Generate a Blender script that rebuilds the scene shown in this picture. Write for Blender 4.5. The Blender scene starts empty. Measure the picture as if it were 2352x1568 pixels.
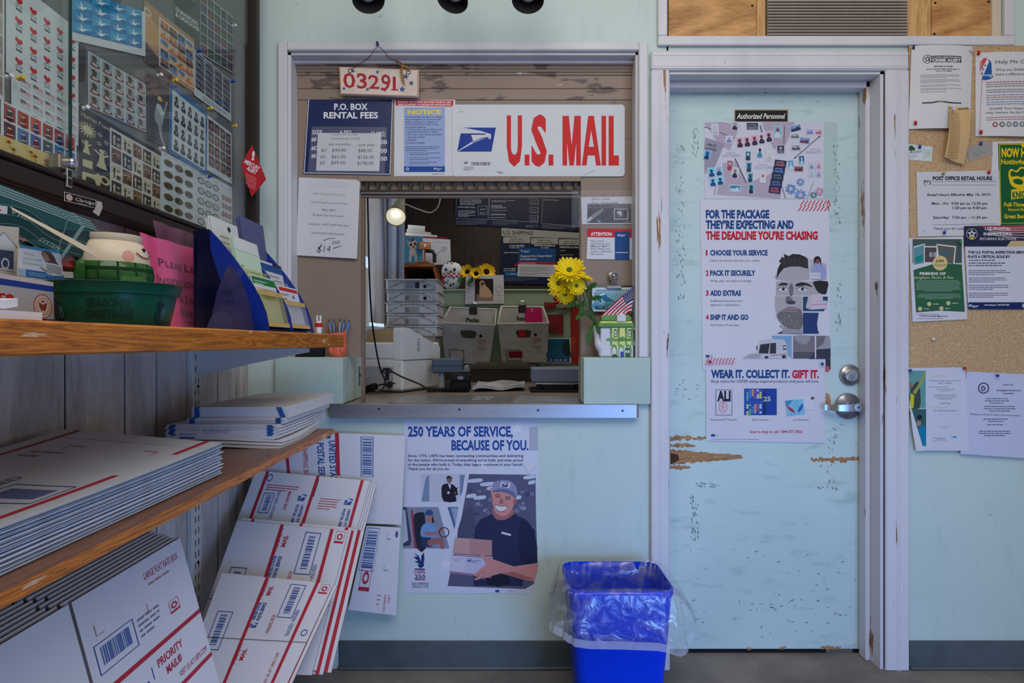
import bpy,bmesh,math,random
from mathutils import Vector,Matrix
from mathutils import noise as mnoise
from mathutils.geometry import tessellate_polygon
R = random.Random(7)
SC = bpy.context.scene
C = SC.collection

# ------------------------------------------------------------------ camera, sky, lamps, exposure
F,CX,CY,CD,CH = 1568.0,1165.0,786.0,2.45,1.17      # focal length in pixels, principal point, distance to the back wall, eye height
cam_data = bpy.data.cameras.new('camera')
cam_data.lens,cam_data.sensor_width = 24.0,36.0
cam_data.shift_x,cam_data.shift_y = 11 / 2352.0,2 / 2352.0
cam_data.clip_start = 0.05
cam = bpy.data.objects.new('camera',cam_data);C.objects.link(cam)
cam.location = (0,-CD,CH);cam.rotation_euler = (math.pi / 2,0,0)
SC.camera = cam
world = bpy.data.worlds.new('world');SC.world = world;world.use_nodes = True
bg = world.node_tree.nodes['Background']
bg.inputs[0].default_value = (1.0,0.98,0.96,1);bg.inputs[1].default_value = 0.33
def area(name,loc,rot,sx,sy,power,col):
    l = bpy.data.lights.new(name,'AREA');l.shape = 'RECTANGLE';l.size,l.size_y = sx,sy;l.energy = power;l.color = col
    o = bpy.data.objects.new(name,l);C.objects.link(o);o.location = loc;o.rotation_euler = rot
    return o
area('lobby_ceiling_light',(0.2,-2.1,2.8),(math.radians(38),0,0),2.6,1.4,38,(1.0,0.955,0.89))
area('entrance_daylight',(1.45,-2.9,0.50),(math.radians(86),0,math.radians(20)),1.3,1.0,15,(0.18,0.42,1.0)).data.spread = math.radians(100)
area('office_window_daylight',(-1.45,1.55,1.75),(0,math.radians(-90),0),1.4,1.0,34,(0.80,0.88,1.0))
area('office_ceiling_light',(0.2,1.2,2.42),(0,0,0),0.9,0.9,9.5,(1.0,0.90,0.78))
SC.view_settings.view_transform = 'Standard';SC.view_settings.look = 'None'
SC.view_settings.exposure = 0.0;SC.view_settings.gamma = 1.0;SC.view_settings.use_curve_mapping = False

# ------------------------------------------------------------------ geometry helpers
def P(px,py,y):
    """World point seen at photo pixel (px, py) on the plane y."""
    d = CD + y
    return Vector(((px - CX) / F * d,y,CH - (py - CY) / F * d))
def PXP(px,py,X):
    """World point seen at photo pixel on the plane x = X."""
    d = X * F / (px - CX)
    return Vector((X,d - CD,CH - (py - CY) / F * d))
def PZ(px,py,z):
    d = (CH - z) * F / (py - CY)
    return Vector(((px - CX) / F * d,d - CD,z))
def lin(c):
    c = c / 255.0
    return c / 12.92 if c <= 0.04045 else ((c + 0.055) / 1.055) ** 2.4
MATS = {}
def M(rgb,rough=0.6,metal=0.0,var=0.0,scale=8.0,stretch=(1,1,1),bump=0.0,spec=0.18,name=None):
    key = (tuple(rgb),rough,metal,var,scale,stretch,bump,spec)
    if key in MATS: return MATS[key]
    m = bpy.data.materials.new(name or 'paint');m.use_nodes = True
    nt = m.node_tree;b = nt.nodes['Principled BSDF']
    col = tuple(lin(c) for c in rgb) + (1,)
    b.inputs['Base Color'].default_value = col
    b.inputs['Roughness'].default_value = rough;b.inputs['Metallic'].default_value = metal
    b.inputs['Specular IOR Level'].default_value = spec
    m.diffuse_color = col
    if var > 0 or bump > 0:
        tc = nt.nodes.new('ShaderNodeTexCoord');mp = nt.nodes.new('ShaderNodeMapping');nz = nt.nodes.new('ShaderNodeTexNoise')
        mp.inputs['Scale'].default_value = stretch
        nz.inputs['Scale'].default_value = scale;nz.inputs['Detail'].default_value = 6
        nt.links.new(tc.outputs['Object'],mp.inputs[0]);nt.links.new(mp.outputs[0],nz.inputs[0])
        if var > 0:
            rp = nt.nodes.new('ShaderNodeValToRGB')
            rp.color_ramp.elements[0].position = 0.3;rp.color_ramp.elements[1].position = 0.7
            rp.color_ramp.elements[0].color = tuple(x * (1 - var) for x in col[:3]) + (1,)
            rp.color_ramp.elements[1].color = tuple(min(1,x * (1 + var)) for x in col[:3]) + (1,)
            nt.links.new(nz.outputs[0],rp.inputs[0]);nt.links.new(rp.outputs[0],b.inputs['Base Color'])
        if bump > 0:
            bp = nt.nodes.new('ShaderNodeBump');bp.inputs['Strength'].default_value = bump;bp.inputs['Distance'].default_value = 0.003
            nt.links.new(nz.outputs[0],bp.inputs['Height']);nt.links.new(bp.outputs[0],b.inputs['Normal'])
    MATS[key] = m
    return m
def film(rgb,alpha,rough=0.15,name='clear_film'):
    """Clear plastic or glass: partly transparent, glossy."""
    key = ('film',tuple(rgb),alpha,rough)
    if key in MATS: return MATS[key]
    m = bpy.data.materials.new(name);m.use_nodes = True;nt = m.node_tree
    out = nt.nodes['Material Output'];b = nt.nodes['Principled BSDF']
    b.inputs['Base Color'].default_value = tuple(lin(c) for c in rgb) + (1,);b.inputs['Roughness'].default_value = rough
    b.inputs['Alpha'].default_value = alpha;b.inputs['Specular IOR Level'].default_value = 0.5
    MATS[key] = m
    return m
def pane_mat(name,tint=(0.93,0.97,0.95),gloss=0.04,edge=0.3):
    m = bpy.data.materials.new(name);m.use_nodes = True;nt = m.node_tree;nt.nodes.clear()
    out = nt.nodes.new('ShaderNodeOutputMaterial');t = nt.nodes.new('ShaderNodeBsdfTransparent');g = nt.nodes.new('ShaderNodeBsdfGlossy')
    lw = nt.nodes.new('ShaderNodeLayerWeight');mx = nt.nodes.new('ShaderNodeMixShader');pw = nt.nodes.new('ShaderNodeMath');ad = nt.nodes.new('ShaderNodeMath')
    pw.operation = 'POWER';pw.inputs[1].default_value = 3.0;ad.operation = 'MULTIPLY_ADD';ad.inputs[1].default_value = edge;ad.inputs[2].default_value = gloss
    lw.inputs[0].default_value = 0.5;t.inputs[0].default_value = (*tint,1);g.inputs['Roughness'].default_value = 0.03
    nt.links.new(lw.outputs['Facing'],pw.inputs[0]);nt.links.new(pw.outputs[0],ad.inputs[0]);nt.links.new(ad.outputs[0],mx.inputs[0])
    nt.links.new(t.outputs[0],mx.inputs[1]);nt.links.new(g.outputs[0],mx.inputs[2]);nt.links.new(mx.outputs[0],out.inputs[0])
    return m

class MB:
    """Collects shapes and links them as one mesh object."""
    def __init__(s): s.v,s.f,s.m,s.mats = [],[],[],[]
    def mi(s,m):
        if m not in s.mats: s.mats.append(m)
        return s.mats.index(m)
    def add(s,vs,fs,m,T=None):
        o = len(s.v);i = s.mi(m)
        s.v.extend([tuple(T @ Vector(v)) for v in vs] if T is not None else [tuple(v) for v in vs])
        s.f.extend([tuple(k + o for k in f) for f in fs]);s.m.extend([i] * len(fs))
        return s
    def box(s,lo,hi,m,c=0.0,T=None):
        x0,y0,z0 = lo;x1,y1,z1 = hi
        c = min(c,0.45 * min(x1 - x0,y1 - y0,z1 - z0))
        if c <= 0:
            vs = [(x,y,z) for x in (x0,x1) for y in (y0,y1) for z in (z0,z1)]
            return s.add(vs,[(0,1,3,2),(4,6,7,5),(0,4,5,1),(2,3,7,6),(0,2,6,4),(1,5,7,3)],m,T)
        vs,id_ = [],{}
        for ix,x in enumerate((x0,x1)):
            for iy,y in enumerate((y0,y1)):
                for iz,z in enumerate((z0,z1)):
                    sx,sy,sz = (1,-1)[ix] * c,(1,-1)[iy] * c,(1,-1)[iz] * c
                    for a,p in enumerate(((x,y + sy,z + sz),(x + sx,y,z + sz),(x + sx,y + sy,z))):
                        id_[ix,iy,iz,a] = len(vs);vs.append(p)
        fs = []
        for k in (0,1):
            fs.append([id_[k,a,b,0] for a,b in ((0,0),(1,0),(1,1),(0,1))])
            fs.append([id_[a,k,b,1] for a,b in ((0,0),(1,0),(1,1),(0,1))])
            fs.append([id_[a,b,k,2] for a,b in ((0,0),(1,0),(1,1),(0,1))])
        for a in (0,1):
            for b in (0,1):
                fs.append([id_[0,a,b,1],id_[1,a,b,1],id_[1,a,b,2],id_[0,a,b,2]])
                fs.append([id_[a,0,b,0],id_[a,1,b,0],id_[a,1,b,2],id_[a,0,b,2]])
                fs.append([id_[a,b,0,0],id_[a,b,1,0],id_[a,b,1,1],id_[a,b,0,1]])
                for d in (0,1): fs.append([id_[a,b,d,0],id_[a,b,d,1],id_[a,b,d,2]])
        return s.add(vs,fs,m,T)
    def tube(s,path,r,m,n=8,caps=True,T=None):
        path = [Vector(p) for p in path];vs,fs = [],[]
        rs = r if isinstance(r,(list,tuple)) else [r] * len(path)
        up = Vector((0,0,1));pu = None
        for i,p in enumerate(path):
            t = (path[min(i + 1,len(path) - 1)] - path[max(i - 1,0)])
            t = t.normalized() if t.length > 1e-9 else Vector((0,0,1))
            if pu is None:
                a = up if abs(t.z) < 0.9 else Vector((1,0,0));u = t.cross(a).normalized()
            else:
                u = (pu - t * pu.dot(t));u = u.normalized() if u.length > 1e-6 else t.orthogonal().normalized()
            pu = u;w = t.cross(u)
            for k in range(n):
                an = 2 * math.pi * k / n;vs.append(p + (u * math.cos(an) + w * math.sin(an)) * rs[i])
        for i in range(len(path) - 1):
            for k in range(n): fs.append((i * n + k,i * n + (k + 1) % n,(i + 1) * n + (k + 1) % n,(i + 1) * n + k))
        if caps: fs.append(tuple(range(n))[::-1]);fs.append(tuple(range((len(path) - 1) * n,len(path) * n)))
        return s.add(vs,fs,m,T)
    def lathe(s,prof,m,n=24,T=None,sx=1.0,sy=1.0,cap0=True,cap1=True,mats=None):
        """prof: [(radius, z)] turned about z."""
        vs = [(r * math.cos(2 * math.pi * k / n) * sx,r * math.sin(2 * math.pi * k / n) * sy,z) for r,z in prof for k in range(n)]
        o = len(s.v)
        for i in range(len(prof) - 1):
            pass
        fs = [(i * n + k,i * n + (k + 1) % n,(i + 1) * n + (k + 1) % n,(i + 1) * n + k) for i in range(len(prof) - 1) for k in range(n)]
        if cap0: fs.append(tuple(range(n))[::-1])
        if cap1: fs.append(tuple(range((len(prof) - 1) * n,len(prof) * n)))
        return s.add(vs,fs,m,T)
    def prism(s,pts,e0,e1,m,T=None):
        """pts 2-D polygon swept between two mappings e0(p), e1(p) -> 3-D."""
        n = len(pts);vs = [e0(p) for p in pts] + [e1(p) for p in pts]
        tri = tessellate_polygon([[Vector((p[0],p[1],0)) for p in pts]])
        fs = [tuple(t) for t in tri] + [tuple(k + n for k in t[::-1]) for t in tri]
        fs += [(i,(i + 1) % n,n + (i + 1) % n,n + i) for i in range(n)]
        return s.add(vs,fs,m,T)
    def ball(s,c,r,m,n=16,T=None,half=False):
        rx,ry,rz = r if isinstance(r,(tuple,list)) else (r,r,r)
        k = n // 2;vs,fs = [],[]
        for i in range(k + 1):
            th = math.pi * i / k * (0.5 if half else 1)
            for j in range(n):
                ph = 2 * math.pi * j / n
                vs.append((c[0] + rx * math.sin(th) * math.cos(ph),c[1] + ry * math.sin(th) * math.sin(ph),c[2] + rz * math.cos(th)))
        for i in range(k):
            for j in range(n): fs.append((i * n + j,(i + 1) * n + j,(i + 1) * n + (j + 1) % n,i * n + (j + 1) % n))
        return s.add(vs,fs,m,T)
    def grid(s,fn,nu,nv,m,T=None):
        vs = [fn(i / nu,j / nv) for j in range(nv + 1) for i in range(nu + 1)]
        fs = [(j * (nu + 1) + i,j * (nu + 1) + i + 1,(j + 1) * (nu + 1) + i + 1,(j + 1) * (nu + 1) + i) for j in range(nv) for i in range(nu)]
        return s.add(vs,fs,m,T)
    def slab(s,fn,nu,nv,th,m,m2=None,T=None):
        """Curved sheet with a thickness along th (vector)."""
        m2 = m2 or m;th = Vector(th)
        a = [Vector(fn(i / nu,j / nv)) for j in range(nv + 1) for i in range(nu + 1)]
        b = [p + th for p in a];n = len(a);w = nu + 1
        fs = [(j * w + i,j * w + i + 1,(j + 1) * w + i + 1,(j + 1) * w + i) for j in range(nv) for i in range(nu)]
        s.add(a,fs,m,T);s.add(b,[f[::-1] for f in fs],m2,T)
        ring = [i for i in range(nu + 1)] + [j * w + nu for j in range(1,nv + 1)] + [nv * w + i for i in range(nu - 1,-1,-1)] + [j * w for j in range(nv - 1,0,-1)]
        k = len(ring)
        s.add([a[i] for i in ring] + [b[i] for i in ring],[(i,(i + 1) % k,k + (i + 1) % k,k + i) for i in range(k)],m2,T)
        return s
    def build(s,name,parent=None,smooth=False,loc=None,rot=None):
        me = bpy.data.meshes.new(name)
        org = Vector(loc) if loc is not None else None
        me.from_pydata([tuple(Vector(v) - org) for v in s.v] if org is not None else s.v,[],s.f)
        for m in s.mats: me.materials.append(m)
        me.polygons.foreach_set('material_index',s.m)
        if smooth: me.polygons.foreach_set('use_smooth',[True] * len(s.f))
        me.validate();me.update()
        o = bpy.data.objects.new(name,me);C.objects.link(o)
        if parent is not None: o.parent = parent
        if org is not None: o.location = org
        if smooth and smooth != 'all':
            bm = bmesh.new();bm.from_mesh(me)
            for e in bm.edges:
                if len(e.link_faces) == 2 and e.calc_face_angle(0) > 0.75: e.smooth = False
            bm.to_mesh(me);bm.free()
        return o
def tag(o,label,cat,group=None,kind=None):
    o['label'] = label;o['category'] = cat
    if group: o['group'] = group
    if kind: o['kind'] = kind
    return o
def thing(name,label,cat,loc=(0,0,0),group=None):
    o = bpy.data.objects.new(name,None);C.objects.link(o);o.location = loc;o.empty_display_size = 0.05
    return tag(o,label,cat,group)
def struct(o):
    o['kind'] = 'structure';return o
def dup(root,loc,rot=None,label=None):
    r = root.copy();C.objects.link(r);r.location = loc
    if rot is not None: r.rotation_euler = rot
    if label: r['label'] = label
    for ch in list(root.children):
        c = ch.copy();C.objects.link(c);c.parent = r
        for g in list(ch.children):
            d = g.copy();C.objects.link(d);d.parent = c
    return r
def TR(loc,rx=0,ry=0,rz=0,s=1.0):
    return Matrix.Translation(Vector(loc)) @ Matrix.Rotation(rz,4,'Z') @ Matrix.Rotation(ry,4,'Y') @ Matrix.Rotation(rx,4,'X') @ Matrix.Scale(s,4)
def spline(pts,n=6,closed=False):
    out = [];k = len(pts)
    rng = range(k) if closed else range(k - 1)
    for i in rng:
        g = (lambda j: pts[j % k]) if closed else (lambda j: pts[max(0,min(k - 1,j))])
        p0,p1,p2,p3 = g(i - 1),g(i),g(i + 1),g(i + 2)
        for q in range(n):
            t = q / n
            out.append(tuple(0.5 * (2 * b + (c - a) * t + (2 * a - 5 * b + 4 * c - d) * t * t + (3 * b - a - 3 * c + d) * t ** 3) for a,b,c,d in zip(p0,p1,p2,p3)))
    if not closed: out.append(tuple(pts[-1]))
    return out

# ------------------------------------------------------------------ lettering
_fc = bpy.data.curves.new('lettering_source','FONT');_fc.fill_mode = 'FRONT';_fc.resolution_u = 2
_fo = bpy.data.objects.new('lettering_source',_fc);C.objects.link(_fo)
_tc = {}
def glyphs(body,bold=0.0,italic=0.0):
    """Flat outline of a line of lettering: cap height 1, origin at the baseline's start."""
    k = (body,bold,italic)
    if k in _tc: return _tc[k]
    _fc.body = body;_fc.offset = bold;_fc.shear = italic
    bpy.context.view_layer.update()
    dg = bpy.context.evaluated_depsgraph_get()
    me = bpy.data.meshes.new_from_object(_fo.evaluated_get(dg),depsgraph=dg)
    cap = 0.729
    vs = [(v.co.x / cap,v.co.y / cap) for v in me.vertices];fs = [tuple(p.vertices) for p in me.polygons]
    bpy.data.meshes.remove(me)
    if vs:
        x0 = min(v[0] for v in vs);vs = [(a - x0,b) for a,b in vs];w = max(v[0] for v in vs)
    else: w = 0.3
    _tc[k] = (vs,fs,w)
    return _tc[k]
BLK,WHT,NAVY,RED,BLUE,GRY = (28,28,32),(226,226,229),(20,40,92),(190,24,38),(24,76,156),(110,112,118)
class Sheet:
    """Paper, card or board with print. Local coordinates u (across), v (down); the print goes into child meshes of the sheet."""
    def __init__(s,O,U,V,w=None,h=None,BR=None,warp=None):
        """O the local origin; U, V world vectors of one local unit. warp(u, v) -> world offset vector."""
        s.O,s.U,s.V = Vector(O),Vector(U),Vector(V);s.N = s.V.cross(s.U).normalized();s.warp = warp
        s.Q = Vector(BR) if BR is not None else None
        s.b = {};s.k = 0;s.cur = 'print';s.step = 0.00001;s.base = 0.0004
        s.cell = None
    @staticmethod
    def wall(y,warp=None):
        """u, v are photo pixels, on the plane y facing the camera's side of the room."""
        q = (CD + y) / F;s = Sheet(P(0,0,y),(q,0,0),(0,0,-q),warp=warp);s.N = Vector((0,-1,0));return s
    @staticmethod
    def quad(TL,TR_,BL,w,h,BR=None,flip=False,warp=None):
        TL,TR_,BL = Vector(TL),Vector(TR_),Vector(BL)
        s = Sheet(TL,(TR_ - TL) / w,(BL - TL) / h,warp=warp)
        if BR is not None: s.Q = (Vector(BR) - TR_ - BL + TL) / (w * h)
        if flip: s.N = -s.N
        return s
    def pt(s,u,v,lift=0.0):
        p = s.O + s.U * u + s.V * v + s.N * lift
        if s.Q is not None: p = p + s.Q * (u * v)
        if s.warp: p = p + Vector(s.warp(u,v))
        return p
    def into(s,name): s.cur = name;return s
    def bucket(s):
        if s.cur not in s.b: s.b[s.cur] = MB()
        return s.b[s.cur]
    def lift(s): s.k += 1;return s.base + s.step * s.k
    def paper(s,u0,v0,u1,v1,rgb=WHT,n=8,name=None,rough=0.55,back=0.0,var=0.02,pts=None,mat=None):
        """The sheet itself, kept in .body."""
        s.body = MB();m = mat or M(rgb,rough,var=var,scale=9)
        if pts: s.body.add([s.pt(*p) for p in pts] + [s.pt(*p,-max(back,0.0004)) for p in pts],
                 [tuple(t) for t in tessellate_polygon([[Vector((p[0],p[1],0)) for p in pts]])] + [tuple(k + len(pts) for k in t) for t in tessellate_polygon([[Vector((p[0],p[1],0)) for p in pts]])] + [(i,(i + 1) % len(pts),len(pts) + (i + 1) % len(pts),len(pts) + i) for i in range(len(pts))],m)
        else: s.body.slab(lambda a,b: s.pt(u0 + (u1 - u0) * a,v0 + (v1 - v0) * b),n,n,s.N * -max(back,0.0003),m)
        return s
    def rect(s,u0,v0,u1,v1,rgb,m=None,rough=0.5):
        l = s.lift();m = m or M(rgb,rough)
        if s.warp:
            c = s.cell or 25.0;nu = max(1,min(24,int(abs(u1 - u0) / c + 0.99)));nv = max(1,min(24,int(abs(v1 - v0) / c + 0.99)))
        else: nu = nv = 1
        s.bucket().grid(lambda a,b: s.pt(u0 + (u1 - u0) * a,v0 + (v1 - v0) * b,l),nu,nv,m);return s
    def poly(s,pts,rgb,smooth=0,rough=0.5,m=None):
        l = s.lift()
        if smooth: pts = spline(pts,smooth,True)
        tri = tessellate_polygon([[Vector((p[0],p[1],0)) for p in pts]])
        s.bucket().add([s.pt(p[0],p[1],l) for p in pts],[tuple(t) for t in tri],m or M(rgb,rough));return s
    def disc(s,u,v,r,rgb,n=18,ry=None):
        ry = ry or r
        return s.poly([(u + r * math.cos(2 * math.pi * k / n),v + ry * math.sin(2 * math.pi * k / n)) for k in range(n)],rgb)
    def ring(s,u,v,r,w,rgb,n=22):
        l = s.lift();vs = []
        for k in range(n):
            a = 2 * math.pi * k / n
            vs += [s.pt(u + r * math.cos(a),v + r * math.sin(a),l),s.pt(u + (r - w) * math.cos(a),v + (r - w) * math.sin(a),l)]
        s.bucket().add(vs,[(2 * k,2 * k + 1,(2 * k + 3) % (2 * n),(2 * k + 2) % (2 * n)) for k in range(n)],M(rgb,0.5));return s
    def star(s,u,v,r,rgb,rot=0.0,inner=0.42):
        return s.poly([(u + (r if k % 2 == 0 else r * inner) * math.sin(rot + math.pi * k / 5),v - (r if k % 2 == 0 else r * inner) * math.cos(rot + math.pi * k / 5)) for k in range(10)],rgb)
    def line(s,pts,w,rgb):
        l = s.lift();vs = []
        pts = [Vector((p[0],p[1])) for p in pts]
        for i,p in enumerate(pts):
            t = (pts[min(i + 1,len(pts) - 1)] - pts[max(0,i - 1)]).normalized();q = Vector((-t.y,t.x)) * w / 2
            vs += [s.pt(p.x + q.x,p.y + q.y,l),s.pt(p.x - q.x,p.y - q.y,l)]
        s.bucket().add(vs,[(2 * i,2 * i + 1,2 * i + 3,2 * i + 2) for i in range(len(pts) - 1)],M(rgb,0.5));return s
    def text(s,body,u,v,h,rgb,w=None,al='l',bold=0.0,it=0.0,rot=0.0,sx=1.0,slope=0.0):
        """Baseline at v, cap height h, starting at u; w fits the line to that width."""
        vs,fs,gw = glyphs(body,bold,it)
        if not vs: return s
        k = w / gw if w else h * sx
        off = {'l': 0,'c': -0.5,'r': -1}[al] * gw * k
        l = s.lift();c,n = math.cos(rot),math.sin(rot)
        out = []
        for x,y in vs:
            a,b = x * k + off,-y * h + slope * x * k
            out.append(s.pt(u + a * c - b * n,v + a * n + b * c,l))
        s.bucket().add(out,fs,M(rgb,0.5));return s
    def greek(s,u0,v,u1,n,dv,rgb,h=None,al='l',seed=1,last=0.6,slope=0.0):
        """Rows of print too small to read: word-length dashes."""
        rr = random.Random(seed * 31 + int(v));h = h or dv * 0.42;mb = s.bucket();l = s.lift();m = M(rgb,0.6)
        for i in range(n):
            wid = (u1 - u0) * (last if i == n - 1 else rr.uniform(0.86,1.0));a = u0 if al == 'l' else (u0 + u1 - wid) / 2;e = a + wid;y = v + i * dv
            while a < e - h:
                ww = min(e - a,h * rr.uniform(1.3,5.5));y1 = y + slope * (a - u0);y2 = y + slope * (a + ww - u0)
                mb.add([s.pt(a,y1,l),s.pt(a + ww,y2,l),s.pt(a + ww,y2 - h,l),s.pt(a,y1 - h,l)],[(0,1,2,3)],m);a += ww + h * 0.75
        return s
    def eagle(s,u,v,w,rgb=(24,62,140),bgc=WHT):
        """Slanted blue emblem with a swept white bird's head; (u, v) its top at the slanted corner's start, w its width."""
        h = w * 0.62;X = lambda a,b: (u + a * w,v + b * h)
        s.poly([X(.14,0),X(1,0),X(.885,1),X(0,1),X(.09,.24),X(.22,.235)],rgb)
        s.poly([X(.02,.0),X(.14,0),X(.60,.13),X(.76,.22),X(.86,.26),X(.88,.34),X(.86,.48),X(.80,.46),X(.79,.40),X(.62,.50),X(.42,.64),X(.03,.99),X(.0,.99),X(.35,.62),X(.62,.42),X(.74,.31),X(.72,.25),X(.58,.24),X(.09,.24),X(.10,.2)],bgc)
        s.poly([X(.36,.30),X(.74,.30),X(.74,.33),X(.60,.42),X(.42,.60)],bgc)
        s.line([X(.40,.63),X(.55,.50),X(.68,.43),X(.82,.40)],w * 0.018,rgb)
        return s
    def bars(s,u0,v0,u1,v1,rgb,n=26,seed=3,vert=False):
        rr = random.Random(seed);mb = s.bucket();l = s.lift();m = M(rgb,0.5);q = [rr.choice((1,1,2,3)) for _ in range(2 * n)];t = float(sum(q));a = 0
        for i,w in enumerate(q):
            if i % 2 == 0:
                if not vert: c = [(u0 + (u1 - u0) * a / t,v0),(u0 + (u1 - u0) * (a + w) / t,v0),(u0 + (u1 - u0) * (a + w) / t,v1),(u0 + (u1 - u0) * a / t,v1)]
                else: c = [(u0,v0 + (v1 - v0) * a / t),(u1,v0 + (v1 - v0) * a / t),(u1,v0 + (v1 - v0) * (a + w) / t),(u0,v0 + (v1 - v0) * (a + w) / t)]
                mb.add([s.pt(*p,l) for p in c],[(0,1,2,3)],m)
            a += w
        return s
    def frame(s,u0,v0,u1,v1,w,rgb):
        s.rect(u0,v0,u1,v0 + w,rgb);s.rect(u0,v1 - w,u1,v1,rgb);s.rect(u0,v0 + w,u0 + w,v1 - w,rgb);return s.rect(u1 - w,v0 + w,u1,v1 - w,rgb)
    def done(s,name,label,cat,group=None,parent=None,centre=True):
        vs = s.body.v;c = Vector((sum(v[0] for v in vs),sum(v[1] for v in vs),sum(v[2] for v in vs))) / len(vs)
        o = s.body.build(name,parent,loc=c,smooth=s.warp is not None)
        if label: tag(o,label,cat,group)
        for k,mb in s.b.items(): mb.build(k,o,loc=None if False else None).location = -c
        return o

# ------------------------------------------------------------------ procedural surface materials
def surf(name,base,rough=0.55,layers=(),bump=0.0,bscale=30,spec=0.4,metal=0.0):
    """layers: (colour, noise scale, stretch xyz, threshold low, threshold high, amount, detail) mixed over the base in turn."""
    m = bpy.data.materials.new(name);m.use_nodes = True;nt = m.node_tree;b = nt.nodes['Principled BSDF']
    L = nt.links.new;N = nt.nodes.new
    tc = N('ShaderNodeTexCoord');b.inputs['Roughness'].default_value = rough;b.inputs['Specular IOR Level'].default_value = spec;b.inputs['Metallic'].default_value = metal
    col = N('ShaderNodeRGB');col.outputs[0].default_value = tuple(lin(c) for c in base) + (1,);last = col.outputs[0]
    for i,(c,sc,st,lo,hi,am,de) in enumerate(layers):
        mp = N('ShaderNodeMapping');mp.inputs['Scale'].default_value = st;mp.inputs['Location'].default_value = (i * 3.7,i * 1.9,i * 2.3);nz = N('ShaderNodeTexNoise')
        nz.inputs['Scale'].default_value = sc;nz.inputs['Detail'].default_value = de;nz.inputs['Roughness'].default_value = 0.6
        mr = N('ShaderNodeMapRange');mr.inputs[1].default_value = lo;mr.inputs[2].default_value = hi;mr.inputs[4].default_value = am
        mx = N('ShaderNodeMix');mx.data_type = 'RGBA';mx.inputs[7].default_value = tuple(lin(k) for k in c) + (1,)
        L(tc.outputs['Object'],mp.inputs[0]);L(mp.outputs[0],nz.inputs[0]);L(nz.outputs[0],mr.inputs[0]);L(mr.outputs[0],mx.inputs[0]);L(last,mx.inputs[6]);last = mx.outputs[2]
    L(last,b.inputs['Base Color'])
    if bump:
        nz = N('ShaderNodeTexNoise');nz.inputs['Scale'].default_value = bscale;nz.inputs['Detail'].default_value = 5
        bp = N('ShaderNodeBump');bp.inputs['Strength'].default_value = bump;bp.inputs['Distance'].default_value = 0.002
        L(tc.outputs['Object'],nz.inputs[0]);L(nz.outputs[0],bp.inputs['Height']);L(bp.outputs[0],b.inputs['Normal'])
    return m
def grain(name,dark,light,axis='X',rings=5.0,stretch=14.0,rough=0.45,scratch=None,spec=0.4):
    """Wood: stretched distorted bands plus fine fibre noise."""
    m = bpy.data.materials.new(name);m.use_nodes = True;nt = m.node_tree;b = nt.nodes['Principled BSDF'];L = nt.links.new;N = nt.nodes.new
    tc = N('ShaderNodeTexCoord');mp = N('ShaderNodeMapping');sc = [stretch] * 3;sc['XYZ'.index(axis)] = 1.0;mp.inputs['Scale'].default_value = sc
    n1 = N('ShaderNodeTexNoise');n1.inputs['Scale'].default_value = rings * 0.35;n1.inputs['Detail'].default_value = 3;n1.inputs['Distortion'].default_value = 1.2
    ml = N('ShaderNodeMath');ml.operation = 'MULTIPLY';ml.inputs[1].default_value = rings * 2.6
    fr = N('ShaderNodeMath');fr.operation = 'PINGPONG';fr.inputs[1].default_value = 1.0
    n2 = N('ShaderNodeTexNoise');n2.inputs['Scale'].default_value = rings * 9;n2.inputs['Detail'].default_value = 5
    ad = N('ShaderNodeMath');ad.operation = 'MULTIPLY_ADD';ad.inputs[1].default_value = 0.55
    rp = N('ShaderNodeValToRGB');rp.color_ramp.elements[0].position = 0.25;rp.color_ramp.elements[1].position = 0.95
    rp.color_ramp.elements[0].color = tuple(lin(c) for c in dark) + (1,);rp.color_ramp.elements[1].color = tuple(lin(c) for c in light) + (1,)
    L(tc.outputs['Object'],mp.inputs[0]);L(mp.outputs[0],n1.inputs[0]);L(mp.outputs[0],n2.inputs[0]);L(n1.outputs[0],ml.inputs[0]);L(ml.outputs[0],fr.inputs[0])
    L(fr.outputs[0],ad.inputs[0]);L(n2.outputs[0],ad.inputs[2]);sb = N('ShaderNodeMath');sb.operation = 'SUBTRACT';sb.inputs[1].default_value = 0.15
    L(ad.outputs[0],sb.inputs[0]);L(sb.outputs[0],rp.inputs[0]);last = rp.outputs[0]
    if scratch:
        mp2 = N('ShaderNodeMapping');s2 = [60.0] * 3;s2['XYZ'.index(axis)] = 9.0;mp2.inputs['Scale'].default_value = s2;n3 = N('ShaderNodeTexNoise');n3.inputs['Scale'].default_value = 1.0;n3.inputs['Detail'].default_value = 4
        mr = N('ShaderNodeMapRange');mr.inputs[1].default_value = 0.68;mr.inputs[2].default_value = 0.72;mx = N('ShaderNodeMix');mx.data_type = 'RGBA';mx.inputs[7].default_value = tuple(lin(c) for c in scratch) + (1,)
        L(tc.outputs['Object'],mp2.inputs[0]);L(mp2.outputs[0],n3.inputs[0]);L(n3.outputs[0],mr.inputs[0]);L(mr.outputs[0],mx.inputs[0]);L(last,mx.inputs[6]);last = mx.outputs[2]
    L(last,b.inputs['Base Color']);b.inputs['Roughness'].default_value = rough;b.inputs['Specular IOR Level'].default_value = spec
    return m
MINT = surf('mint_wall_paint',(190,207,201),0.5,[((178,196,191),1.6,(1,1,1),.4,.65,.6,3),((164,186,180),26,(1,1,.25),.58,.75,.45,5),((72,96,90),42,(.5,1,1),.72,.78,.8,4)],0.12,60)
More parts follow.
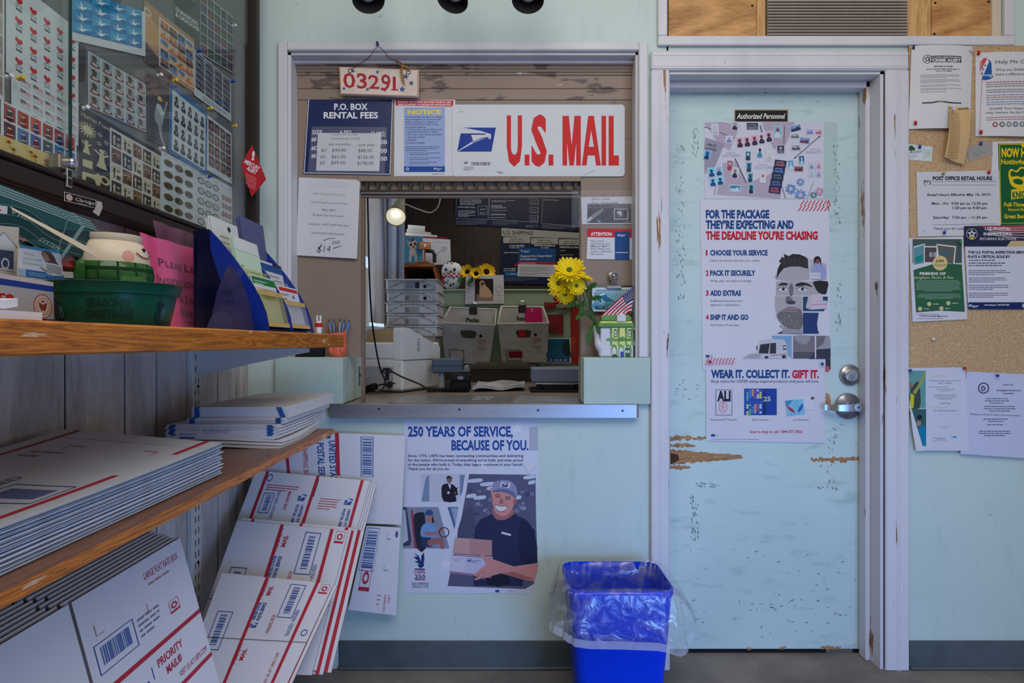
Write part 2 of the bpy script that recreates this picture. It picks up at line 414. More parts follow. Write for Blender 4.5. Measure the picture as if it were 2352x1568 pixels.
MINTD = surf('mint_door_paint',(188,208,205),0.5,[((174,196,194),2.2,(1,1,1),.4,.65,.6,3),((140,168,166),30,(.3,1,1),.56,.72,.55,6),((66,86,84),34,(.45,1,1.2),.70,.76,.85,5),((86,108,106),9,(1,1,.35),.70,.78,.5,8)],0.12,60)
MINTB = surf('mint_box_paint',(176,194,184),0.5,[((162,182,172),3,(1,1,1),.4,.65,.6,4),((60,84,78),60,(1,1,1),.73,.78,.8,3)],0.2,90)
TRIMW = surf('white_trim_paint',(207,205,209),0.45,[((188,186,192),5,(1,1,.2),.45,.7,.7,5),((120,100,84),30,(1.5,1,.25),.715,.735,.9,5),((90,84,84),70,(1,1,1),.74,.77,.8,3)],0.08,50)
CHIP = surf('chipped_white_trim',(206,204,210),0.5,[((186,184,192),5,(1,1,.2),.45,.7,.7,5),((146,104,66),12,(3.0,1,.22),.62,.645,1.0,7),((86,60,44),14,(3.0,1,.25),.69,.71,1.0,6)],0.15,50)
BROWN = surf('brown_board_paint',(136,117,101),0.5,[((132,113,99),3,(1,1,1),.4,.65,.7,4),((108,90,80),20,(.4,1,1),.68,.74,.6,5)],0.1,60)
PEEL = surf('peeling_brown_paint',(142,122,106),0.5,[((132,113,99),3,(1,1,1),.4,.65,.7,4),((92,76,70),10,(.55,1,1.6),.555,.57,1.0,9),((208,200,194),26,(.3,1,1),.68,.70,1.0,6)],0.2,60)
CORK = surf('cork',(188,160,124),0.9,[((172,132,84),160,(1,1,1),.45,.6,.8,3),((116,82,50),190,(1,1,1),.62,.68,.9,2),((214,184,140),130,(1,1,1),.60,.7,.8,2)],0.3,200)
CONC = surf('stained_concrete',(128,122,116),0.75,[((96,90,88),3.0,(1,1,1),.42,.62,.8,8),((150,136,120),9,(1,1,1),.58,.72,.7,6),((58,56,56),40,(1,1,1),.68,.75,.7,4)],0.25,40)
BASEB = surf('grey_vinyl_base',(82,92,96),0.5,[((66,76,80),6,(1,1,1),.45,.65,.8,5),((150,160,164),60,(.3,1,1),.74,.76,.6,4)],0.05,40)
PLY = grain('plywood',(158,104,52),(206,156,96),'X',3.2,5.0,0.5)
PINE = grain('pine_strip',(172,124,70),(214,170,112),'Z',5,12,0.5)
PANEL = grain('grey_wood_panelling',(166,156,150),(202,193,187),'Z',3.0,5.0,0.6)
OAK = grain('worn_oak_shelf',(124,66,12),(200,120,34),'Y',6,22,0.4,(206,180,150))
LAM = grain('brown_laminate_shelf',(100,66,44),(134,92,64),'Y',5,18,0.35)
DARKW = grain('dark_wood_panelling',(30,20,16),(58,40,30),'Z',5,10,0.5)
STEEL = surf('scuffed_steel',(176,176,182),0.42,[((130,130,138),8,(.15,1,1),.4,.7,.8,5),((70,62,56),30,(.5,1,1),.71,.74,.8,5)],0.03,20,metal=0.9)
CHROME = M((190,190,196),0.22,1.0);NICKEL = M((165,163,165),0.32,1.0,var=.05,scale=30);DARKM = M((38,36,36),0.45,0.3)

# ------------------------------------------------------------------ the setting
def wx(px,y=0.0): return (px - CX) / F * (CD + y)
def wz(py,y=0.0): return CH - (py - CY) / F * (CD + y)
SX0,SX1,SZ1,CZ = wx(662),wx(1465),wz(120),0.948        # service opening; counter top height
DX0,DX1,DZ1 = wx(1535),wx(2028),wz(165)
UX0,UX1,UZ0 = wx(1531),wx(2302),wz(86)
w = MB();T0 = 0.12
def wallbit(x0,x1,z0,z1): w.box((x0,0,z0),(x1,T0,z1),MINT)
wallbit(-0.93,SX0,0,2.9);wallbit(SX0,wx(756,-.03),0,CZ);wallbit(wx(756,-.03),SX1,0,0.90);wallbit(SX0,SX1,SZ1,2.9);wallbit(SX1,DX0,0,2.9)
wallbit(DX0,UX0,DZ1,2.9);wallbit(UX0,DX1,DZ1,UZ0);wallbit(DX1,UX1,0,UZ0);wallbit(UX1,2.6,0,2.9)
struct(w.build('wall_back'))
# left wall: grey panelling with grooves
w = MB();ys = [0.0,-0.106,-0.257,-0.437,-0.6385,-0.789,-1.013,-1.25,-1.42,-1.66,-1.83,-2.08,-2.6]
w.box((-1.0,-2.6,0),(-0.9335,0.0,2.9),M((52,34,34),0.7))
for a,b in zip(ys[:-1],ys[1:]): w.box((-0.9335,b + 0.0045,0),(-0.93,a - 0.0045 if a < 0 else a,2.9),PANEL)
struct(w.build('wall_left'))
f = MB();f.box((-1.0,-3.6,-0.05),(2.6,0.125,0.0),CONC);f.box((-1.0,0.125,-0.05),(2.6,2.6,-0.001),M((70,66,62),0.7,var=.1));struct(f.build('floor'))
b = MB()
def base(x0,x1):
    b.box((x0,-0.006,0.01),(x1,-0.0005,0.102),BASEB,0.002);b.box((x0,-0.018,0.0),(x1,-0.0005,0.012),BASEB,0.004)
base(wx(779),wx(1492));base(wx(2086),2.6);struct(b.build('baseboard_back'))
# casings
t = MB()
def picture_frame(t,x0,x1,z0,z1,wid,wr,y0,y1,m,bottom=False,c=0.004):
    t.box((x0 - wid,y0,z0),(x0,y1,z1 + wid),m,c);t.box((x1,y0,z0),(x1 + wr,y1,z1 + wid),m,c);t.box((x0,y0,z1),(x1,y1,z1 + wid),m,c)
    if bottom: t.box((x0 - wid,y0,z0 - wid),(x1 + wr,y1,z0),m,c)
picture_frame(t,SX0,SX1,1.115,SZ1,0.0325,0.0335,-0.018,0.0,TRIMW)
for x0,x1 in ((SX0,SX0 + 0.010),(SX1 - 0.008,SX1)): t.box((x0,0.0,1.115),(x1,0.08,SZ1),TRIMW)
t.box((SX0,0.0,SZ1 - 0.010),(SX1,0.08,SZ1),TRIMW);t.box((SX0,0.040,SZ1 - 0.022),(SX1,0.08,SZ1 - 0.010),TRIMW,0.002)
struct(t.build('trim_1'))
t = MB();cw = 0.066
for sx,(x0,x1) in ((1,(DX0 - cw,DX0)),(-1,(DX1,DX1 + 0.084))):
    wd = x1 - x0
    t.box((x0,-0.020,0.0),(x1,0.0,DZ1),CHIP,0.004)
    a = x1 - wd * 0.30 if sx > 0 else x0
    t.box((a,-0.013,0.0),(a + wd * 0.30,-0.0005,DZ1),CHIP,0.002)
    for q in (0.14,0.24): t.box((x0 + wd * (q if sx < 0 else 1 - q) - 0.0016 + (wd * .35 if sx < 0 else -wd * .30),-0.0215,0.0),(x0 + wd * (q if sx < 0 else 1 - q) + 0.0016 + (wd * .35 if sx < 0 else -wd * .30),-0.019,DZ1),CHIP)
t.box((DX0 - cw,-0.020,DZ1),(DX1 + 0.084,0.0,DZ1 + 0.070),TRIMW,0.006)
for q in (0.012,0.05): t.box((DX0 - cw + 0.01,-0.0215,DZ1 + q),(DX1 + 0.075,-0.019,DZ1 + q + 0.003),TRIMW)
t.box((DX0 - 0.012,-0.004,0),(DX0 + 0.004,T0,DZ1),CHIP);t.box((DX1 - 0.012,-0.004,0),(DX1 + 0.01,T0,DZ1),CHIP);t.box((DX0,-0.004,DZ1 - 0.010),(DX1,T0,DZ1 + 0.01),TRIMW)
t.box((DX1 - 0.030,0.060,0),(DX1 - 0.012,0.112,DZ1 - 0.01),CHIP,0.003);t.box((DX0,0.060,DZ1 - 0.034),(DX1,0.112,DZ1 - 0.010),TRIMW,0.003)
struct(t.build('trim_2'))
t = MB();picture_frame(t,UX0,UX1,UZ0,2.9,0.034,0.034,-0.016,0.0,TRIMW,True,0.003)
t.box((UX1 - 0.036,0.0,UZ0),(UX1 - 0.004,0.02,2.9),M((206,190,166),0.5,var=.05));struct(t.build('trim_3'))
# filler panels over the door
def plank(name,px0,px1,py1,y,m,label,th=0.018,screws=()):
    q = MB();q.box((wx(px0,y),y,wz(py1,y)),(wx(px1,y),y + th,2.9),m,0.001);c = (wx((px0 + px1) / 2,y),y,2.5)
    o = tag(q.build(name,loc=c),label,'board')
    for (a,bb) in screws:
        k = MB();p = P(a,bb,y);k.lathe([(0.0045,0),(0.004,0.0015),(0.0,0.001)],DARKM,10,TR(p - Vector(c),math.pi / 2));k.build('screw',o)
    return o
plank('plywood_panel',1531,1738,86,0.010,PLY,'swirly grained plywood panel above the door, beside the far end of the counter sign',screws=((1728,13),(1533,12)))
plank('plywood_panel',2140,2280,86,0.010,PLY,'plywood panel above the door, on the notice board side of the vent grille',screws=((2148,7),(2271,4),(2146,78)))
plank('wood_strip',1739,1758,86,0.004,PINE,'narrow pine strip between the swirly plywood panel and the vent grille')
plank('wood_strip',2084,2138,86,0.004,PINE,'wide pine strip between the vent grille and the second plywood panel')
g = thing('vent_grille','beige louvred vent grille of a window unit set above the door','vent grille',(wx(1920),0.0,2.4))
GB = M((186,174,158),0.5,var=.05,scale=20);GD = M((42,36,32),0.7)
q = MB();gx0,gx1 = wx(1760),wx(2082)
q.box((gx0,0.045,UZ0 + 0.001),(gx1,0.06,2.9),surf('dusty_coil',(96,86,78),0.7,[((150,138,126),14,(.5,1,1),.45,.6,.8,4),((50,42,38),22,(1,1,1),.5,.6,.8,3),((240,214,150),30,(1,1,.6),.70,.72,1,2)]));q.build('coil',g,loc=(0,0,0)).location = -g.location
q = MB()
for k in range(34):
    z = UZ0 + 0.006 + k * 0.0108;q.box((gx0,-0.012,z),(gx1,0.03,z + 0.0028),GB)
q.build('louvre_slats',g).location = -g.location
q = MB()
for k in range(13): x = gx0 + (gx1 - gx0) * (k + 0.5) / 13;q.box((x - 0.0016,0.004,UZ0 + 0.001),(x + 0.0016,0.010,2.9),GB)
q.build('upright_ribs',g).location = -g.location
# spot lamps over the window
def spot(px,yaw,label):
    c = P(px,-30,-0.22);o = thing('spot_lamp',label,'lamp',c,'spot lamps above the service window')
    T = TR((0,0,0),math.radians(-24),math.radians(yaw))
    q = MB();q.lathe([(0.022,0.07),(0.036,0.05),(0.047,-0.03),(0.052,-0.062)],M((196,194,192),0.4),28,T,cap1=False,cap0=True);q.build('shade',o,smooth=True)
    q = MB();q.lathe([(0.0515,-0.0615),(0.045,-0.03),(0.034,0.045),(0.0,0.05)],M((48,45,44),0.6),28,T,cap0=False,cap1=False);q.lathe([(0.052,-0.062),(0.0515,-0.0615)],M((60,58,58),0.5),28,T,cap0=False,cap1=False);q.build('shade_lining',o,smooth=True)
    q = MB();q.lathe([(0.0,-0.048),(0.020,-0.045),(0.030,-0.034),(0.026,0.0),(0.014,0.03)],M((188,190,190),0.15),20,T,cap0=False,cap1=False);q.lathe([(0.0285,-0.037),(0.022,-0.0455)],M((90,92,94),0.2),20,T,cap0=False,cap1=False);q.build('bulb',o,smooth=True)
    q = MB();q.tube([(0,0,0.07),(0,0.08,0.13),(0,0.20,0.14)],0.009,M((190,188,186),0.4));q.box((-0.07,0.20,0.115),(0.07,0.219,0.165),M((205,203,200),0.4),0.004);q.build('arm',o)
    return o
spot(843,-10,'white spot lamp with dark lining on the wall, above the hanging wooden number sign');spot(1050,14,'middle one of the three white spot lamps on the wall above the window');spot(1214,3,'white spot lamp with dark lining above the big red lettered mail sign')

# service window: brown boards and shutter head
y0 = 0.08;wn = MB()
zt,zb = SZ1 - 0.010,1.118
ox0,ox1,ozt = wx(829,y0),wx(1334,y0),wz(452,y0)
wn.box((SX0 + 0.010,y0,zb),(ox0,y0 + 0.03,zt),BROWN,0.001);wn.box((ox1,y0,zb),(SX1 - 0.008,y0 + 0.03,zt),BROWN,0.001);wn.box((ox0,y0,wz(416,y0)),(ox1,y0 + 0.03,zt),BROWN)
def band(py0,py1,yy,m): wn.box((SX0 + 0.010,yy,wz(py1,yy)),(SX1 - 0.008,y0 - 0.0005,wz(py0,yy)),m,0.0015)
band(143,150,0.052,PEEL);band(150,158,0.058,PEEL);band(158,165,0.062,BROWN);band(165,172,0.067,PEEL);band(172,203,0.072,PEEL);band(203,229,0.076,PEEL)
wn.box((ox0 - 0.01,y0 - 0.006,wz(417,y0)),(ox1,y0,wz(405,y0)),BROWN,0.001)
struct(wn.build('window_1'))
W1 = bpy.data.objects['window_1']
s = MB();s.box((ox0,y0 + 0.010,wz(452,y0)),(ox1,y0 + 0.03,wz(443,y0)),BROWN);s.box((ox0,y0 + 0.024,wz(440,y0)),(ox1,y0 + 0.03,wz(416,y0)),M((142,122,110),0.6,var=.05));s.build('shutter_slat',W1)
s = MB()
for k in range(20):
    x = ox0 + (ox1 - ox0) * (k + 0.4) / 20;s.box((x,y0 + 0.002,wz(437,y0)),(x + 0.010,y0 + 0.026,wz(419,y0)),M((66,56,50),0.5))
s.build('shutter_teeth',W1)
s = MB();s.box((ox0 - 0.003,y0 - 0.006,wz(445,y0)),(ox1 - 0.003,y0 + 0.022,wz(436,y0)),M((54,52,52),0.4,0.4),0.002);s.box((ox0,y0 - 0.008,wz(445,y0)),(ox1 - 0.01,y0 - 0.005,wz(443.5,y0)),M((150,148,146),0.3,0.6));s.build('shutter_rail',W1)
for x0,x1 in ((ox0 - 0.001,ox0 + 0.009),(ox1 - 0.002,ox1 + 0.003)):
    s = MB();s.box((x0,y0 + 0.012,CZ),(x1,y0 + 0.042,ozt),M((120,102,88),0.5,var=.08),0.002);s.build('shutter_guide',W1)
s = MB();p = P(1412,232,0.07);s.tube([p + Vector((0.006 * math.cos(a),-0.004,0.006 * math.sin(a))) for a in [k * 0.5 for k in range(-8,5)]],0.0011,CHROME,6);s.build('cup_hook',W1)

# door
D = MB();dy = 0.117
D.box((DX0 + 0.004,dy,0.0175),(DX1 - 0.0125,dy + 0.035,2.121),MINTD,0.0015);door = struct(D.build('door_1'))
BARE = grain('bare_door_wood',(126,88,56),(186,142,98),'X',8,10,0.8);CHISEL = M((70,50,36),0.8,var=.2,scale=40)
sh = Sheet.wall(dy)
def ragged(u0,v0,u1,v1,seed,amp=4,step=7,taper=0.0):
    r2 = random.Random(seed);top,bot = [],[];u = u0
    while u < u1:
        k = (u - u0) / (u1 - u0);mid = (v0 + v1) / 2;hh = (v1 - v0) / 2 * (1 - taper * k)
        top.append((u,mid - hh + r2.uniform(-amp,amp) * (1 - taper * k)));bot.append((u,mid + hh + r2.uniform(-amp,amp) * (1 - taper * k)));u += r2.uniform(step * .3,step)
    return top + [(u1,(v0 + v1) / 2 + 2)] + bot[::-1]
sh.into('worn_patch')
for a in ((1538,1032,1706,1066,3,3,8,.75),(1538,1000,1622,1011,5,4,9,.5),(1538,1018,1600,1028,8,4,9,.5),(1880,1050,1985,1060,6,4,6,0),(1538,1066,1586,1080,9,4,7,.6),(1862,1052,1880,1060,4,3,6,.3),(1886,1484,1932,1490,11,3,4,0),(1716,1487,1726,1491,3,2,3,0),(1790,1486,1802,1491,6,2,3,0),(1896,903,1908,935,12,2,3,.2)):
    sh.poly(ragged(*a),None,m=BARE)
sh.poly([(1540,1040),(1558,1044),(1560,1056),(1546,1064),(1540,1066)],None,m=CHISEL)
sh.poly([(1755,206),(1762,206),(1762,212),(1759,215),(1755,213)],(120,72,50))
DG = (84,104,102)
r3 = random.Random(5)
sh.into('scuff_mark')
for (u0,v0,u1,v1,n,vert) in ((1552,330,1572,690,70,1),(1590,290,1604,360,26,1),(1585,1135,1604,1240,45,1),(1596,1108,1650,1119,16,0),(1874,1117,1920,1125,12,0),(1690,1375,1900,1400,20,0),(1900,980,1922,1110,20,1),(1545,860,1600,920,14,0),(1560,1260,1985,1480,50,0),(1915,310,1928,520,34,1),(1918,640,1932,770,18,1)):
    for k in range(n):
        u,v = r3.uniform(u0,u1),r3.uniform(v0,v1);a = r3.uniform(-.5,.5) + (1.4 if vert else 0);L_ = r3.uniform(2,8)
        sh.line([(u,v),(u + math.cos(a) * L_,v + math.sin(a) * L_)],r3.uniform(.5,1.5),DG)
for k,mb in sh.b.items(): mb.build(k,door)
def lathe_y(q,prof,m,c,n=32): q.lathe(prof,m,n,TR(c,math.pi / 2),cap0=False)
c = P(1951,861,dy);d = None
q = MB();lathe_y(q,[(0.0385,0),(0.040,0.004),(0.038,0.008),(0.036,0.0085),(0.0255,0.022),(0.024,0.023)],NICKEL,(0,0,0));q.lathe([(0.0205,0.0232),(0.020,0.026),(0.0,0.026)],M((186,182,178),.25,1.0),28,TR((0,0,0),math.pi / 2),cap0=False)
q.lathe([(0.0105,0.0262),(0.009,0.029),(0,0.029)],NICKEL,20,TR((0,0,-0.005),math.pi / 2),cap0=False);q.box((-0.001,-0.0305,-0.009),(0.001,-0.029,-0.001),DARKM)
o = q.build('deadbolt',door,smooth=True);o.location = c;o['label'] = 'round nickel deadbolt'
c = P(1946,932,dy);q = MB();lathe_y(q,[(0.047,0),(0.049,0.006),(0.047,0.012),(0.030,0.020),(0.018,0.022),(0.017,0.040),(0.0,0.040)],M((150,150,158),.25,1.0),(0,0,0),40)
o = q.build('lever_rose',door,smooth=True);o.location = c
q = MB();LVM = M((160,158,160),0.28,1.0)
path = [(0.030,-0.048,0.0),(0.014,-0.052,0.0),(-0.020,-0.052,-0.002),(-0.052,-0.050,-0.003),(-0.066,-0.046,-0.003),(-0.078,-0.034,-0.003),(-0.100,-0.030,-0.002)]
vs,hs = [],[0.014,0.0145,0.013,0.0115,0.011,0.0105,0.0105]
for i,p in enumerate(path):
    for a,bb in ((-1,-1),(1,-1),(1,1),(-1,1)): vs.append((p[0],p[1] + a * 0.0035,p[2] + bb * hs[i]))
q.add(vs,[(i * 4 + k,i * 4 + (k + 1) % 4,i * 4 + 4 + (k + 1) % 4,i * 4 + 4 + k) for i in range(6) for k in range(4)] + [(0,1,2,3),(24,27,26,25)],LVM)
q.lathe([(0.0165,0.0),(0.0165,0.012),(0.0,0.013)],LVM,24,TR((0.016,-0.044,0),math.pi / 2),cap0=False);q.lathe([(0.0085,0.0),(0.008,0.003),(0,0.003)],CHROME,18,TR((0.014,-0.056,0),math.pi / 2),cap0=False);q.lathe([(0.004,0),(0.0035,0.001),(0,0.001)],DARKM,12,TR((0.014,-0.059,0),math.pi / 2),cap0=False)
o = q.build('door_lever',door,smooth=True);o.location = c
q = MB();q.box((DX0 + 0.01,dy + 0.01,0.0005),(DX1 - 0.02,dy + 0.025,0.017),M((30,30,34),0.8));q.build('door_sweep',door)

# cork notice board
q = MB();cb = (wx(2084),wx(2084) + 0.62,wz(945),wz(108))
q.box((cb[0],-0.012,cb[2]),(cb[1],0.0 - 0.0003,cb[3]),CORK,0.001);k = (wx(2230),-0.006,1.5)
tag(q.build('notice_board',loc=k),'tan cork notice board on the wall beside the door casing','notice board')

# counter
IWX_ = -0.78
q = MB();q.box((wx(757,-.03),-0.028,0.905),(SX1 - 0.002,0.0,CZ),M((120,112,108),0.5));q.box((wx(757,-.03),0.0,0.905),(SX1 - 0.002,T0,CZ),M((116,106,100),.4));q.box((IWX_ + 0.002,T0 + .001,0.905),(1.19,T0 + 1.42,CZ),surf('worn_grey_countertop',(116,106,100),0.4,[((92,82,76),6,(1,1,1),.4,.6,.7,5),((150,142,134),14,(.4,1,1),.62,.7,.5,5)]))
counter = tag(q.build('service_counter',loc=(0,0.3,0.92)),'worn grey counter top running through the service window','counter')
q = MB();x0,x1 = wx(757,-.032),wx(1463,-.032);q.box((x0,-0.0325,wz(960,-.032)),(x1,-0.0285,CZ + 0.001),STEEL,0.001);q.box((x0,-0.0325,CZ + 0.0003),(x1,-0.012,CZ + 0.0018),STEEL)
o = q.build('steel_edging',counter);o.location = (0,-0.3,-0.92)
for px,py in ((870,939),(1055,940),(1236,942),(1430,943)):
    q = MB();q.lathe([(0.0042,0),(0.0036,0.0012),(0,0.0012)],M((60,58,58),.4,.8),12,TR(P(px,py,-0.0325),math.pi / 2),cap0=False);o = q.build('screw',counter);o.location = (0,-0.3,-0.92)
def cbox(name,px0,px1,back,label,zt):
    x0,x1 = wx(px0,-.022),wx(px1,-.022);q = MB()
    lx,rx = max(x0,SX0 + 0.0105),min(x1,SX1 - 0.0085)
    q.box((x0,-0.022,CZ + 0.0025),(x1,-0.0185,zt),MINTB,0.001) ;q.box((lx,-0.019,CZ + 0.0025),(rx,back,zt - 0.0005),MINTB,0.002)
    return q,Vector(((x0 + x1) / 2,back / 2,CZ))
q,k = cbox('counter_box',632,787,0.29,'',1.117)
o = tag(q.build('counter_box',loc=k),'mint painted wooden box on the counter, holding the orange owl pen cup','box')
s = MB();xx = wx(787,-.022);s.box((xx,0.235,1.0),(xx + 0.002,0.262,1.075),M((150,146,140),.35,.8));s.lathe([(0.007,0),(0.006,0.004),(0,0.004)],DARKM,10,TR((xx + 0.002,0.248,1.04),0,math.pi / 2),cap0=False);s.build('strike_plate',o).location = -k
q,k = cbox('counter_box',1341,1494,0.155,'',1.1165)
o = tag(q.build('counter_box',loc=k),'mint painted wooden box on the counter, under the house shaped teapot','box')
# bulletproof-style clear cover and paper mats lie on the counter
s = Sheet.quad(PZ(935,908,CZ + .002),PZ(1180,908,CZ + .002),PZ(888,926,CZ + .002),100,40,BR=PZ(1166,927,CZ + .002),flip=False)
s.paper(0,0,100,40,mat=surf('scratched_grey_mat',(104,106,112),.25,[((140,142,148),20,(.1,1,1),.5,.7,.6,4)]),n=2,back=0.0012);s.N = Vector((0,0,1));s.into('lettering').greek(66,12,92,2,10,(150,152,156));s.done('counter_mat','smooth grey plastic mat lying on the counter behind the steel edge','mat')
s = Sheet.quad(PZ(1190,908,CZ + .002),PZ(1325,908,CZ + .002),PZ(1176,927,CZ + .002),100,40,BR=PZ(1330,927,CZ + .002))
s.paper(0,0,100,40,(150,152,160),n=6,back=0.0015,mat=surf('crinkled_sleeve',(142,144,152),.2,[((190,192,200),18,(.3,1,1),.5,.7,.9,4),((100,102,110),22,(.3,1,1),.55,.7,.7,4)],.5,30));s.done('plastic_sleeve','crinkled clear plastic sleeve lying on the counter by the mint box','plastic sleeve')

# ------------------------------------------------------------------ the office seen through the window
IWX = -0.78
q = MB();WOFF = M((168,172,178),0.6,var=.04)
for (y_0,y_1,z0,z1) in ((T0,1.05,0,2.5),(1.95,2.4,0,2.5),(1.05,1.95,0,1.24),(1.05,1.95,2.3,2.5)): q.box((IWX - .1,y_0,z0),(IWX,y_1,z1),WOFF)
struct(q.build('wall_office_left'))
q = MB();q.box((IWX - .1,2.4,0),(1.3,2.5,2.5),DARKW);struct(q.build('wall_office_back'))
q = MB();q.box((1.2,T0,0),(1.3,2.4,2.5),M((96,88,80),.7,var=.05));struct(q.build('wall_office_right'))
q = MB();q.box((IWX - .1,T0,2.5),(1.3,2.5,2.55),M((120,116,112),.7));struct(q.build('ceiling_office'))
q = MB();WF = M((205,210,218),.4,var=.03)
q.box((IWX - .1,1.05,1.24),(IWX - .005,1.10,2.3),WF);q.box((IWX - .1,1.90,1.24),(IWX - .005,1.95,2.3),WF);q.box((IWX - .1,1.05,1.24),(IWX + .012,1.95,1.265),WF,.003);q.box((IWX - .07,1.10,1.62),(IWX - .02,1.90,1.66),WF,.003)
q.box((IWX,0.98,1.18),(IWX + .014,1.05,2.4),WF,.003);q.box((IWX,1.95,1.18),(IWX + .014,2.02,2.4),WF,.003);q.box((IWX,.98,1.17),(IWX + .016,2.02,1.24),WF,.003)
q.box((IWX - .05,1.10,1.265),(IWX - .046,1.90,2.3),pane_mat('window_pane'));struct(q.build('window_2'))
q = MB();CUR = M((176,184,200),.8,var=.06,scale=6)
q.slab(lambda a,b: (IWX + .05 + a * .115 + .012 * math.sin(a * 14 + b),1.62 + .03 * math.sin(a * 11) - .05 * b * a,2.4 - b * 1.1),24,6,(0,.003,0),CUR)
tag(q.build('curtain',smooth=True),'pale blue grey curtain panel hanging beside the office window, under the clamp lamp','curtain')
q = MB();q.slab(lambda a,b: (IWX + .018 + .010 * math.sin(a * 9) + .03 * b * a,1.30 + a * .5 - .12 * b * a,2.4 - b * 1.12),16,8,(.003,0,0),M((196,200,214),.8,var=.05))
tag(q.build('curtain',smooth=True),'sunlit white curtain drawn back against the office window pane','curtain')
# green partition with ledge
q = MB();gy = 1.58;GRN = M((150,168,140),.5,var=.06,scale=4)
q.box((wx(1012,gy),gy,.90),(1.195,gy + .03,wz(668,gy)),GRN);q.box((wx(1008,gy),gy - .01,wz(668,gy)),(1.195,gy + .22,wz(664,gy)),GRN,.002)
q.box((wx(1012,gy),gy - .006,wz(704,gy)),(1.195,gy,wz(699,gy)),M((126,146,120),.5))
tag(q.build('green_partition',loc=(.2,gy,1.2)),'pale green painted partition at the back of the counter behind the white tubs','partition')
q = MB();q.box((wx(1012,gy),gy - .16,CZ + .001),(1.195,gy - .004,1.02),M((62,52,46),.6,var=.15));q.box((wx(1012,gy),gy - .17,1.02),(1.195,gy - .004,1.032),M((92,80,70),.5,var=.1))
tag(q.build('low_shelf',loc=(.2,gy - .1,1.0)),'dark low shelf at the back of the counter below the white tubs','shelf')
for i,(a,b,z,cc) in enumerate(((1080,1230,1.0325,(104,96,84)),(1095,1215,1.0462,(118,108,96)))):
    q = MB();q.box((wx(a,gy - .1),gy - .165,z),(wx(b,gy - .1),gy - .01,z + .0135),M(cc,.6,var=.12,scale=20),.002)
    tag(q.build('flat_carton',loc=(wx((a + b) / 2,gy),gy - .1,z)),('brown flattened carton lying on the dark low shelf, the lower one','greyer flattened carton resting on another carton behind the scanner')[i],'carton')

# wood organiser and what stands on it
oy = 1.72;ztop = wz(604,oy);xl,xr = wx(922,oy),wx(996,oy)
WD = grain('organiser_wood',(104,58,24),(166,104,54),'X',6,14,.45);q = MB()
q.box((xl,oy,ztop - .022),(xr,oy + .3,ztop),WD,.002);q.box((xl,oy + .28,1.35),(xr + .06,oy + .3,ztop - .022),M((40,26,18),.6));q.box((xl,oy + .02,1.35),(xl + .015,oy + .28,ztop - .022),WD)
q.add([(xr - .01,oy + .02,ztop - .022),(xr + .07,oy + .02,1.35),(xr + .085,oy + .02,1.35),(xr + .004,oy + .02,ztop - .022),(xr - .01,oy + .28,ztop - .022),(xr + .07,oy + .28,1.35),(xr + .085,oy + .28,1.35),(xr + .004,oy + .28,ztop - .022)],[(0,1,2,3),(4,7,6,5),(0,4,5,1),(3,2,6,7),(0,3,7,4)],WD)
q.box((xl,oy,1.335),(xr + .085,oy + .3,1.35),WD,.002);org = tag(q.build('desk_organiser',loc=(xl,oy,1.35)),'brown wooden desk organiser beside the curtain with papers inside','organiser')
q = MB();q.box((xl + .02,oy + .03,1.3505),(xr + .02,oy + .25,1.40),M((38,36,40),.5),.003);tag(q.build('black_tray',loc=(xl,oy,1.36)),'black tray inside the wooden desk organiser','tray')
q = MB();q.slab(lambda a,b: (xl + .03 + a * .19,oy + .05 + b * .18,1.402 + .012 * a * b),5,5,(0,0,.012),M((190,190,194),.6));tag(q.build('paper_bundle',loc=(xl,oy,1.4)),'white papers in the black tray inside the wooden organiser','papers')
q = MB();q.box((.30 * 0 + xl,oy,.90),(xr + .085,oy + .3,1.335),M((70,62,56),.6));tag(q.build('filing_cabinet',loc=(xl,oy,1.1)),'dull brown filing cabinet under the wooden desk organiser','cabinet')
cy = oy + .03;s = Sheet.wall(cy);s.paper(925,543,971,604,(70,140,168),n=2);s.into('print')
s.poly([(938,562),(934,552),(942,556),(950,553),(955,551),(958,557),(957,564),(956,570),(950,573),(943,571)],(196,172,162),4);s.poly([(941,573),(954,573),(958,585),(957,599),(954,600),(952,588),(946,588),(944,600),(940,600),(940,586)],(206,184,174),3)
s.disc(944,562,3,(40,30,36));s.disc(954,560,3,(40,30,36));s.disc(950,567,2.2,(60,44,44));s.poly([(944,553),(948,546),(952,552)],(90,40,44));s.done('dog_card','blue greeting card with a photo of a bulldog puppy in dark glasses','card')
my = oy - 0.0;q = MB();c = P(975,604,oy + .02);WM = grain('mailbox_wood',(132,76,36),(178,116,66),'X',8,16,.4)
mb = thing('toy_mailbox','small wooden toy mailbox on a post, standing beside the dog card','ornament',c)
q.box((-.048,-.012,.0005),(.030,.03,.012),WM,.002);q.build('base',mb);q = MB();q.box((-.005,.005,.012),(.006,.016,.085),WM,.001);q.build('post',mb)
q = MB();pr = [(-.022,0),(.022,0),(.022,.024)] + [(.022 * math.cos(a),.024 + .022 * math.sin(a)) for a in [math.pi * k / 10 for k in range(1,10)]] + [(-.022,.024)]
T = TR((0,.01,.085),0,0,math.radians(28));q.prism(pr,lambda p: Vector((-.034,p[0],p[1])),lambda p: Vector((.034,p[0],p[1])),WM,T);q.build('box',mb,smooth=True)
q = MB();q.prism(spline([(-.012,.012),(-.004,.012),(.004,.018),(.010,.010),(.002,.024),(-.006,.032),(-.012,.026),(-.008,.022)],4,True),lambda p: Vector((p[0] - .003,-.0235,p[1])),lambda p: Vector((p[0] - .003,-.0225,p[1])),M((220,220,222),.5),T);q.build('bird_decal',mb)
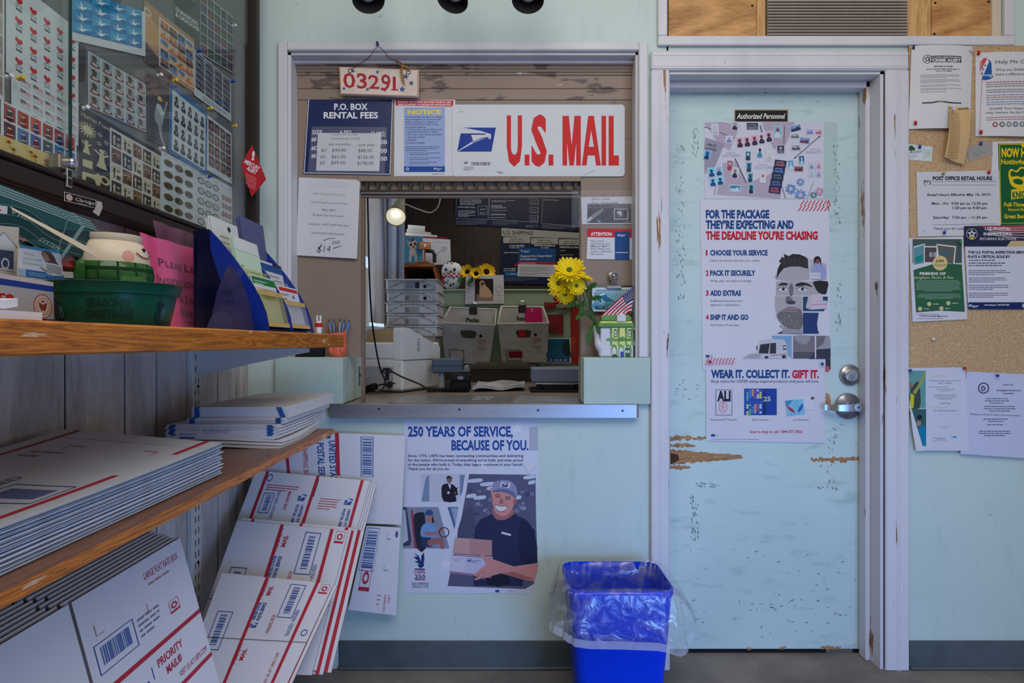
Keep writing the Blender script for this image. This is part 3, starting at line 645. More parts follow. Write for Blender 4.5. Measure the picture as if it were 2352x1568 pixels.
q = MB();q.tube([P(998,603,oy + .06),P(998,585,oy + .06),P(993,577,oy + .06),P(978,576,oy + .06)],.012,M((34,34,38),.4));tag(q.build('bookend',loc=P(998,604,oy + .06),smooth=True),'black curved bookend between the toy mailbox and the white envelope','bookend')
s = Sheet.wall(oy + .1);s.paper(0,0,0,0,(196,198,206),n=2,pts=[(964,546),(1034,550),(1036,607),(996,608),(966,606)],back=.004);s.into('print').line([(1001,588),(1012,576)],.8,(70,72,78));s.greek(1014,569,1026,3,4,(80,82,88),1.2);s.line([(1000,556),(1030,557)],.6,(120,124,130));s.done('white_envelope','large white envelope standing upright between the wooden organiser and the spotted owl','envelope')
for i,(y_,a,b,cc,sl) in enumerate(((oy + .13,541,548,(120,34,42),3),(oy + .14,534,540,(196,194,192),4),(oy + .15,525,534,(176,170,162),6),(oy + .17,516,525,(190,186,180),2))):
    s = Sheet.wall(y_);u0,u1 = (928,1028) if i == 0 else (928 + i * 3,1018 - i * 14);s.paper(0,0,0,0,cc,n=2,pts=[(u0,a),(u1,a + sl * 1.5),(u1 - 2,604),(u0,604)],back=.012)
    if i == 0: s.into('print').rect(938,543,950,549,(210,208,208));s.rect(934,543,938,549,(40,36,38));s.line([(956,545),(1026,549)],2.2,(150,30,44))
    s.done('magazine',('dark red magazine standing behind the dog card','white folder standing behind the dark red magazine','cream folder standing behind the white folder','grey white folder standing at the very back of the organiser')[i],'magazine')

# clamp lamp with its bulb lit
lc = P(909,497,1.05);lamp = thing('clamp_lamp','grey cone clamp lamp with a lit bulb hanging in the window opening','lamp',lc)
ax = Vector((.0,-.80,-.60)).normalized();T = ax.to_track_quat('-Z','Y').to_matrix().to_4x4()
q = MB();q.lathe([(0.0,.155),(.030,.15),(.040,.06),(.054,0.0)],M((112,112,96),.5,var=.05),30,T,cap0=False,cap1=False);q.build('shade',lamp,smooth=True)
q = MB();q.lathe([(.054,0),(.0545,-.004),(.050,-.004),(.049,0)],M((150,140,90),.35,.6),30,T,cap0=False,cap1=False);q.build('rim',lamp,smooth=True)
em = bpy.data.materials.new('lit_bulb');em.use_nodes = True;nt = em.node_tree;eb = nt.nodes['Principled BSDF'];eb.inputs['Base Color'].default_value = (.9,.85,.7,1);eb.inputs['Emission Color'].default_value = (1,.9,.62,1);eb.inputs['Emission Strength'].default_value = 0.40
eh = bpy.data.materials.new('lit_led');eh.use_nodes = True;eb = eh.node_tree.nodes['Principled BSDF'];eb.inputs['Emission Color'].default_value = (1,.95,.8,1);eb.inputs['Emission Strength'].default_value = 3.0
q = MB();q.lathe([(.049,-.001),(.03,.010),(0,.014)],em,30,T,cap0=False,cap1=False);b_ = q.build('bulb',lamp,smooth=True)
q = MB()
for k in range(7): q.ball(T @ Vector((.016 * math.cos(k * .9),.008 + .014 * math.sin(k * .9),.006)),.0042,eh,8)
q.build('led_dots',lamp)
pl = bpy.data.lights.new('clamp_lamp_glow','SPOT');pl.energy = 5;pl.color = (1,.88,.62);pl.spot_size = 1.7;po = bpy.data.objects.new('clamp_lamp_glow',pl);C.objects.link(po);po.location = lc + ax * .03;po.rotation_euler = ax.to_track_quat('-Z','Y').to_euler()
q = MB();q.tube(spline([P(904,440,1.2),P(912,458,1.15),P(935,470,1.2),P(965,482,1.25),P(988,488,1.3),P(1003,479,1.3),P(1010,462,1.3),P(1014,430,1.3)],6),.0035,M((150,146,132),.5));tag(q.build('lamp_cord',smooth=True),'pale grey cord looping from the clamp lamp towards the dark menu boards','cord')
q = MB();q.tube([lc - ax * .15,P(905,430,1.2)],.008,DARKM);q.box(tuple(P(905,430,1.2) - Vector((.02,.02,.0))),(P(905,430,1.2).x + .02,1.22,2.5),DARKM);q.build('clamp_arm',lamp).location = -lc

# menu boards
ND = (26,36,72);NF = (206,210,222)
def menu(poly,label,fn,y=2.386,rgb=ND):
    s = Sheet.wall(y);s.paper(0,0,0,0,rgb,n=2,pts=poly,back=.01,rough=.3);s.into('lettering');fn(s);return s.done('menu_board',label,'menu board','dark menu boards')
def m1(s):
    s.line([(1048,452),(1047,502),(1121,504),(1123,452)],.7,NF)
    s.greek(1056,457,1112,5,3.4,NF,1.6);s.text('REGISTERED MAIL',1052,477,3.4,NF,w=40,bold=.03,slope=.02);s.greek(1052,484,1094,4,2.9,NF,1.2);s.greek(1052,495,1092,2,2.9,NF,1.2);s.frame(1098,473,1119,493,.6,NF);s.text('$16.75',1103,482,3,NF,w=11,bold=.03);s.text('$23.40',1103,490,2.6,NF,w=11,bold=.03)
    s.greek(1047,508,1126,4,2.8,(120,126,146),1.3)
def m2(s):
    s.line([(1125,452),(1123,503),(1236,511),(1238,452)],.7,NF)
    s.text('RETURN RECEIPT',1129,455.5,3.2,NF,w=38,bold=.03,slope=.02);s.greek(1129,461,1185,2,3,NF,1.2);s.text('SIGNATURE',1128,474,3.2,NF,w=25,bold=.03);s.text('CONFIRMATION',1128,478.5,3.2,NF,w=34,bold=.03);s.greek(1128,484,1188,1,3,NF,1.2);s.text('CERTIFIED MAIL',1127,494,3.2,NF,w=35,bold=.03);s.greek(1127,500,1186,1,3,NF,1.2)
    for v in (456,476,495): s.frame(1217,v,1235,v + 13,.6,NF);s.text('$4.10',1221,v + 6,2.4,NF,w=10);s.text('$2.62',1221,v + 11,2.4,NF,w=10)
    s.greek(1131,509,1192,3,2.9,(120,126,146),1.3,slope=.03);s.greek(1208,519,1236,2,2.9,(150,156,170),1.3)
def m3(s):
    s.line([(1247,452),(1244,513),(1332,520)],.7,NF);s.text('Flat Rate Envelope',1249,460,3,NF,w=34,bold=.02,slope=.02);s.greek(1245,518,1332,3,2.9,(120,126,146),1.3,slope=.03)
menu([(1044,440),(1122.5,440),(1122,519),(1045,516)],'dark blue menu board with a registered mail price, the one nearest the lamp',m1);menu([(1124,440),(1239,440),(1239,526),(1122.6,519.4)],'dark blue menu board listing return receipt, signature confirmation and certified mail',m2);menu([(1240.5,440),(1335,440),(1335,532),(1240.5,526)],'dark blue menu board headed flat rate envelope, nearest the mint wall box',m3)
s = Sheet.wall(2.388);s.paper(0,0,0,0,(28,38,72),n=2,pts=[(1151,522),(1340,534),(1340,656),(1149,651)],back=.008,rough=.35);s.into('lettering');LG = (176,172,164)
s.poly([(1152,523),(1340,535),(1340,548),(1152,542)],LG);s.text('U.S. SHIPPING',1156,538,9,(30,32,40),w=68,bold=.012,slope=.02)
for a,b,l1,l2 in ((1156,1218,'PRIORITY MAIL','EXPRESS SERVICE'),(1220,1282,'PRIORITY MAIL','SERVICE'),(1284,1340,'FIRST-CLASS','MAIL SERVICE')):
    s.rect(a,544 + (a - 1156) * .04,b,558 + (a - 1156) * .04,LG);k = (a - 1156) * .04;s.text(l1,(a + b) / 2,550.5 + k,2.8,(40,42,48),w=30,al='c',bold=.02,slope=.02);s.text(l2,(a + b) / 2,555.5 + k,2.8,(40,42,48),w=38,al='c',bold=.02,slope=.02)
s.rect(1156,559,1218,634,(20,32,62));s.rect(1220,561,1282,634,(16,18,26));s.rect(1284,563,1340,593,(10,10,18));s.rect(1284,593,1340,634,(150,140,122))
s.text('1-3 DAY DELIVERY',1187,566,3.6,WHT,w=36,al='c',bold=.03);s.text('TO MOST DESTINATIONS',1187,570,2.2,WHT,w=34,al='c',bold=.02);s.text('EXPECTED DELIVERY IN',1251,565,3.6,WHT,w=48,al='c',bold=.03,slope=.02);s.text('2-3 DAYS',1251,571,3.4,WHT,w=19,al='c',bold=.03);s.text('EXPECTED 2-5 DAY',1286,569,3.6,WHT,w=44,bold=.03,slope=.02)
s.text('Letters',1287,576,2.6,WHT,w=12);s.text('Large Envelopes',1287,586,2.6,WHT,w=30);s.text('Regular Flat Rate Env',1157.5,581,2.6,WHT,w=34,bold=.02);s.text('Use any eligible',1157,618,3,WHT,w=28,bold=.02);s.text('box or envelope',1157,622.5,3,WHT,w=28,bold=.02);s.rect(1160,625,1200,633,(40,110,170));s.greek(1172,630,1192,1,3,WHT,1.4);s.disc(1185,608,3,RED)
s.greek(1160,637,1240,4,2.6,(110,118,140),1.0);s.done('menu_board','blue and grey board headed U.S. shipping, below the dark menu boards','menu board','dark menu boards')
s = Sheet.wall(2.382);s.paper(0,0,0,0,(200,202,208),n=2,pts=[(1192,568),(1277,571),(1277,637),(1188,634)]);s.into('print');s.poly([(1192,568),(1277,571),(1277,602),(1190,600)],(24,76,140));s.poly([(1190,600),(1277,602),(1277,608),(1189.6,606)],(184,34,44));s.text('Temporary Price Change Related',1195,590,4.4,WHT,w=73,bold=.02,slope=-.01);s.text('to Transportation',1195,596.5,4.4,WHT,w=38,bold=.02);s.eagle(1196,574,5,WHT,(24,76,140));s.greek(1203,577,1220,2,2.6,WHT,1.2);s.greek(1194,605,1258,1,3,(230,170,174),1.6);s.greek(1194,614,1268,4,3.2,(110,112,120),1.1);s.greek(1194,628,1264,2,3.2,(110,112,120),1.1);s.done('price_notice','blue and white price change notice stuck over the U.S. shipping board','notice')

# things on the green partition
oc = P(1038,664,gy + .09);owl = thing('plush_owl','round white plush owl with black spots and a red checked scarf','soft toy',oc);d_ = (CD + gy + .07) / F
OW = M((206,208,214),.9,var=.05,scale=40,bump=.2);OB = M((34,34,44),.7);u = lambda k: k * d_
q = MB();q.ball((0,0,u(20)),(u(23),u(20),u(21)),OW,24);q.build('body',owl,smooth=True);q = MB();q.ball((0,0,u(42)),(u(24),u(22),u(22)),OW,24);q.build('head',owl,smooth=True)
def on_ball(c,r,th,ph): return Vector((c[0] + r[0] * math.sin(th) * math.sin(ph),c[1] - r[1] * math.sin(th) * math.cos(ph),c[2] + r[2] * math.cos(th)))
r4 = random.Random(3);q = MB()
for k in range(46):
    th,ph = r4.uniform(.9,2.3),r4.uniform(-1.4,1.4);q.ball(on_ball((0,0,u(20)),(u(23),u(20),u(21)),th,ph),u(1.7),OB,6)
for k in range(30):
    th,ph = r4.uniform(.1,.85),r4.uniform(-2.2,2.2);q.ball(on_ball((0,0,u(42)),(u(24),u(22),u(22)),th,ph),u(1.7),OB,6)
q.build('spots',owl)
for sx in (-1,1):
    q = MB();c = on_ball((0,0,u(42)),(u(24),u(22),u(22)),1.5,sx * .42 - .1);q.ball(c,u(3.4),M((90,84,66),.5),12);q.ball(c - Vector((0,u(1.6),0)),u(2.4),M((12,12,14),.1),12);q.build('eye',owl,smooth=True)
q = MB();c = on_ball((0,0,u(42)),(u(24),u(22),u(22)),1.75,-.04);q.ball(c,(u(2),u(2),u(3.2)),M((14,14,22),.3),10);q.build('beak',owl,smooth=True)
for k in range(2):
    q = MB();n = 22;m1_,m2_ = M((176,28,40),.8),M((214,212,214),.8)
    for i in range(n):
        a0,a1 = 2 * math.pi * i / n,2 * math.pi * (i + 1) / n;z0 = u(28 + 3.5 * k) ;rr = u(22.5)
        q.add([(rr * math.cos(a) * (1 + .02),rr * math.sin(a),z) for a in (a0,a1) for z in (z0,z0 + u(3.5))],[(0,2,3,1)],(m1_,m2_)[(i + k) % 2])
    q.build('scarf',owl)
q = MB();q.slab(lambda a,b: (-u(21) + u(5) * a,-u(12) - .003,u(29 - 26 * b)),2,4,(0,.003,0),M((176,28,40),.8));q.build('scarf_end',owl)
YEL = M((228,186,28),.6,var=.1,scale=60);YEL2 = M((236,206,20),.55,var=.08,scale=60);LEAF = M((52,92,38),.6,var=.2,scale=40)
def bloom(o,T,r,npet,pet_m,ctr_m,rc,rows=2,cup=.25,wid=.3,seed=1,ctr_h=.5):
    rr = random.Random(seed);q = MB()
    for row in range(rows):
        for k in range(npet):
            a = 2 * math.pi * (k + row * .5 + rr.uniform(-.2,.2)) / npet;L_ = r * rr.uniform(.86,1.05) * (1 - .15 * row);cu = cup * rr.uniform(.6,1.3) + .12 * row
            pts = []
            for t,w in ((0.15,.35),(.45,.9),(.75,1.0),(.92,.6),(1.0,.08)):
                h = L_ * cu * t * t;ww = w * wid * r * .5
                for sgn in (-1,0,1): pts.append(T @ Vector((math.cos(a) * L_ * t - math.sin(a) * ww * sgn,math.sin(a) * L_ * t + math.cos(a) * ww * sgn,h - (.03 * r if sgn == 0 else 0))))
            q.add(pts,[(i * 3 + j,i * 3 + j + 1,i * 3 + j + 4,i * 3 + j + 3) for i in range(4) for j in range(2)],pet_m)
    q.build('petals',o,smooth=True);q = MB();q.ball((0,0,0),(rc,rc,rc * ctr_h),ctr_m,14,T @ Matrix.Translation((0,0,r * .06)));q.build('flower_centre',o,smooth=True)
for i,(px,py,r,lb) in enumerate(((1074,624,17,'nearest the spotted owl'),(1094,628,16,'drooping lowest over the pug card'),(1117,624,21,'largest and farthest from the spotted owl'))):
    c = P(px,py,gy + (.03,-.03,.08)[i]);o = thing('sunflower','yellow sunflower on the green partition, ' + lb,'flower',c,'sunflowers beside the spotted owl');d_ = (CD + gy) / F
    T = TR((0,0,0),math.radians(72),0,math.radians((-24,0,20)[i]));bloom(o,T,r * d_,13,YEL,M((30,20,16),.9,var=.2,scale=200),r * .36 * d_,2,.3,.42,i)
    q = MB();q.tube([(0,.01,0),(0,.05,-.05),(.004 * i,.06,wz(664,gy) - c.z + .003)],.003,LEAF,6);q.build('stem',o)
    q = MB();q.grid(lambda a,b: ((a - .5) * .03 * math.sin(math.pi * b) - .02 - .03 * b,-.004 - .01 * b,-.02 - .055 * b),3,6,LEAF);q.build('leaf',o,smooth=True)
s = Sheet.wall(gy - .014);s.paper(0,0,0,0,(198,198,206),n=2,pts=[(1070,634),(1157,631),(1158,697),(1068,698)]);s.into('photo_print').rect(1091,640,1133,691,(48,36,36));s.rect(1094,676,1133,691,(150,118,100));s.poly([(1101,650),(1105,644),(1112,646),(1115,655),(1124,664),(1130,676),(1126,682),(1104,682),(1101,668),(1102,658)],(196,164,134),4);s.disc(1108,652,3.4,(52,40,40));s.disc(1104,649,1,(20,16,16));s.disc(1111,649,1,(20,16,16))
s.into('handwriting').text('To',1073,651,3.4,(40,44,70),w=6,it=.3);s.text('Patty',1073,658,4,(40,44,70),w=11,it=.4);s.line(spline([(1145,672),(1138,664),(1137,659),(1141,657),(1145,661),(1149,657),(1153,660),(1151,666),(1145,672)],3),.6,(150,90,90));s.text('XO',1143,680,4,(170,90,90),w=7);s.text('Love',1142,692,3.6,(60,60,84),w=9,it=.4);s.done('pug_card','white card with a photo of a sitting pug and handwriting, on the green partition','card')

# mail tubs hanging on the partition
def tub(p,label,hand,tag_col=None):
    """p: the eight corners: back rim L R, front rim L R, bottom front L R, bottom back L R."""
    TB = surf('dirty_white_plastic' + label[:3],(186,186,182),.4,[((160,156,150),8,(1,1,1),.4,.65,.8,5),((110,104,98),24,(1,1,1),.64,.72,.7,5)],.1,30)
    bl,br,fl,fr,dl,dr,el,er = p;c = (fl + fr) / 2;o = thing('mail_tub',label,'tub',c,'white mail tubs hanging on the green partition');q = MB()
    up = lambda a,b,k: a + (b - a) * k
    for (a,b,cc,d) in ((fl,fr,dr,dl),(bl,fl,dl,el),(fr,br,er,dr),(br,bl,el,er),(dl,dr,er,el)):
        n = (b - a).cross(d - a).normalized() * .003
        q.slab(lambda x,y: up(up(a,b,x),up(d,cc,x),y),4,4,n,TB)
    q.build('body',o).location = -c;q = MB()
    q.tube([bl,br,fr,fl,bl],.0065,TB,6);q.build('rim',o).location = -c
    n = (fr - fl).cross(dl - fl).normalized()
    if n.y > 0: n = -n
    s = Sheet(fl,(fr - fl) / 100,(dl - fl) / 80);s.N = n;s.base = .0045
    s.into('handle_slot').poly(spline([(36,13),(62,13),(62,23),(58,27),(40,27),(36,23)],3,True),(70,72,56));s.into('label_holder').frame(10,52,38,75,.9,(44,40,40))
    if tag_col: s.rect(15,55,42,68,tag_col);s.rect(40,12,52,26,(196,30,56))
    s.into('lettering').disc(72,22,3,(26,26,30));s.greek(66,31,84,3,4,(190,120,116),2);s.text('HANDLE WITH',65,47,2.6,(40,40,44),w=17);s.text('CARE',70,51,2.6,(40,40,44),w=8)
    for k in range(8): s.into('studs').disc(16 + (k % 4) * 8 + (k // 4) * 40,38 + (k // 4) * 18,2.2,(172,172,170))
    for nm,mbb in s.b.items(): mbb.build(nm,o).location = -c
    s = Sheet(bl,(br - bl) / 100,(el - bl) / 80);s.N = -(br - bl).cross(el - bl).normalized();s.N = s.N if s.N.y < 0 else -s.N;s.base = .0045
    hand(s)
    for nm,mbb in s.b.items(): mbb.build(nm,o).location = -c
    q = MB();m_ = (bl + br) / 2;q.tube([m_ + Vector((.022 * math.cos(a),0,.012 + .022 * math.sin(a))) for a in [k * math.pi / 8 for k in range(9)]],.0025,CHROME,6);q.box(tuple(m_ + Vector((-.024,-.006,-.035))),tuple(m_ + Vector((.024,.004,.012))),M((52,52,56),.4,.5),.003);q.build('bulldog_clip',o).location = -c
yb,yf = gy - .03,gy - .25
tub((P(1034,706,yb),P(1140,711,yb),P(1015,741,yf),P(1137,747,yf),P(1022,832,yf + .1),P(1124,838,yf + .1),P(1030,800,yb),P(1120,800,yb)),'dirty white plastic mail tub with a black lettered strip inside, nearest the letter trays',
    lambda s: s.into('lettering').text('Packs',36,26,8,(36,36,40),w=28,bold=.03))
def retail(s):
    s.into('lettering').text('Retail',34,26,8,(36,36,40),w=22,bold=.03);s.into('pink_note').rect(54,2,96,34,(186,20,96));s.rect(70,2,76,10,(206,90,140))
tub((P(1152,704,yb),P(1247,705,yb),P(1143,744,yf),P(1260,742,yf),P(1154,834,yf + .1),P(1254,832,yf + .1),P(1162,800,yb),P(1246,800,yb)),'dirty white plastic mail tub with a bright pink note inside and a red tag',retail,(124,24,34))

# letter trays
TRY = surf('dirty_tray_plastic',(190,190,188),.45,[((164,160,154),10,(1,1,1),.4,.62,.8,5),((116,108,98),30,(1,1,1),.64,.70,.8,4)],.1,30)
ty = 1.05;d_ = (CD + ty) / F;x0,x1 = wx(885,ty),wx(1007,ty)
names = ('at the bottom of the stack behind the printer','second from the bottom of the stack','in the middle of the stack','second from the top of the stack','on top of the stack, with a window in its end')
for i in range(5):
    pyb = 773 - i * 26.8;z0 = wz(pyb,ty);z1 = wz(pyb - 25.6,ty);k = (i % 2) * .004 - .002;o = thing('letter_tray','dirty white plastic letter tray ' + names[i],'tray',((x0 + x1) / 2,ty,z0),'white letter trays stacked behind the printer');c = Vector(o.location)
    q = MB();q.box((x0 + .006 + k,ty + .002,z0),(x1 - .006 + k,ty + .36,z1 - .006),TRY,.006);q.box((x0 + k,ty - .004,z1 - .009),(x1 + k,ty + .366,z1 - .0005),TRY,.003);q.build('body',o).location = -c
    s = Sheet.wall(ty);s.base = .0022;mid = pyb - 13;U = 946
    if i == 4: s.into('handle_slot').rect(932,mid - 5,954,mid + 9,(124,130,142));s.rect(954,mid - 5,963,mid + 9,(40,42,36))
    else: s.into('handle_slot').rect(930,mid - 1,962,mid + 11,(150,148,142));s.rect(931,mid - 1,939,mid + 11,(120,112,100))
    s.line([(893,mid + 10),(908,mid + 2),(922,mid - 4),(938,mid - 7),(956,mid - 7),(972,mid - 4),(986,mid + 2),(1000,mid + 10)],1.2,(140,136,128))
    for nm,mbb in s.b.items(): mbb.build(nm,o).location = -c
    q = MB()
    for a,b in ((898,6),(910,1),(922,-5),(939,-9),(954,-9),(972,-5),(985,1),(997,7)): p = P(a,mid + b,ty + .001);q.ball(p,.0055,M((150,148,142),.4),8)
    q.build('studs',o,smooth=True).location = -c
    q = MB()
    if i >= 3: p = P(976,mid + 5,ty - .0005);q.lathe([(.009,0),(.009,.001),(0,.001)],M((18,18,22),.5),14,TR(p,math.pi / 2),cap0=False);q.build('sticker_dot',o).location = -c
q = MB();q.box((x0 + .02,ty + .01,CZ + .0005),(x1 - .02,ty + .35,wz(773,ty)),M((150,140,126),.6,var=.05),.003);tag(q.build('riser_box',loc=((x0 + x1) / 2,ty + .2,1.0)),'plain box on the counter carrying the stack of letter trays','box')

# printer
pc = Vector((-.459,3.0 - CD,CZ));e1 = Vector((.134,.35,0)).normalized();e0 = Vector((-e1.y,e1.x,0))
pr = thing('label_printer','large off white printer on the counter, seen from its cable side','printer',pc)
PW = M((200,200,198),.4,var=.03);G = lambda a,b,z: e0 * a + e1 * b + Vector((0,0,z))
def gb(q,a0,a1,b0,b1,z0,z1,m,c=.006):
    T = Matrix(((e0.x,e1.x,0,0),(e0.y,e1.y,0,0),(0,0,1,0),(0,0,0,1)));q.box((a0,b0,z0),(a1,b1,z1),m,c,T)
q = MB();gb(q,0,.225,0,.36,.005,.145,PW,.01);gb(q,.002,.223,.003,.36,.145,.222,PW,.008);q.build('body',pr)
q = MB();q.prism([(0.004,.145),(.004,.275),(.012,.288),(.05,.286),(.36,.20),(.36,.145)],lambda p: G(-.002,p[0],p[1]),lambda p: G(.05,p[0],p[1]),PW);q.build('cover',pr)
q = MB();gb(q,.045,.222,-.0035,.0,.012,.115,M((156,158,164),.5,var=.04),.003);q.build('port_panel',pr)
q = MB();gb(q,.065,.085,-.008,-.003,.055,.105,M((44,46,54),.4),.002);gb(q,.048,.066,-.022,-.003,.024,.050,DARKM,.003);gb(q,.07,.09,-.01,-.003,.03,.045,M((60,66,76),.4),.002);q.build('port',pr)
s = Sheet(pc + G(.222,-.004,.115),-e0 * .001,Vector((0,0,-.001)));s.N = -e1;s.into('lettering');s.greek(12,12,40,4,9,(60,62,70),2.4);s.greek(12,52,60,5,8,(120,124,132),1.6)
for nm,mbb in s.b.items(): mbb.build(nm,pr).location = -pc
s = Sheet(pc + G(-.0025,.13,.24),e1 * .001,Vector((0,0,-.001)));s.N = -e0;s.into('worn_lettering');s.bars(0,0,22,60,(150,148,146),10,vert=True)
for nm,mbb in s.b.items(): mbb.build(nm,pr).location = -pc
q = MB();KR = M((176,156,126),.7,var=.08)
for (a0,b0,a1,b1) in ((842,.83,925,.84),): pass
x0,x1,yy = wx(842,.972),wx(932,.972),.972
for (xa,xb,ya,yb_) in ((x0,x1,yy,yy + .004),(x0,x1,yy + .064,yy + .068),(x0,x0 + .004,yy + .004,yy + .064),(x1 - .004,x1,yy + .004,yy + .064)): q.box((xa,ya,CZ),(xb,yb_,wz(757 if ya == yy else 762,yy)),KR)
q.box((x0,yy + .004,CZ + .0005),(x1,yy + .064,CZ + .004),KR);q.slab(lambda a,b: (x0 + .1 + a * .07,yy + .008 + .05 * b,wz(770,yy) + .02 * b),2,2,(0,0,.003),KR);tag(q.build('open_carton',loc=(x0,yy,CZ)),'open tan cardboard carton standing behind the off white printer','carton')
# cables and adapter
BC = M((22,22,26),.4)
q = MB();T = TR(PZ(850,893,CZ + .017) + Vector((0,-.02,.004)),0,math.radians(-18),math.radians(-20));q.box((-.035,-.02,-.012),(.035,.02,.014),BC,.004,T);tag(q.build('power_adapter',loc=PZ(850,893,CZ)),'black power adapter brick lying on the counter by the printer','power adapter')
q = MB();q.tube(spline([P(844,436,.10),P(846,520,.12),P(848,620,.16),P(853,720,.25),P(862,790,.34),P(873,846,.42),P(884,872,.44),P(883,885,.44),P(876,897,.43),P(862,899,.42)],8),.0035,BC,6);tag(q.build('cable',smooth=True),'long black cable hanging down in front of the curtain to the counter','cable')
q = MB();q.tube(spline([P(876,854,.40),P(884,848,.40),P(896,850,.40),P(904,855,.40),P(925,866,.40),P(950,876,.40),P(968,884,.40),P(984,895,.40),P(988,898,.41)],6),.004,BC,6);q.tube(spline([P(876,854,.40),P(880,848,.42),P(892,846,.42),P(900,852,.40),P(890,856,.40),P(876,854,.40)],5),.0035,BC,6);tag(q.build('cable',smooth=True),'black cable looped by the printer ports and running to the scanner','cable')
q = MB();q.tube(spline([P(907,880,.47),P(898,881,.45),P(880,882,.44),P(865,886,.45)],5),.0035,BC,6);tag(q.build('cable',smooth=True),'short black plug cable from the printer to the power adapter','cable')
c = PZ(1060,899,CZ);sc = thing('barcode_scanner','black barcode scanner standing on the counter with its coiled cord','scanner',c)
q = MB();q.box((-.045,-.03,.004),(.042,.05,.078),BC,.008);q.box((-.045,-.036,.045),(.042,.02,.080),M((30,30,34),.25),.006);q.build('head',sc);q = MB();q.box((-.075,-.02,.0005),(-.045,.05,.05),M((46,44,44),.3),.006);q.box((-.14,.0,.0005),(-.075,.06,.012),M((52,52,54),.35),.004);q.build('stand',sc)
q = MB();q.lathe([(.012,0),(.012,.001),(0,.001)],M((120,124,134),.4),16,TR((-.002,-.0365,.064),math.pi / 2),sx=1.2,sy=.7,cap0=False);q.build('badge',sc)
q = MB();n = 260;q.tube([(-.15 + .185 * k / n + .002 * math.sin(k * .6),-.050 + .010 * math.cos(2 * math.pi * k / 13) - .004,.0125 + .010 * math.sin(2 * math.pi * k / 13)) for k in range(n)],.0022,BC,5);q.build('coiled_cord',sc,smooth=True)
q = MB();q.ball((-.118,.028,.012),(.012,.006,.012),M((176,190,40),.4),12);q.build('green_tape',sc) if False else None
c = PZ(1022,896,CZ);dsp = thing('tape_stand','blue grey plastic box raised on a clear stand behind the scanner','stand',c)
q = MB();BG_ = M((74,88,102),.4,var=.05);k = (CD + c.y) / F;q.box((-30 * k,-.01,39 * k),(40 * k,.10,73 * k),BG_,.006);q.box((-30 * k,-.013,56 * k),(40 * k,-.01,57 * k),M((50,62,74),.4));q.build('box',dsp);q = MB();q.tube([(-.018,.03,.001),(-.018,.03,39 * k)],.014,film((170,174,178),.55),14);q.lathe([(.05,.0005),(.05,.008),(.02,.012)],film((170,174,178),.55),20,TR((-.018,.03,0)));q.build('stand',dsp)
q = MB();q.box((44 * k,.0,48 * k),(54 * k,.09,57 * k),M((120,124,128),.4),.002);q.box((40 * k,.0,42 * k),(56 * k,.09,48 * k),M((104,108,112),.4),.002);q.build('ledge',dsp)
q = MB();a,b,c1,d1 = PZ(1086,900,CZ),PZ(1205,898,CZ),PZ(1205,884,CZ),PZ(1100,886,CZ)
r5 = random.Random(4);q.slab(lambda x,y: (a * (1 - x) * (1 - y) + b * x * (1 - y) + c1 * x * y + d1 * (1 - x) * y) + Vector((0,0,.0225 + .006 * math.sin(9 * x + 3 * y) * math.cos(7 * y) + .002 * r5.random())),16,8,(0,0,-.012),surf('bag_plastic',(182,182,186),.3,[((130,130,134),14,(.4,1,1),.45,.62,.8,5)],.4,30));tag(q.build('folded_bag',loc=(a + c1) / 2,smooth=True),'folded white plastic bag lying on the counter between scanner and scale','bag')
# postal scale
x0 = wx(1222,.62);x1 = wx(1345,.62);yz = .62;sl = thing('postal_scale','grey blue postal scale with a black base at the end of the counter','scale',((x0 + x1) / 2,yz,CZ));c = Vector(sl.location)
q = MB();q.box((x0,yz,wz(878,yz)),(x1,yz + .24,wz(846,yz)),M((112,122,150),.5,var=.04),.004);q.box((x0 + .015,yz + .005,wz(883,yz)),(x1,yz + .23,wz(878,yz)),CHROME,.002);q.build('platform',sl).location = -c
q = MB();q.box((x0 - .008,yz - .05,CZ + .0005),(x1,yz + .20,CZ + .010),BC,.003);q.box((x0 + .02,yz,CZ + .01),(x0 + .05,yz + .03,wz(883,yz)),BC,.003);q.box((x0 + .05,yz + .02,CZ + .01),(x1,yz + .10,CZ + .025),M((40,42,48),.3),.003);q.box((x1 - .05,yz,CZ + .01),(x1 - .02,yz + .03,wz(883,yz)),BC,.003);q.build('base',sl).location = -c
# red envelopes, calendar and sticker on the partition
def flat(name,y,pts,rgb,label,cat,fn=None,back=.0006,**k):
    s = Sheet.wall(y);s.paper(0,0,0,0,rgb,n=2,pts=pts,back=back,**k)
    if fn: fn(s)
    return s.done(name,label,cat)
CR = surf('crinkled_red',(132,26,34),.25,[((86,14,22),14,(1,1,1),.45,.6,.8,5),((180,80,84),30,(1,1,1),.66,.72,.5,4)],.5,40)
flat('red_envelope',gy - .012,[(1249,694),(1288,695),(1275,708),(1254,712)],None,'crumpled dark red wrapper at the top of the green partition','wrapper',mat=CR);flat('red_envelope',gy - .010,[(1258,722),(1294,722),(1294,767),(1261,766)],None,'square dark red plastic envelope between the tub and the orange red folder','envelope',mat=CR)
flat('red_folder',gy - .006,[(1310,702),(1336,700),(1336,836),(1311,834)],None,'tall orange red folder hanging beside the window edge','folder',mat=surf('orange_red',(150,34,22),.35,[((190,70,30),8,(1,1,1),.52,.68,.8,4)]))
def cal(s): s.into('print').rect(1258,778,1308,832,(24,84,112));s.poly([(1258,806),(1280,800),(1308,804),(1308,822),(1258,822)],(36,92,120),3);s.poly([(1292,790),(1300,782),(1308,786),(1308,816),(1294,812)],(26,52,44),4);s.rect(1258,822,1308,832,(30,66,120));s.bars(1262,824,1304,830,(150,170,200),8)
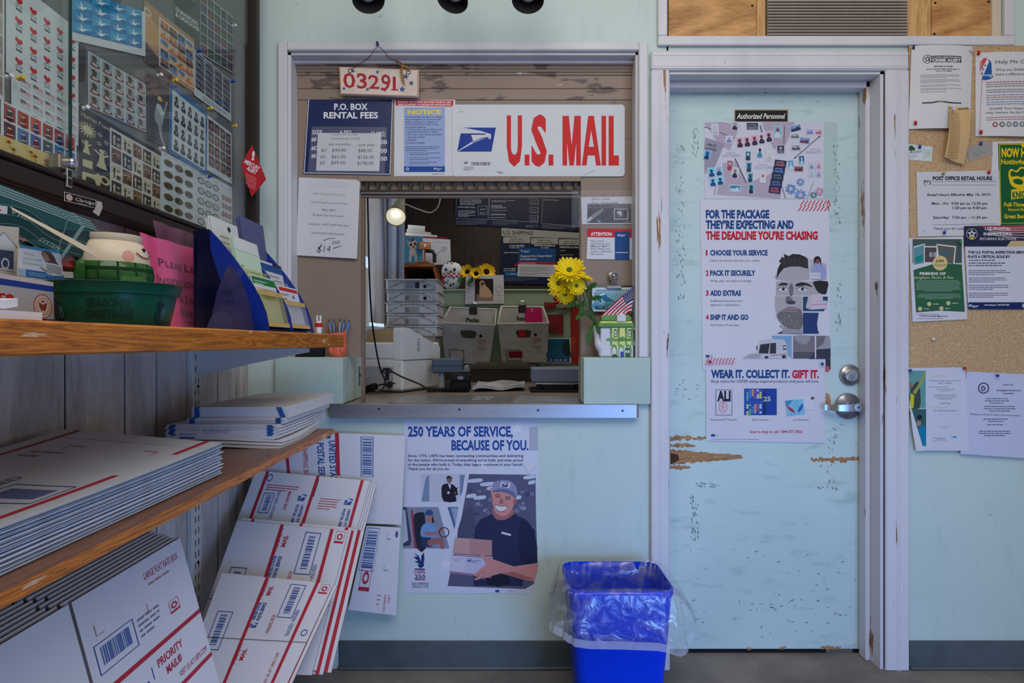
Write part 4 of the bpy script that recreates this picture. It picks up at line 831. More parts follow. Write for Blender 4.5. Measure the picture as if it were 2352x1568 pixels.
flat('wall_calendar',gy - .018,[(1255,776),(1311,776),(1312,834),(1256,834)],(196,200,204),'small wall calendar with a blue sky picture above the postal scale','calendar',cal)
def mer(s): s.into('lettering').text('!',1297,676,7,WHT,al='c',bold=.04);s.text('MERCURY',1297,688,5.2,WHT,w=29,al='c',bold=.03);s.text('ALERT',1297,695,5.2,WHT,w=19,al='c',bold=.03);s.line([(1285,698.5),(1308,698.5)],.8,(210,120,124))
flat('alert_sticker',gy - .020,[(1269,686),(1297,664),(1326,690),(1300,712)],(160,20,28),'red diamond mercury alert sticker inside the office behind the yellow daisies','sticker',mer)
flat('price_tag',gy - .024,[(1278,698),(1302,697),(1302,706),(1278,707)],(124,136,104),'small pale green tag under the red diamond sticker in the office','tag')

# ------------------------------------------------------------------ signs and notices round the window
def pin(p,rgb,label,tilt=(0,0),n=Vector((0,-1,0)),k=1.0):
    """Push pin stuck in at p, leaning by tilt (sideways, up)."""
    q = MB();up = Vector((0,0,1));sd = n.cross(up);ax = (n + sd * tilt[0] + up * tilt[1]).normalized()
    T = ax.to_track_quat('Z','Y').to_matrix().to_4x4()
    q.lathe([(.0008,-.001),(.0008,.002),(.0050 * k,.0025),(.0050 * k,.0038),(.0030 * k,.006),(.0026 * k,.010),(.0046 * k,.0135),(.0050 * k,.015),(.0040 * k,.0165),(0,.0168)],M(rgb,.25),14,T,cap0=False)
    o = q.build('push_pin',smooth=True);o.location = p;tag(o,label,'push pin','push pins');return o
PR,PB,PY,PW_ = (186,22,34),(26,66,150),(222,182,40),(210,210,214)
# hanging number sign
c = P(870,190,.045);sg = thing('number_sign','small wooden sign with red numerals 03291 and blue stars hanging on wire','sign',c)
s = Sheet.quad(P(779,153,.045),P(962,160,.045),P(782,216,.045),183,63,BR=P(961,222,.045));s.N = Vector((0,-1,0))
q = MB();pts = [P(779,153,.045),P(962,160,.045),P(961,222,.045),P(782,216,.045)]
q.add([p for p in pts] + [p + Vector((0,.014,0)) for p in pts],[(0,1,2,3),(7,6,5,4),(0,4,5,1),(1,5,6,2),(2,6,7,3),(3,7,4,0)],surf('cream_sign_paint',(222,204,192),.6,[((206,184,168),14,(1,1,1),.4,.62,.7,5),((166,130,96),40,(1,1,1),.68,.74,.7,5)]));q.build('board',sg).location = -c
SR,SB = (168,40,52),(52,84,132)
s.into('numerals')
for ch,u0,u1,v0,v1 in (('0',8,36,12,48),('3',40,63,12,48),('2',67,92,15,48),('9',96,118,12,53),('1',123,130,17,50)): s.text(ch,u0,v1,v1 - v0,SR,w=u1 - u0,bold=.012)
for u,v in ((40,47),(12,23),(122,50),(134,50)): pass
s.rect(119,47.5,136,50.5,SR);s.disc(43,21,3,SR);s.disc(69,24,3,SR);s.disc(99,48,3.6,SR)
s.into('stars')
for u,v,r in ((32,9,5),(88,9,5),(9,50,5),(64,50,5),(153,17,8),(145,47,8),(166,32,7)): s.star(u,v,r,SB,.15)
s.into('worn_edge').line([(1,1),(1,61)],2,(176,142,112));s.line([(1,62),(181,62)],2,(170,136,106));s.line([(181,1),(181,62)],2.5,(186,152,122));s.line([(1,.8),(182,.8)],1.6,(190,156,130))
for k,mb in s.b.items(): mb.build(k,sg).location = -c
WR = M((92,82,76),.4,.6);q = MB()
q.tube([P(807,160,.043),P(823,148,.036),P(845,135,.030),P(854,125,-.010),P(858,116,-.024),P(867,107,-.026),P(876,110,-.026),P(884,120,-.020),P(893,133,.02),P(908,139,.03),P(918,147,.034),P(934,158,.043)],.0011,WR,6)
for px,py in ((804,162),(938,166)): q.tube([P(px + 4.5 * math.cos(a),py + 4 * math.sin(a),.043) for a in [k * .6 for k in range(12)]],.0011,WR,5)
q.build('hanging_wire',sg).location = -c
q = MB();JT = M((164,120,60),.9,var=.25,scale=200,bump=.4)
for pth in ([(910,139),(921,144),(930,153),(938,158)],[(911,141),(920,150),(928,152),(935,152)],[(929,150),(923,158),(925,172),(929,194)],[(930,151),(921,160),(923,178),(927,190)],[(932,152),(938,154),(940,158)]): q.tube(spline([tuple(P(a,b,.034)) for a,b in pth],4),.0022,JT,6)
q.build('jute_twine',sg).location = -c
pin(P(868,104,-.0182),(24,56,120),'blue push pin in the white casing from which the number sign hangs',(.0,.25))
yb = .0785
# P.O. box fees
s = Sheet.wall(yb - .002);s.paper(0,0,0,0,(22,38,84),n=2,pts=[(708,226),(903,228),(897,402),(696,399)],back=.0015,rough=.25)
s.into('border_line').line([(709.5,227),(698.5,397)],1.4,WHT);s.line([(698,397),(896,400)],1.4,WHT);s.line([(896,400),(901.5,229)],1.4,WHT)
s.into('lettering').text('P.O. BOX',806,252,14.5,WHT,w=77,al='c',bold=.03);s.text('RENTAL FEES',806,271.5,14.5,WHT,w=125,al='c',bold=.03)
s.text('SIZE',717,306.5,8,WHT,w=23,bold=.02);s.rect(716,308,740,309,WHT);s.text('6 MO.',781,307,8,WHT,w=29,bold=.02);s.text('12 MO.',852,310,8,WHT,w=34,bold=.02);s.rect(852,312,886,313,WHT)
for v,n in ((324,'#1'),(344,'#2'),(362,'#3')): s.text(n,715,v,9.5,WHT,w=18,bold=.02);s.text('.00',871,v + 7,10,WHT,w=18,bold=.02)
fee = s.done('fee_sign','navy P.O. box rental fees sign with white lettering on the brown board','sign')
s = Sheet.wall(yb - .0045);s.paper(0,0,0,0,n=2,pts=[(730,305),(876,306),(871,393),(726,392)],rgb=(204,204,208));G1 = (74,76,82)
s.into('lettering').text('PO BOX RENTAL FEES',793,311,4,(120,122,126),w=56,al='c');s.text('New rates July 15, 2025',795,320,4.4,G1,w=64,al='c');s.text('six months',755,334,6.5,G1,w=50);s.text('one year',823,335.5,6.5,G1,w=39)
for v,a,b,cc in ((348.5,'#1','$44.00','$88.00'),(363.5,'#2','$63.00','$126.00'),(377.5,'#3','$99.00','$198.00')):
    k = (v - 348) * .12;s.text(a,738 - k,v,8,G1,w=11);s.text(b,763 - k * .6,v,8,G1,w=32);s.text(cc,823 - k * .6,v + 1,8,G1,w=len(cc) * 5.3)
rs = s.done('rate_sheet','white sheet of box rates by six months and one year, in a clear sleeve','sheet')
s = Sheet.wall(yb - .006);s.paper(0,0,0,0,n=2,pts=[(716,290),(889,292),(883,399),(707,396)],mat=film((200,204,212),.07,.12),back=.0004);s.done('clear_sleeve','clear plastic sleeve over the rate sheet on the navy fees sign','plastic sleeve')
# notice
s = Sheet.wall(yb - .0015);s.paper(0,0,0,0,n=2,pts=[(906,228),(1046,229),(1046,409),(905,405)],rgb=(206,207,211),back=.001);NB = (150,166,206)
s.into('red_band').poly([(909,229),(1041,231),(1041,240),(1037,245),(909,242)],(196,28,40));s.text('PLEASE READ THE STATEMENT AND INFORM THE RETAIL CLERK',913,235.5,4.2,WHT,w=124,bold=.03,slope=.012);s.text('WHEN YOU ARE READY TO CONTINUE WITH THE TRANSACTION.',914,241.6,4.2,WHT,w=122,bold=.03,slope=.012)
s.into('print').rect(928,247,1022,395,NB);s.rect(928,382,1022,395,(24,72,150));s.disc(936,388,3.6,(210,214,224));s.disc(936,388,2,(24,72,150));s.eagle(996,385,6,WHT,(24,72,150));s.greek(1003,388,1018,2,3,WHT,1.2)
s.into('headline').text('NOTICE',937,262,10,(236,214,40),w=76,bold=.035)
s.into('lettering');NT = (52,66,116)
for i,tx in enumerate(('If you knowingly mail items or materials','that are dangerous or injurious to life,','health, or property in violation of','39 USC § 3018 and 18 USC § 1716,','you may be liable for:')): s.text(tx,931,270 + i * 5.9,3.6,NT,w=(86,82,72,77,48)[i],bold=.02)
for i,tx in enumerate(('A civil penalty of at least $250, but not','more than $100,000 per violation.','The costs of any cleanup associated','with each violation.','Damages.','Criminal penalties.')):
    v = (299,304.6,310.5,316.5,322.6,329.5)[i];s.text(tx,936,v,3.5,NT,w=(81,72,79,41,21,40)[i],bold=.02)
    if i in (0,2,4,5): s.disc(933,v - 1.6,1,NT)
s.greek(931,338,1014,3,4.2,NT,1.3)
for v in (352,363,373): s.disc(937,v - 1,1,NT);s.greek(941,v,1014,2,4.2,NT,1.3)
s.greek(992,400,1040,1,3,(90,90,96),1)
s.done('notice_sheet','blue and white notice sheet with a yellow heading and a red band on top','notice')
# US MAIL sign
c = P(1238,322,yb);s = Sheet.wall(yb - .004);pts = []
for (u,v,a0) in ((1427,248,-90),(1427,397,0),(1047,397,90),(1047,248,180)):
    for k in range(6): a = math.radians(a0 + 18 * k);pts.append((u + 8 * math.cos(a),v + 8 * math.sin(a)))
s.paper(0,0,0,0,n=2,pts=pts,rgb=(200,204,206),back=.0025,rough=.3,var=.03)
s.into('headline').text('U.S. MAIL',1164,381,116,(200,22,30),w=258,bold=.035) if False else None
s.into('headline')
RM = (200,22,30)
for ch,u0,u1,v0,v1 in (('U',1164,1199,265,383),('S',1220,1256,262.5,383)):
    vs,fs,gw = glyphs(ch,.045,0);y1 = max(v[1] for v in vs);y_0 = min(v[1] for v in vs);l = s.lift()
    s.bucket().add([s.pt(u0 + a / gw * (u1 - u0),v1 - (b - y_0) / (y1 - y_0) * (v1 - v0),l) for a,b in vs],fs,M(RM,.4))
for pl in ([(1205,355),(1216,355),(1216,380),(1205,380)],[(1260,355),(1271,355),(1271,380),(1260,380)],[(1292,380),(1292,266),(1306.5,266),(1313,334),(1319.5,266),(1334,266),(1334,380),(1323.5,380),(1323.5,327),(1318,380),(1308,380),(1302.5,327),(1302.5,380)],[(1336.5,380),(1351,266),(1364,266),(1380,380),(1369,380),(1366,357),(1350,357),(1347,380)],[(1381.5,266),(1392,266),(1392,380),(1381.5,380)],[(1398,266),(1409.5,266),(1409.5,357),(1421.5,357),(1421.5,380),(1398,380)]): s.poly(pl,RM,rough=.4)
s.poly([(1357.8,300),(1364,337),(1352,337)],(200,204,206))
s.into('emblem').eagle(1050,293,89,(24,58,142),(200,204,206));s.into('barcode_label').rect(1061,371,1128,390,(206,204,210));s.bars(1083,372,1126,380,(60,60,66),22);s.eagle(1066,371,8,(30,30,34),(206,204,210));s.greek(1065,384,1090,4,2.2,(70,70,76),.9)
s.into('scratch').poly([(1138,394),(1150,393),(1157,397),(1148,399),(1144,396)],(160,158,156),2);s.line([(1340,402),(1352,398),(1366,391)],1.4,(164,166,166));s.line([(1050,258),(1064,255)],.8,(150,152,152))
s.done('mail_sign','white metal U.S. mail sign with big red letters and a blue eagle emblem','sign')
# effective january sheet, curling a little
s = Sheet.wall(yb - .003,warp=lambda u,v: Vector((0,-.004 * max(0,(v - 470) / 120) ** 2 - .010 * max(0,(u - 790) / 38) ** 2 * max(0,(v - 470) / 120),0)))
s.paper(0,0,0,0,n=10,rgb=(198,198,201),pts=None) if False else None
q = Sheet.quad(P(686,407,yb - .003),P(827,413,yb - .003),P(681,586,yb - .008),141,178,BR=P(820,594,yb - .014));s = q;s.N = Vector((0,-1,0));s.paper(0,0,141,178,(200,200,203),n=6);s.into('lettering');g = (112,114,118)
for tx,u,v,h,w_,cc in (('EFFECTIVE JANUARY 22, 2013',72,38,4.6,74,(150,151,154)),('POSTAL Regulations State That Mail',72,57,4.2,82,g),('WILL NOT',71,74,5.4,33,(70,72,76)),('Be given Over the Counter',71,86,4.6,70,(90,92,96)),('Customers:  MUST HAVE Their Keys',72,107,4.8,94,(84,86,90)),('Extra PO BOX KEYS Available',72,127,4.6,76,(96,98,102))): s.text(tx,u,v,h,cc,w=w_,al='c')
s.into('tape').rect(40,7,118,17,(196,196,206));s.into('handwriting');HB = (40,40,44)
s.line(spline([(62,141),(74,136),(88,135)],4),1.1,HB);s.line([(62,140),(66,143)],.9,HB)
s.text('$14',48,169,15,HB,w=32,it=.25,rot=-.1,bold=-.012);s.text('00',83,149,8,HB,w=17,it=.2,rot=-.15,bold=-.01);s.line([(85,158),(103,151)],1.4,HB);s.line([(46,166),(60,150)],.9,HB);s.line([(52,170),(56,148)],.9,HB)
s.done('key_notice','white sheet about box keys with a handwritten price in black marker','notice')
# sleeve with the available sheet
s = Sheet.wall(yb - .003);s.paper(0,0,0,0,n=2,pts=[(1334,452),(1454,451),(1454,514),(1337,515)],rgb=(196,197,202));s.into('photo_print').rect(1349,468,1450,512,(62,64,70));s.rect(1349,468,1450,478,(100,102,108))
s.poly([(1349,506),(1362,492),(1386,477),(1384,486),(1366,500),(1352,511)],(130,132,138));s.poly([(1349,505),(1356,497),(1360,500),(1351,509)],(196,198,202));s.frame(1410,479,1443,504,2,(176,178,182));s.disc(1424,491,9,(88,92,94));s.poly([(1416,487),(1424,484),(1428,490),(1426,497),(1422,492)],(180,184,186),3);s.greek(1352,475,1440,1,4,(60,60,66),3);s.ring(1441,511,4,1,(190,190,194));s.poly([(1372,503),(1382,510),(1374,511)],(110,150,200))
s.into('handwriting').text('2025 - 2026',1358,459,5,(60,62,68),w=42,it=.3,bold=-.01);s.text('Are  Available',1357,468,5.4,(60,62,68),w=62,it=.25,bold=-.01);s.done('stamp_notice','black and white stamp picture sheet headed by handwriting, in a clear bag','notice')
s = Sheet.wall(yb - .007,warp=lambda u,v: Vector((0,-.004 * math.sin(u * .31 + v * .1) * math.sin(v * .13) - .004,0)));s.paper(1313,438,1457,522,n=24,mat=film((214,218,226),.05,.08),back=.0003);s.done('clear_bag','crinkled clear plastic bag hung over the black and white stamp sheet','plastic bag')
s = Sheet.wall(yb - .002);s.paper(0,0,0,0,n=2,pts=[(1350,525),(1452,527),(1451,596),(1347,595)],rgb=(204,205,210));s.into('print').poly([(1350,525),(1452,527),(1451,546),(1349,544)],(194,36,42));s.rect(1412,532,1446,596,(32,72,128));s.eagle(1418,538,6,WHT,(32,72,128));s.greek(1425,540,1440,2,2.6,WHT,1.2);s.rect(1414,579,1443,580.4,WHT);s.text('ATTENTION:',1357,541,8,WHT,w=49,bold=.03)
s.into('lettering');tt = (('New service',31),('standards go into',45),('effect on April 1,',44),('2025. Please scan',46),('code for additional',48),('information.',31))
for i,(tx,w_) in enumerate(tt): s.text(tx,1356,555 + i * 6,4,(112,114,122),w=w_,bold=.03 if i in (2,) else .008)
s.done('attention_notice','small red, white and blue attention notice on the brown board','notice')
# postage stamp picture with its big clip
s = Sheet.wall(.060);o_ = s;s.paper(1358,656,1458,716,(20,34,46),n=2,back=.004)
s.into('print');teeth = []
def perf(u0,v0,u1,v1,n,m,a=1.6):
    out = []
    for (x0,y_0,x1,y1,k) in ((u0,v0,u1,v0,n),(u1,v0,u1,v1,m),(u1,v1,u0,v1,n),(u0,v1,u0,v0,m)):
        dx,dy = (x1 - x0) / k,(y1 - y_0) / k;nx,ny = (dy,-dx);L_ = math.hypot(nx,ny) or 1
        for i in range(k): out += [(x0 + dx * i,y_0 + dy * i),(x0 + dx * (i + .5) - a * nx / L_ * -0 + 0,y_0 + dy * (i + .5)),(x0 + dx * (i + .5) + nx / L_ * -a,y_0 + dy * (i + .5) + ny / L_ * -a),(x0 + dx * (i + 1) + nx / L_ * -a,y_0 + dy * (i + 1) + ny / L_ * -a)]
    return out
s.poly(perf(1359,659,1457,716,22,13),(204,214,214));s.rect(1365,664,1452,711,(120,168,186));s.rect(1365,664,1452,671,(176,204,212));s.text('UNITED STATES POSTAGE',1369,669.5,4.4,(24,74,104),w=80,bold=.03);s.greek(1360,657.8,1455,1,2,(170,180,184),1.2)
s.poly([(1372,681),(1374,676),(1388,671),(1394,680),(1408,690),(1420,697),(1400,694),(1384,696),(1374,690)],(40,106,134),2);s.poly([(1374,677),(1388,672),(1390,676),(1380,679)],(210,226,228));s.poly([(1380,682),(1386,690),(1392,694),(1382,696)],(150,190,202));s.poly([(1366,694),(1384,697),(1400,692),(1420,697),(1440,700),(1451,704),(1451,710),(1366,710)],(96,150,172),3)
rr = random.Random(8)
for k in range(26): u,v = rr.uniform(1368,1446),rr.uniform(697,708);s.line([(u,v),(u + 5,v - 1.6),(u + 8,v)],.8,rr.choice(((190,214,220),(28,84,116))))
s.rect(1367,702,1398,710,(28,84,116));s.text('1934',1374,707,3.6,(190,214,220),w=10);s.text('U.S.',1390,708,4.4,WHT,w=12);stp = s.done('stamp_picture','large blue postage stamp picture of a mountain leaning behind the house shaped teapot','picture')
q = MB();c = P(1409,656,.055);q.box(tuple(P(1393,663,.05)),tuple(Vector((P(1428,655,.0).x * 0 + P(1428,655,.05).x,.070,P(1428,655,.05).z))),CHROME,.002);q.lathe([(.017,0),(.018,.004),(.014,.006),(.012,.003)],CHROME,24,TR(P(1408,635,.066),math.pi / 2));q.tube([P(1407,655,.053),P(1407,646,.051),P(1409,638,.048)],.006,CHROME,8);q.tube([P(1413,655,.053),P(1413,646,.051),P(1410,637,.048)],.004,CHROME,8);q.ball(P(1410,633,.047),.008,CHROME,14)
tag(q.build('bulldog_clip',loc=c,smooth=True),'shiny chrome bulldog clip gripping the blue stamp picture','clip')

# teapot shaped like a house, the little flag and the daisies
ZB = 1.1165;ty = .02;k = (CD + ty) / F;tc = P(1421,816,ty);tc.z = ZB;tp = thing('house_teapot','white teapot shaped like a green and yellow post office house, on the mint box','teapot',tc)
CW = M((206,206,212),.12,var=.02);CG = M((104,146,84),.15,var=.15,scale=40);CYL = M((212,214,128),.15,var=.1,scale=50);CG2 = M((62,104,62),.15)
def tx(px): return (px - 1421) * k
def tz(py): return (816 - py) * k
q = MB();q.box((tx(1375),-.025,.0005),(tx(1451),.035,tz(748)),CW,.006);q.build('body',tp,smooth=False)
q = MB();q.box((tx(1372),-.030,tz(748)),(tx(1453),.039,tz(739)),CG,.003);q.box((tx(1376),-.027,tz(739)),(tx(1450),.036,tz(734)),CYL,.002);q.box((tx(1378),-.024,tz(734)),(tx(1449),.034,tz(727)),CG,.005);q.prism([(tx(1379),tz(727)),(tx(1385),tz(720)),(tx(1440),tz(718)),(tx(1450),tz(727))],lambda p: Vector((p[0],-.020,p[1])),lambda p: Vector((p[0],.030,p[1])),CG);q.build('lid',tp)
q = MB();q.prism([(tx(1414),tz(734)),(tx(1414),tz(722)),(tx(1424),tz(713)),(tx(1434),tz(722)),(tx(1434),tz(734))],lambda p: Vector((p[0],-.032,p[1])),lambda p: Vector((p[0],-.018,p[1])),CW);q.build('dormer',tp)
s = Sheet(tc + Vector((0,-.0252,0)) - Vector((1421 * k,0,-816 * k)),(k,0,0),(0,0,-k));s.N = Vector((0,-1,0));s.base = .0006;GA,GB2,YE = (112,152,88),(58,98,58),(214,214,132)
s.into('facade_print').rect(1399,749,1451,815,(206,208,206));s.rect(1399,749,1451,787,YE);s.rect(1399,786,1451,790,(226,220,90))
for u in (1399,1416,1433,1447): s.rect(u,749,u + 4.5,790,GA);s.rect(u - 1,752,u + 5,754,GB2);s.rect(u - 1,758,u + 5,759.5,GB2)
for u in (1408,1440):
    s.poly([(u - 1,770),(u - 1,755),(u + 3,751),(u + 7,755),(u + 7,770)],GB2);s.rect(u + .6,756,u + 2.6,762,WHT);s.rect(u + 3.4,756,u + 5.4,762,WHT);s.rect(u + .6,763.4,u + 2.6,768,WHT);s.rect(u + 3.4,763.4,u + 5.4,768,WHT)
s.poly([(1398,776),(1404,771),(1414,774),(1427,768),(1438,774),(1446,771),(1451,775),(1451,779),(1399,780)],GA,2);s.text('POST OFFICE',1416,778,3.6,(44,70,44),w=31,bold=.02)
for u in (1408,1424,1441): s.poly([(u - 7,815),(u - 7,797),(u - 5,789),(u,786),(u + 5,789),(u + 7,797),(u + 7,815),(u + 5,815),(u + 5,798),(u,791),(u - 5,798),(u - 5,815)],GA)
s.poly([(1403,815),(1404,811),(1409,808),(1415,811),(1416,815)],GB2,2);s.rect(1422,803,1430,815,(62,84,160));s.rect(1433,795,1445,815,GB2);s.rect(1434.5,800,1437.5,806,WHT);s.rect(1439.5,800,1442.5,806,WHT)
s.poly([(1390,775),(1396,772),(1400,775),(1396,779),(1390,778)],GA,2);s.rect(1374,741,1399,747,GA);s.rect(1420,723,1428,733,GB2) 
for kk,mb in s.b.items(): mb.build(kk,tp).location = -tc
q = MB();q.tube(spline([(tx(1391),.0,tz(796)),(tx(1384),-.004,tz(795)),(tx(1374),-.006,tz(782)),(tx(1370),-.006,tz(764)),(tx(1365),-.006,tz(744))],5),[.016,.019,.021,.022,.0225,.0225,.022,.021,.0195,.018,.0165,.013,.012,.0115,.011,.0105,.0102,.010,.010,.010,.0104],CW,16);q.build('spout',tp,smooth=True)
q = MB();q.tube(spline([(tx(1451),.0,tz(750)),(tx(1458),0,tz(752)),(tx(1462),0,tz(764)),(tx(1460),0,tz(780)),(tx(1451),0,tz(790))],6),.005,CW,12);q.build('handle',tp,smooth=True)
q = MB();fl_t,fl_b = P(1461,653,.012),P(1447,722,.030);q.tube([fl_t,fl_b],.0028,M((186,148,100),.5),8);c = fl_b;fg = thing('small_flag','small cloth United States flag on a wooden stick in the teapot lid','flag',c);q.build('stick',fg).location = -c
FR,FW,FB = M((164,24,44),.75,var=.08),M((210,208,212),.75),M((30,40,86),.75,var=.08)
q = MB();A_,B_ = Vector((1458,655)),Vector((1450,718))
def flag_pt(a,b):
    """a along the fly, b down the hoist: the cloth droops from the stick down towards the spout side."""
    h = A_ + (B_ - A_) * b;e = Vector((1374,727)) * (1 - b) * .0 + Vector((1376 + 66 * b,728 - 8 * b)) ;m_ = Vector((1424 + 18 * b,682 + 34 * b));p = h * (1 - a) ** 2 + m_ * 2 * a * (1 - a) + e * a * a
    return P(p.x,p.y,.012 - .012 * math.sin(a * 5 + b * 2) * a - .010 * a)
n = 26
for j in range(13):
    for i in range(n):
        a0,a1,b0,b1 = i / n,(i + 1) / n,j / 13,(j + 1) / 13;m_ = FB if (a1 < .42 and j < 7) else (FR if j % 2 == 0 else FW)
        q.add([flag_pt(a0,b0),flag_pt(a1,b0),flag_pt(a1,b1),flag_pt(a0,b1)],[(0,1,2,3)],m_)
q.build('cloth',fg,smooth=True).location = -c
q = MB()
for j in range(6):
    for i in range(6):
        a,b = .04 + i * .06,.03 + j * .08;p = flag_pt(a,b) + Vector((0,-.0012,0));q.add([p + Vector((.0024 * (1 if t % 2 == 0 else .45) * math.sin(t * math.pi / 5),0,.0024 * (1 if t % 2 == 0 else .45) * math.cos(t * math.pi / 5))) for t in range(10)],[tuple(range(10))],FW)
q.build('stars',fg).location = -c
sp = P(1370,748,.005)
for i,(px,py,r,rx,rz,lb) in enumerate(((1308,620,39,58,-6,'biggest and highest of the bunch'),(1284,650,33,84,-40,'turned towards the office, under the biggest bloom'),(1324,656,25,92,20,'half hidden below the biggest bloom'),(1342,640,22,26,28,'seen edge on, nearest the stamp picture'),(1299,676,25,112,-16,'hanging lowest over the red diamond sticker'))):
    c = P(px,py,(-.055,-.03,-.045,-.03,-.01)[i]);d_ = (CD + c.y) / F;o = thing('daisy','yellow daisy standing in the teapot spout, ' + lb,'flower',c,'yellow daisies in the teapot spout')
    bloom(o,TR((0,0,0),math.radians(rx),0,math.radians(rz)),r * d_,22,YEL2,M((86,104,30),.8,var=.2,scale=200),r * .17 * d_,3,.14,.20,20 + i,.5)
    q = MB();ep = sp + Vector((.005 * math.cos(i * 1.4),.005 * math.sin(i * 1.4),0));md = (c + ep) / 2 + Vector((.012 - .006 * i,0,.008));q.tube(spline([tuple(Vector((0,.003,0))),tuple((c + (md - c) * .5) - c + Vector((.006,0,.004))),tuple(md - c),tuple(ep - c),tuple(ep - c + Vector((.006,.002,-.022)))],5),.0022,LEAF,7);q.build('stem',o,smooth=True)
def leafm(c,ax,sd,L_,wd,q):
    pts = []
    for t,w in ((0,.15),(.15,.5),(.25,.3),(.4,.9),(.5,.45),(.65,1),(.75,.5),(.88,.6),(1,.05)):
        p = c + ax * (L_ * t) + Vector((0,-.01 * t,-.012 * t * t));pts += [p - sd * (wd * w),p + Vector((0,.002,-.002)),p + sd * (wd * w)]
    q.add(pts,[(i * 3 + j,i * 3 + j + 1,i * 3 + j + 4,i * 3 + j + 3) for i in range(8) for j in range(2)],LEAF)
q = MB();c = P(1360,735,.0)
for px,py,dx,dz,L_,wd in ((1362,742,-.35,-1,.07,.014),(1350,715,-.9,-.3,.05,.012),(1345,672,.5,.6,.06,.013),(1340,690,-.2,-1,.04,.012),(1368,735,.3,-1,.045,.009),(1330,700,-1,.1,.05,.010),(1352,690,.8,.4,.05,.012),(1326,672,-.5,-.8,.04,.010)):
    ax = Vector((dx,-.15,dz)).normalized();leafm(P(px,py,-.002),ax,Vector((ax.z,0,-ax.x)),L_,wd,q)
tag(q.build('daisy_foliage',loc=c),'ragged green leaves of the daisies hanging by the teapot spout','foliage',kind='stuff')

# ------------------------------------------------------------------ left wall: display case
FR = M((46,36,34),.4,var=.15,scale=10,name='dark_bronze')
XB,XG = -0.898,-0.868
case = thing('display_case','large dark framed glass display case of stamp sheets on the panelled wall','display case',(-.93,-1.0,1.9))
co = Vector(case.location);y1c = -0.075;y0c = -2.3;zb = 1.50;zt = 2.75
q = MB();q.box((-.9299,y0c,zb),(XB - .001,y1c - .03,zt),surf('faded_backing',(96,98,98),.8,[((112,112,110),3,(1,1,1),.4,.65,.6,3)]));q.build('back_panel',case).location = -co
q = MB();q.box((-.9299,y0c,zb - .052),(XG - .012,y1c,zb - .012),FR,.003);q.box((-.9299,y0c,zb - .014),(XG + .010,y1c,zb - .002),FR,.003);q.box((XG - .012,y0c,zb - .052),(XG + .006,y1c,zb - .014),FR,.004);q.box((-.9299,y1c - .034,zb),(XG + .008,y1c,zt),FR,.003);q.box((-.9299,y0c,zt),(XG + .008,y1c,zt + .05),FR,.003);q.build('frame',case).location = -co
gm = pane_mat('case_glass',(.95,.98,.97),.03,.22);seam = -1.095
for (a,b,xx) in ((y0c,seam,XG),(seam - .01,y1c - .034,XG - .012)):
    q = MB();q.box((xx,a,zb),(xx + .004,b,zt),gm);(q.box((xx - .0005,b - .004,zb),(xx + .0045,b,zt),M((20,54,48),.2)) if xx == XG else None);q.build('glass_door',case).location = -co
q = MB();p = PXP(157,381,XG + .004);q.box((XG - .016,p.y - .03,zb + .006),(XG + .006,p.y + .012,zb + .034),M((150,140,130),.3,.8),.002);q.lathe([(.011,0),(.011,.010),(.009,.013),(.004,.013),(0,.011)],CHROME,18,TR(p + Vector((0,.002,.006)),0,math.pi / 2),cap0=False);q.build('lock',case).location = -co
q = MB();p = PXP(157,408,XG + .008);q.box((XG + .0065,p.y - .008,p.z - .02),(XG + .011,p.y + .008,p.z + .018),M((170,170,172),.3,.8),.001);q.box((XG + .011,p.y - .005,p.z - .015),(XG + .0115,p.y + .005,p.z - .002),DARKM);q.box((XG + .011,p.y - .005,p.z + .002),(XG + .0115,p.y + .005,p.z + .014),DARKM);q.build('track_clip',case).location = -co
s = Sheet.quad(PXP(146,439,XG + .0064),PXP(221,459,XG + .0064),PXP(146,461,XG + .0064),100,40);s.paper(0,0,100,40,(30,26,26),n=2,back=.0015,rough=.3);s.into('emblem');s.frame(1,1,99,39,2,(190,186,180));s.disc(16,20,10,(186,160,150),ry=14);s.into('lettering').text('Claridge',34,26,15,(210,208,204),w=60,it=.35,bold=.0);s.greek(40,35,90,1,5,(170,166,160),2)
o = s.done('name_plate',None,None,parent=case);o.location = Vector(o.location) - co
s = Sheet.quad(PXP(221,460,XG + .0064),PXP(240,466,XG + .0064),PXP(210,488,XG + .0064),20,24);s.paper(0,0,0,0,n=2,pts=[(2,0),(14,0),(20,10),(19,27),(2,22),(6,12)],rgb=(176,174,172),back=.0004);o = s.done('torn_label',None,None,parent=case);o.location = Vector(o.location) - co

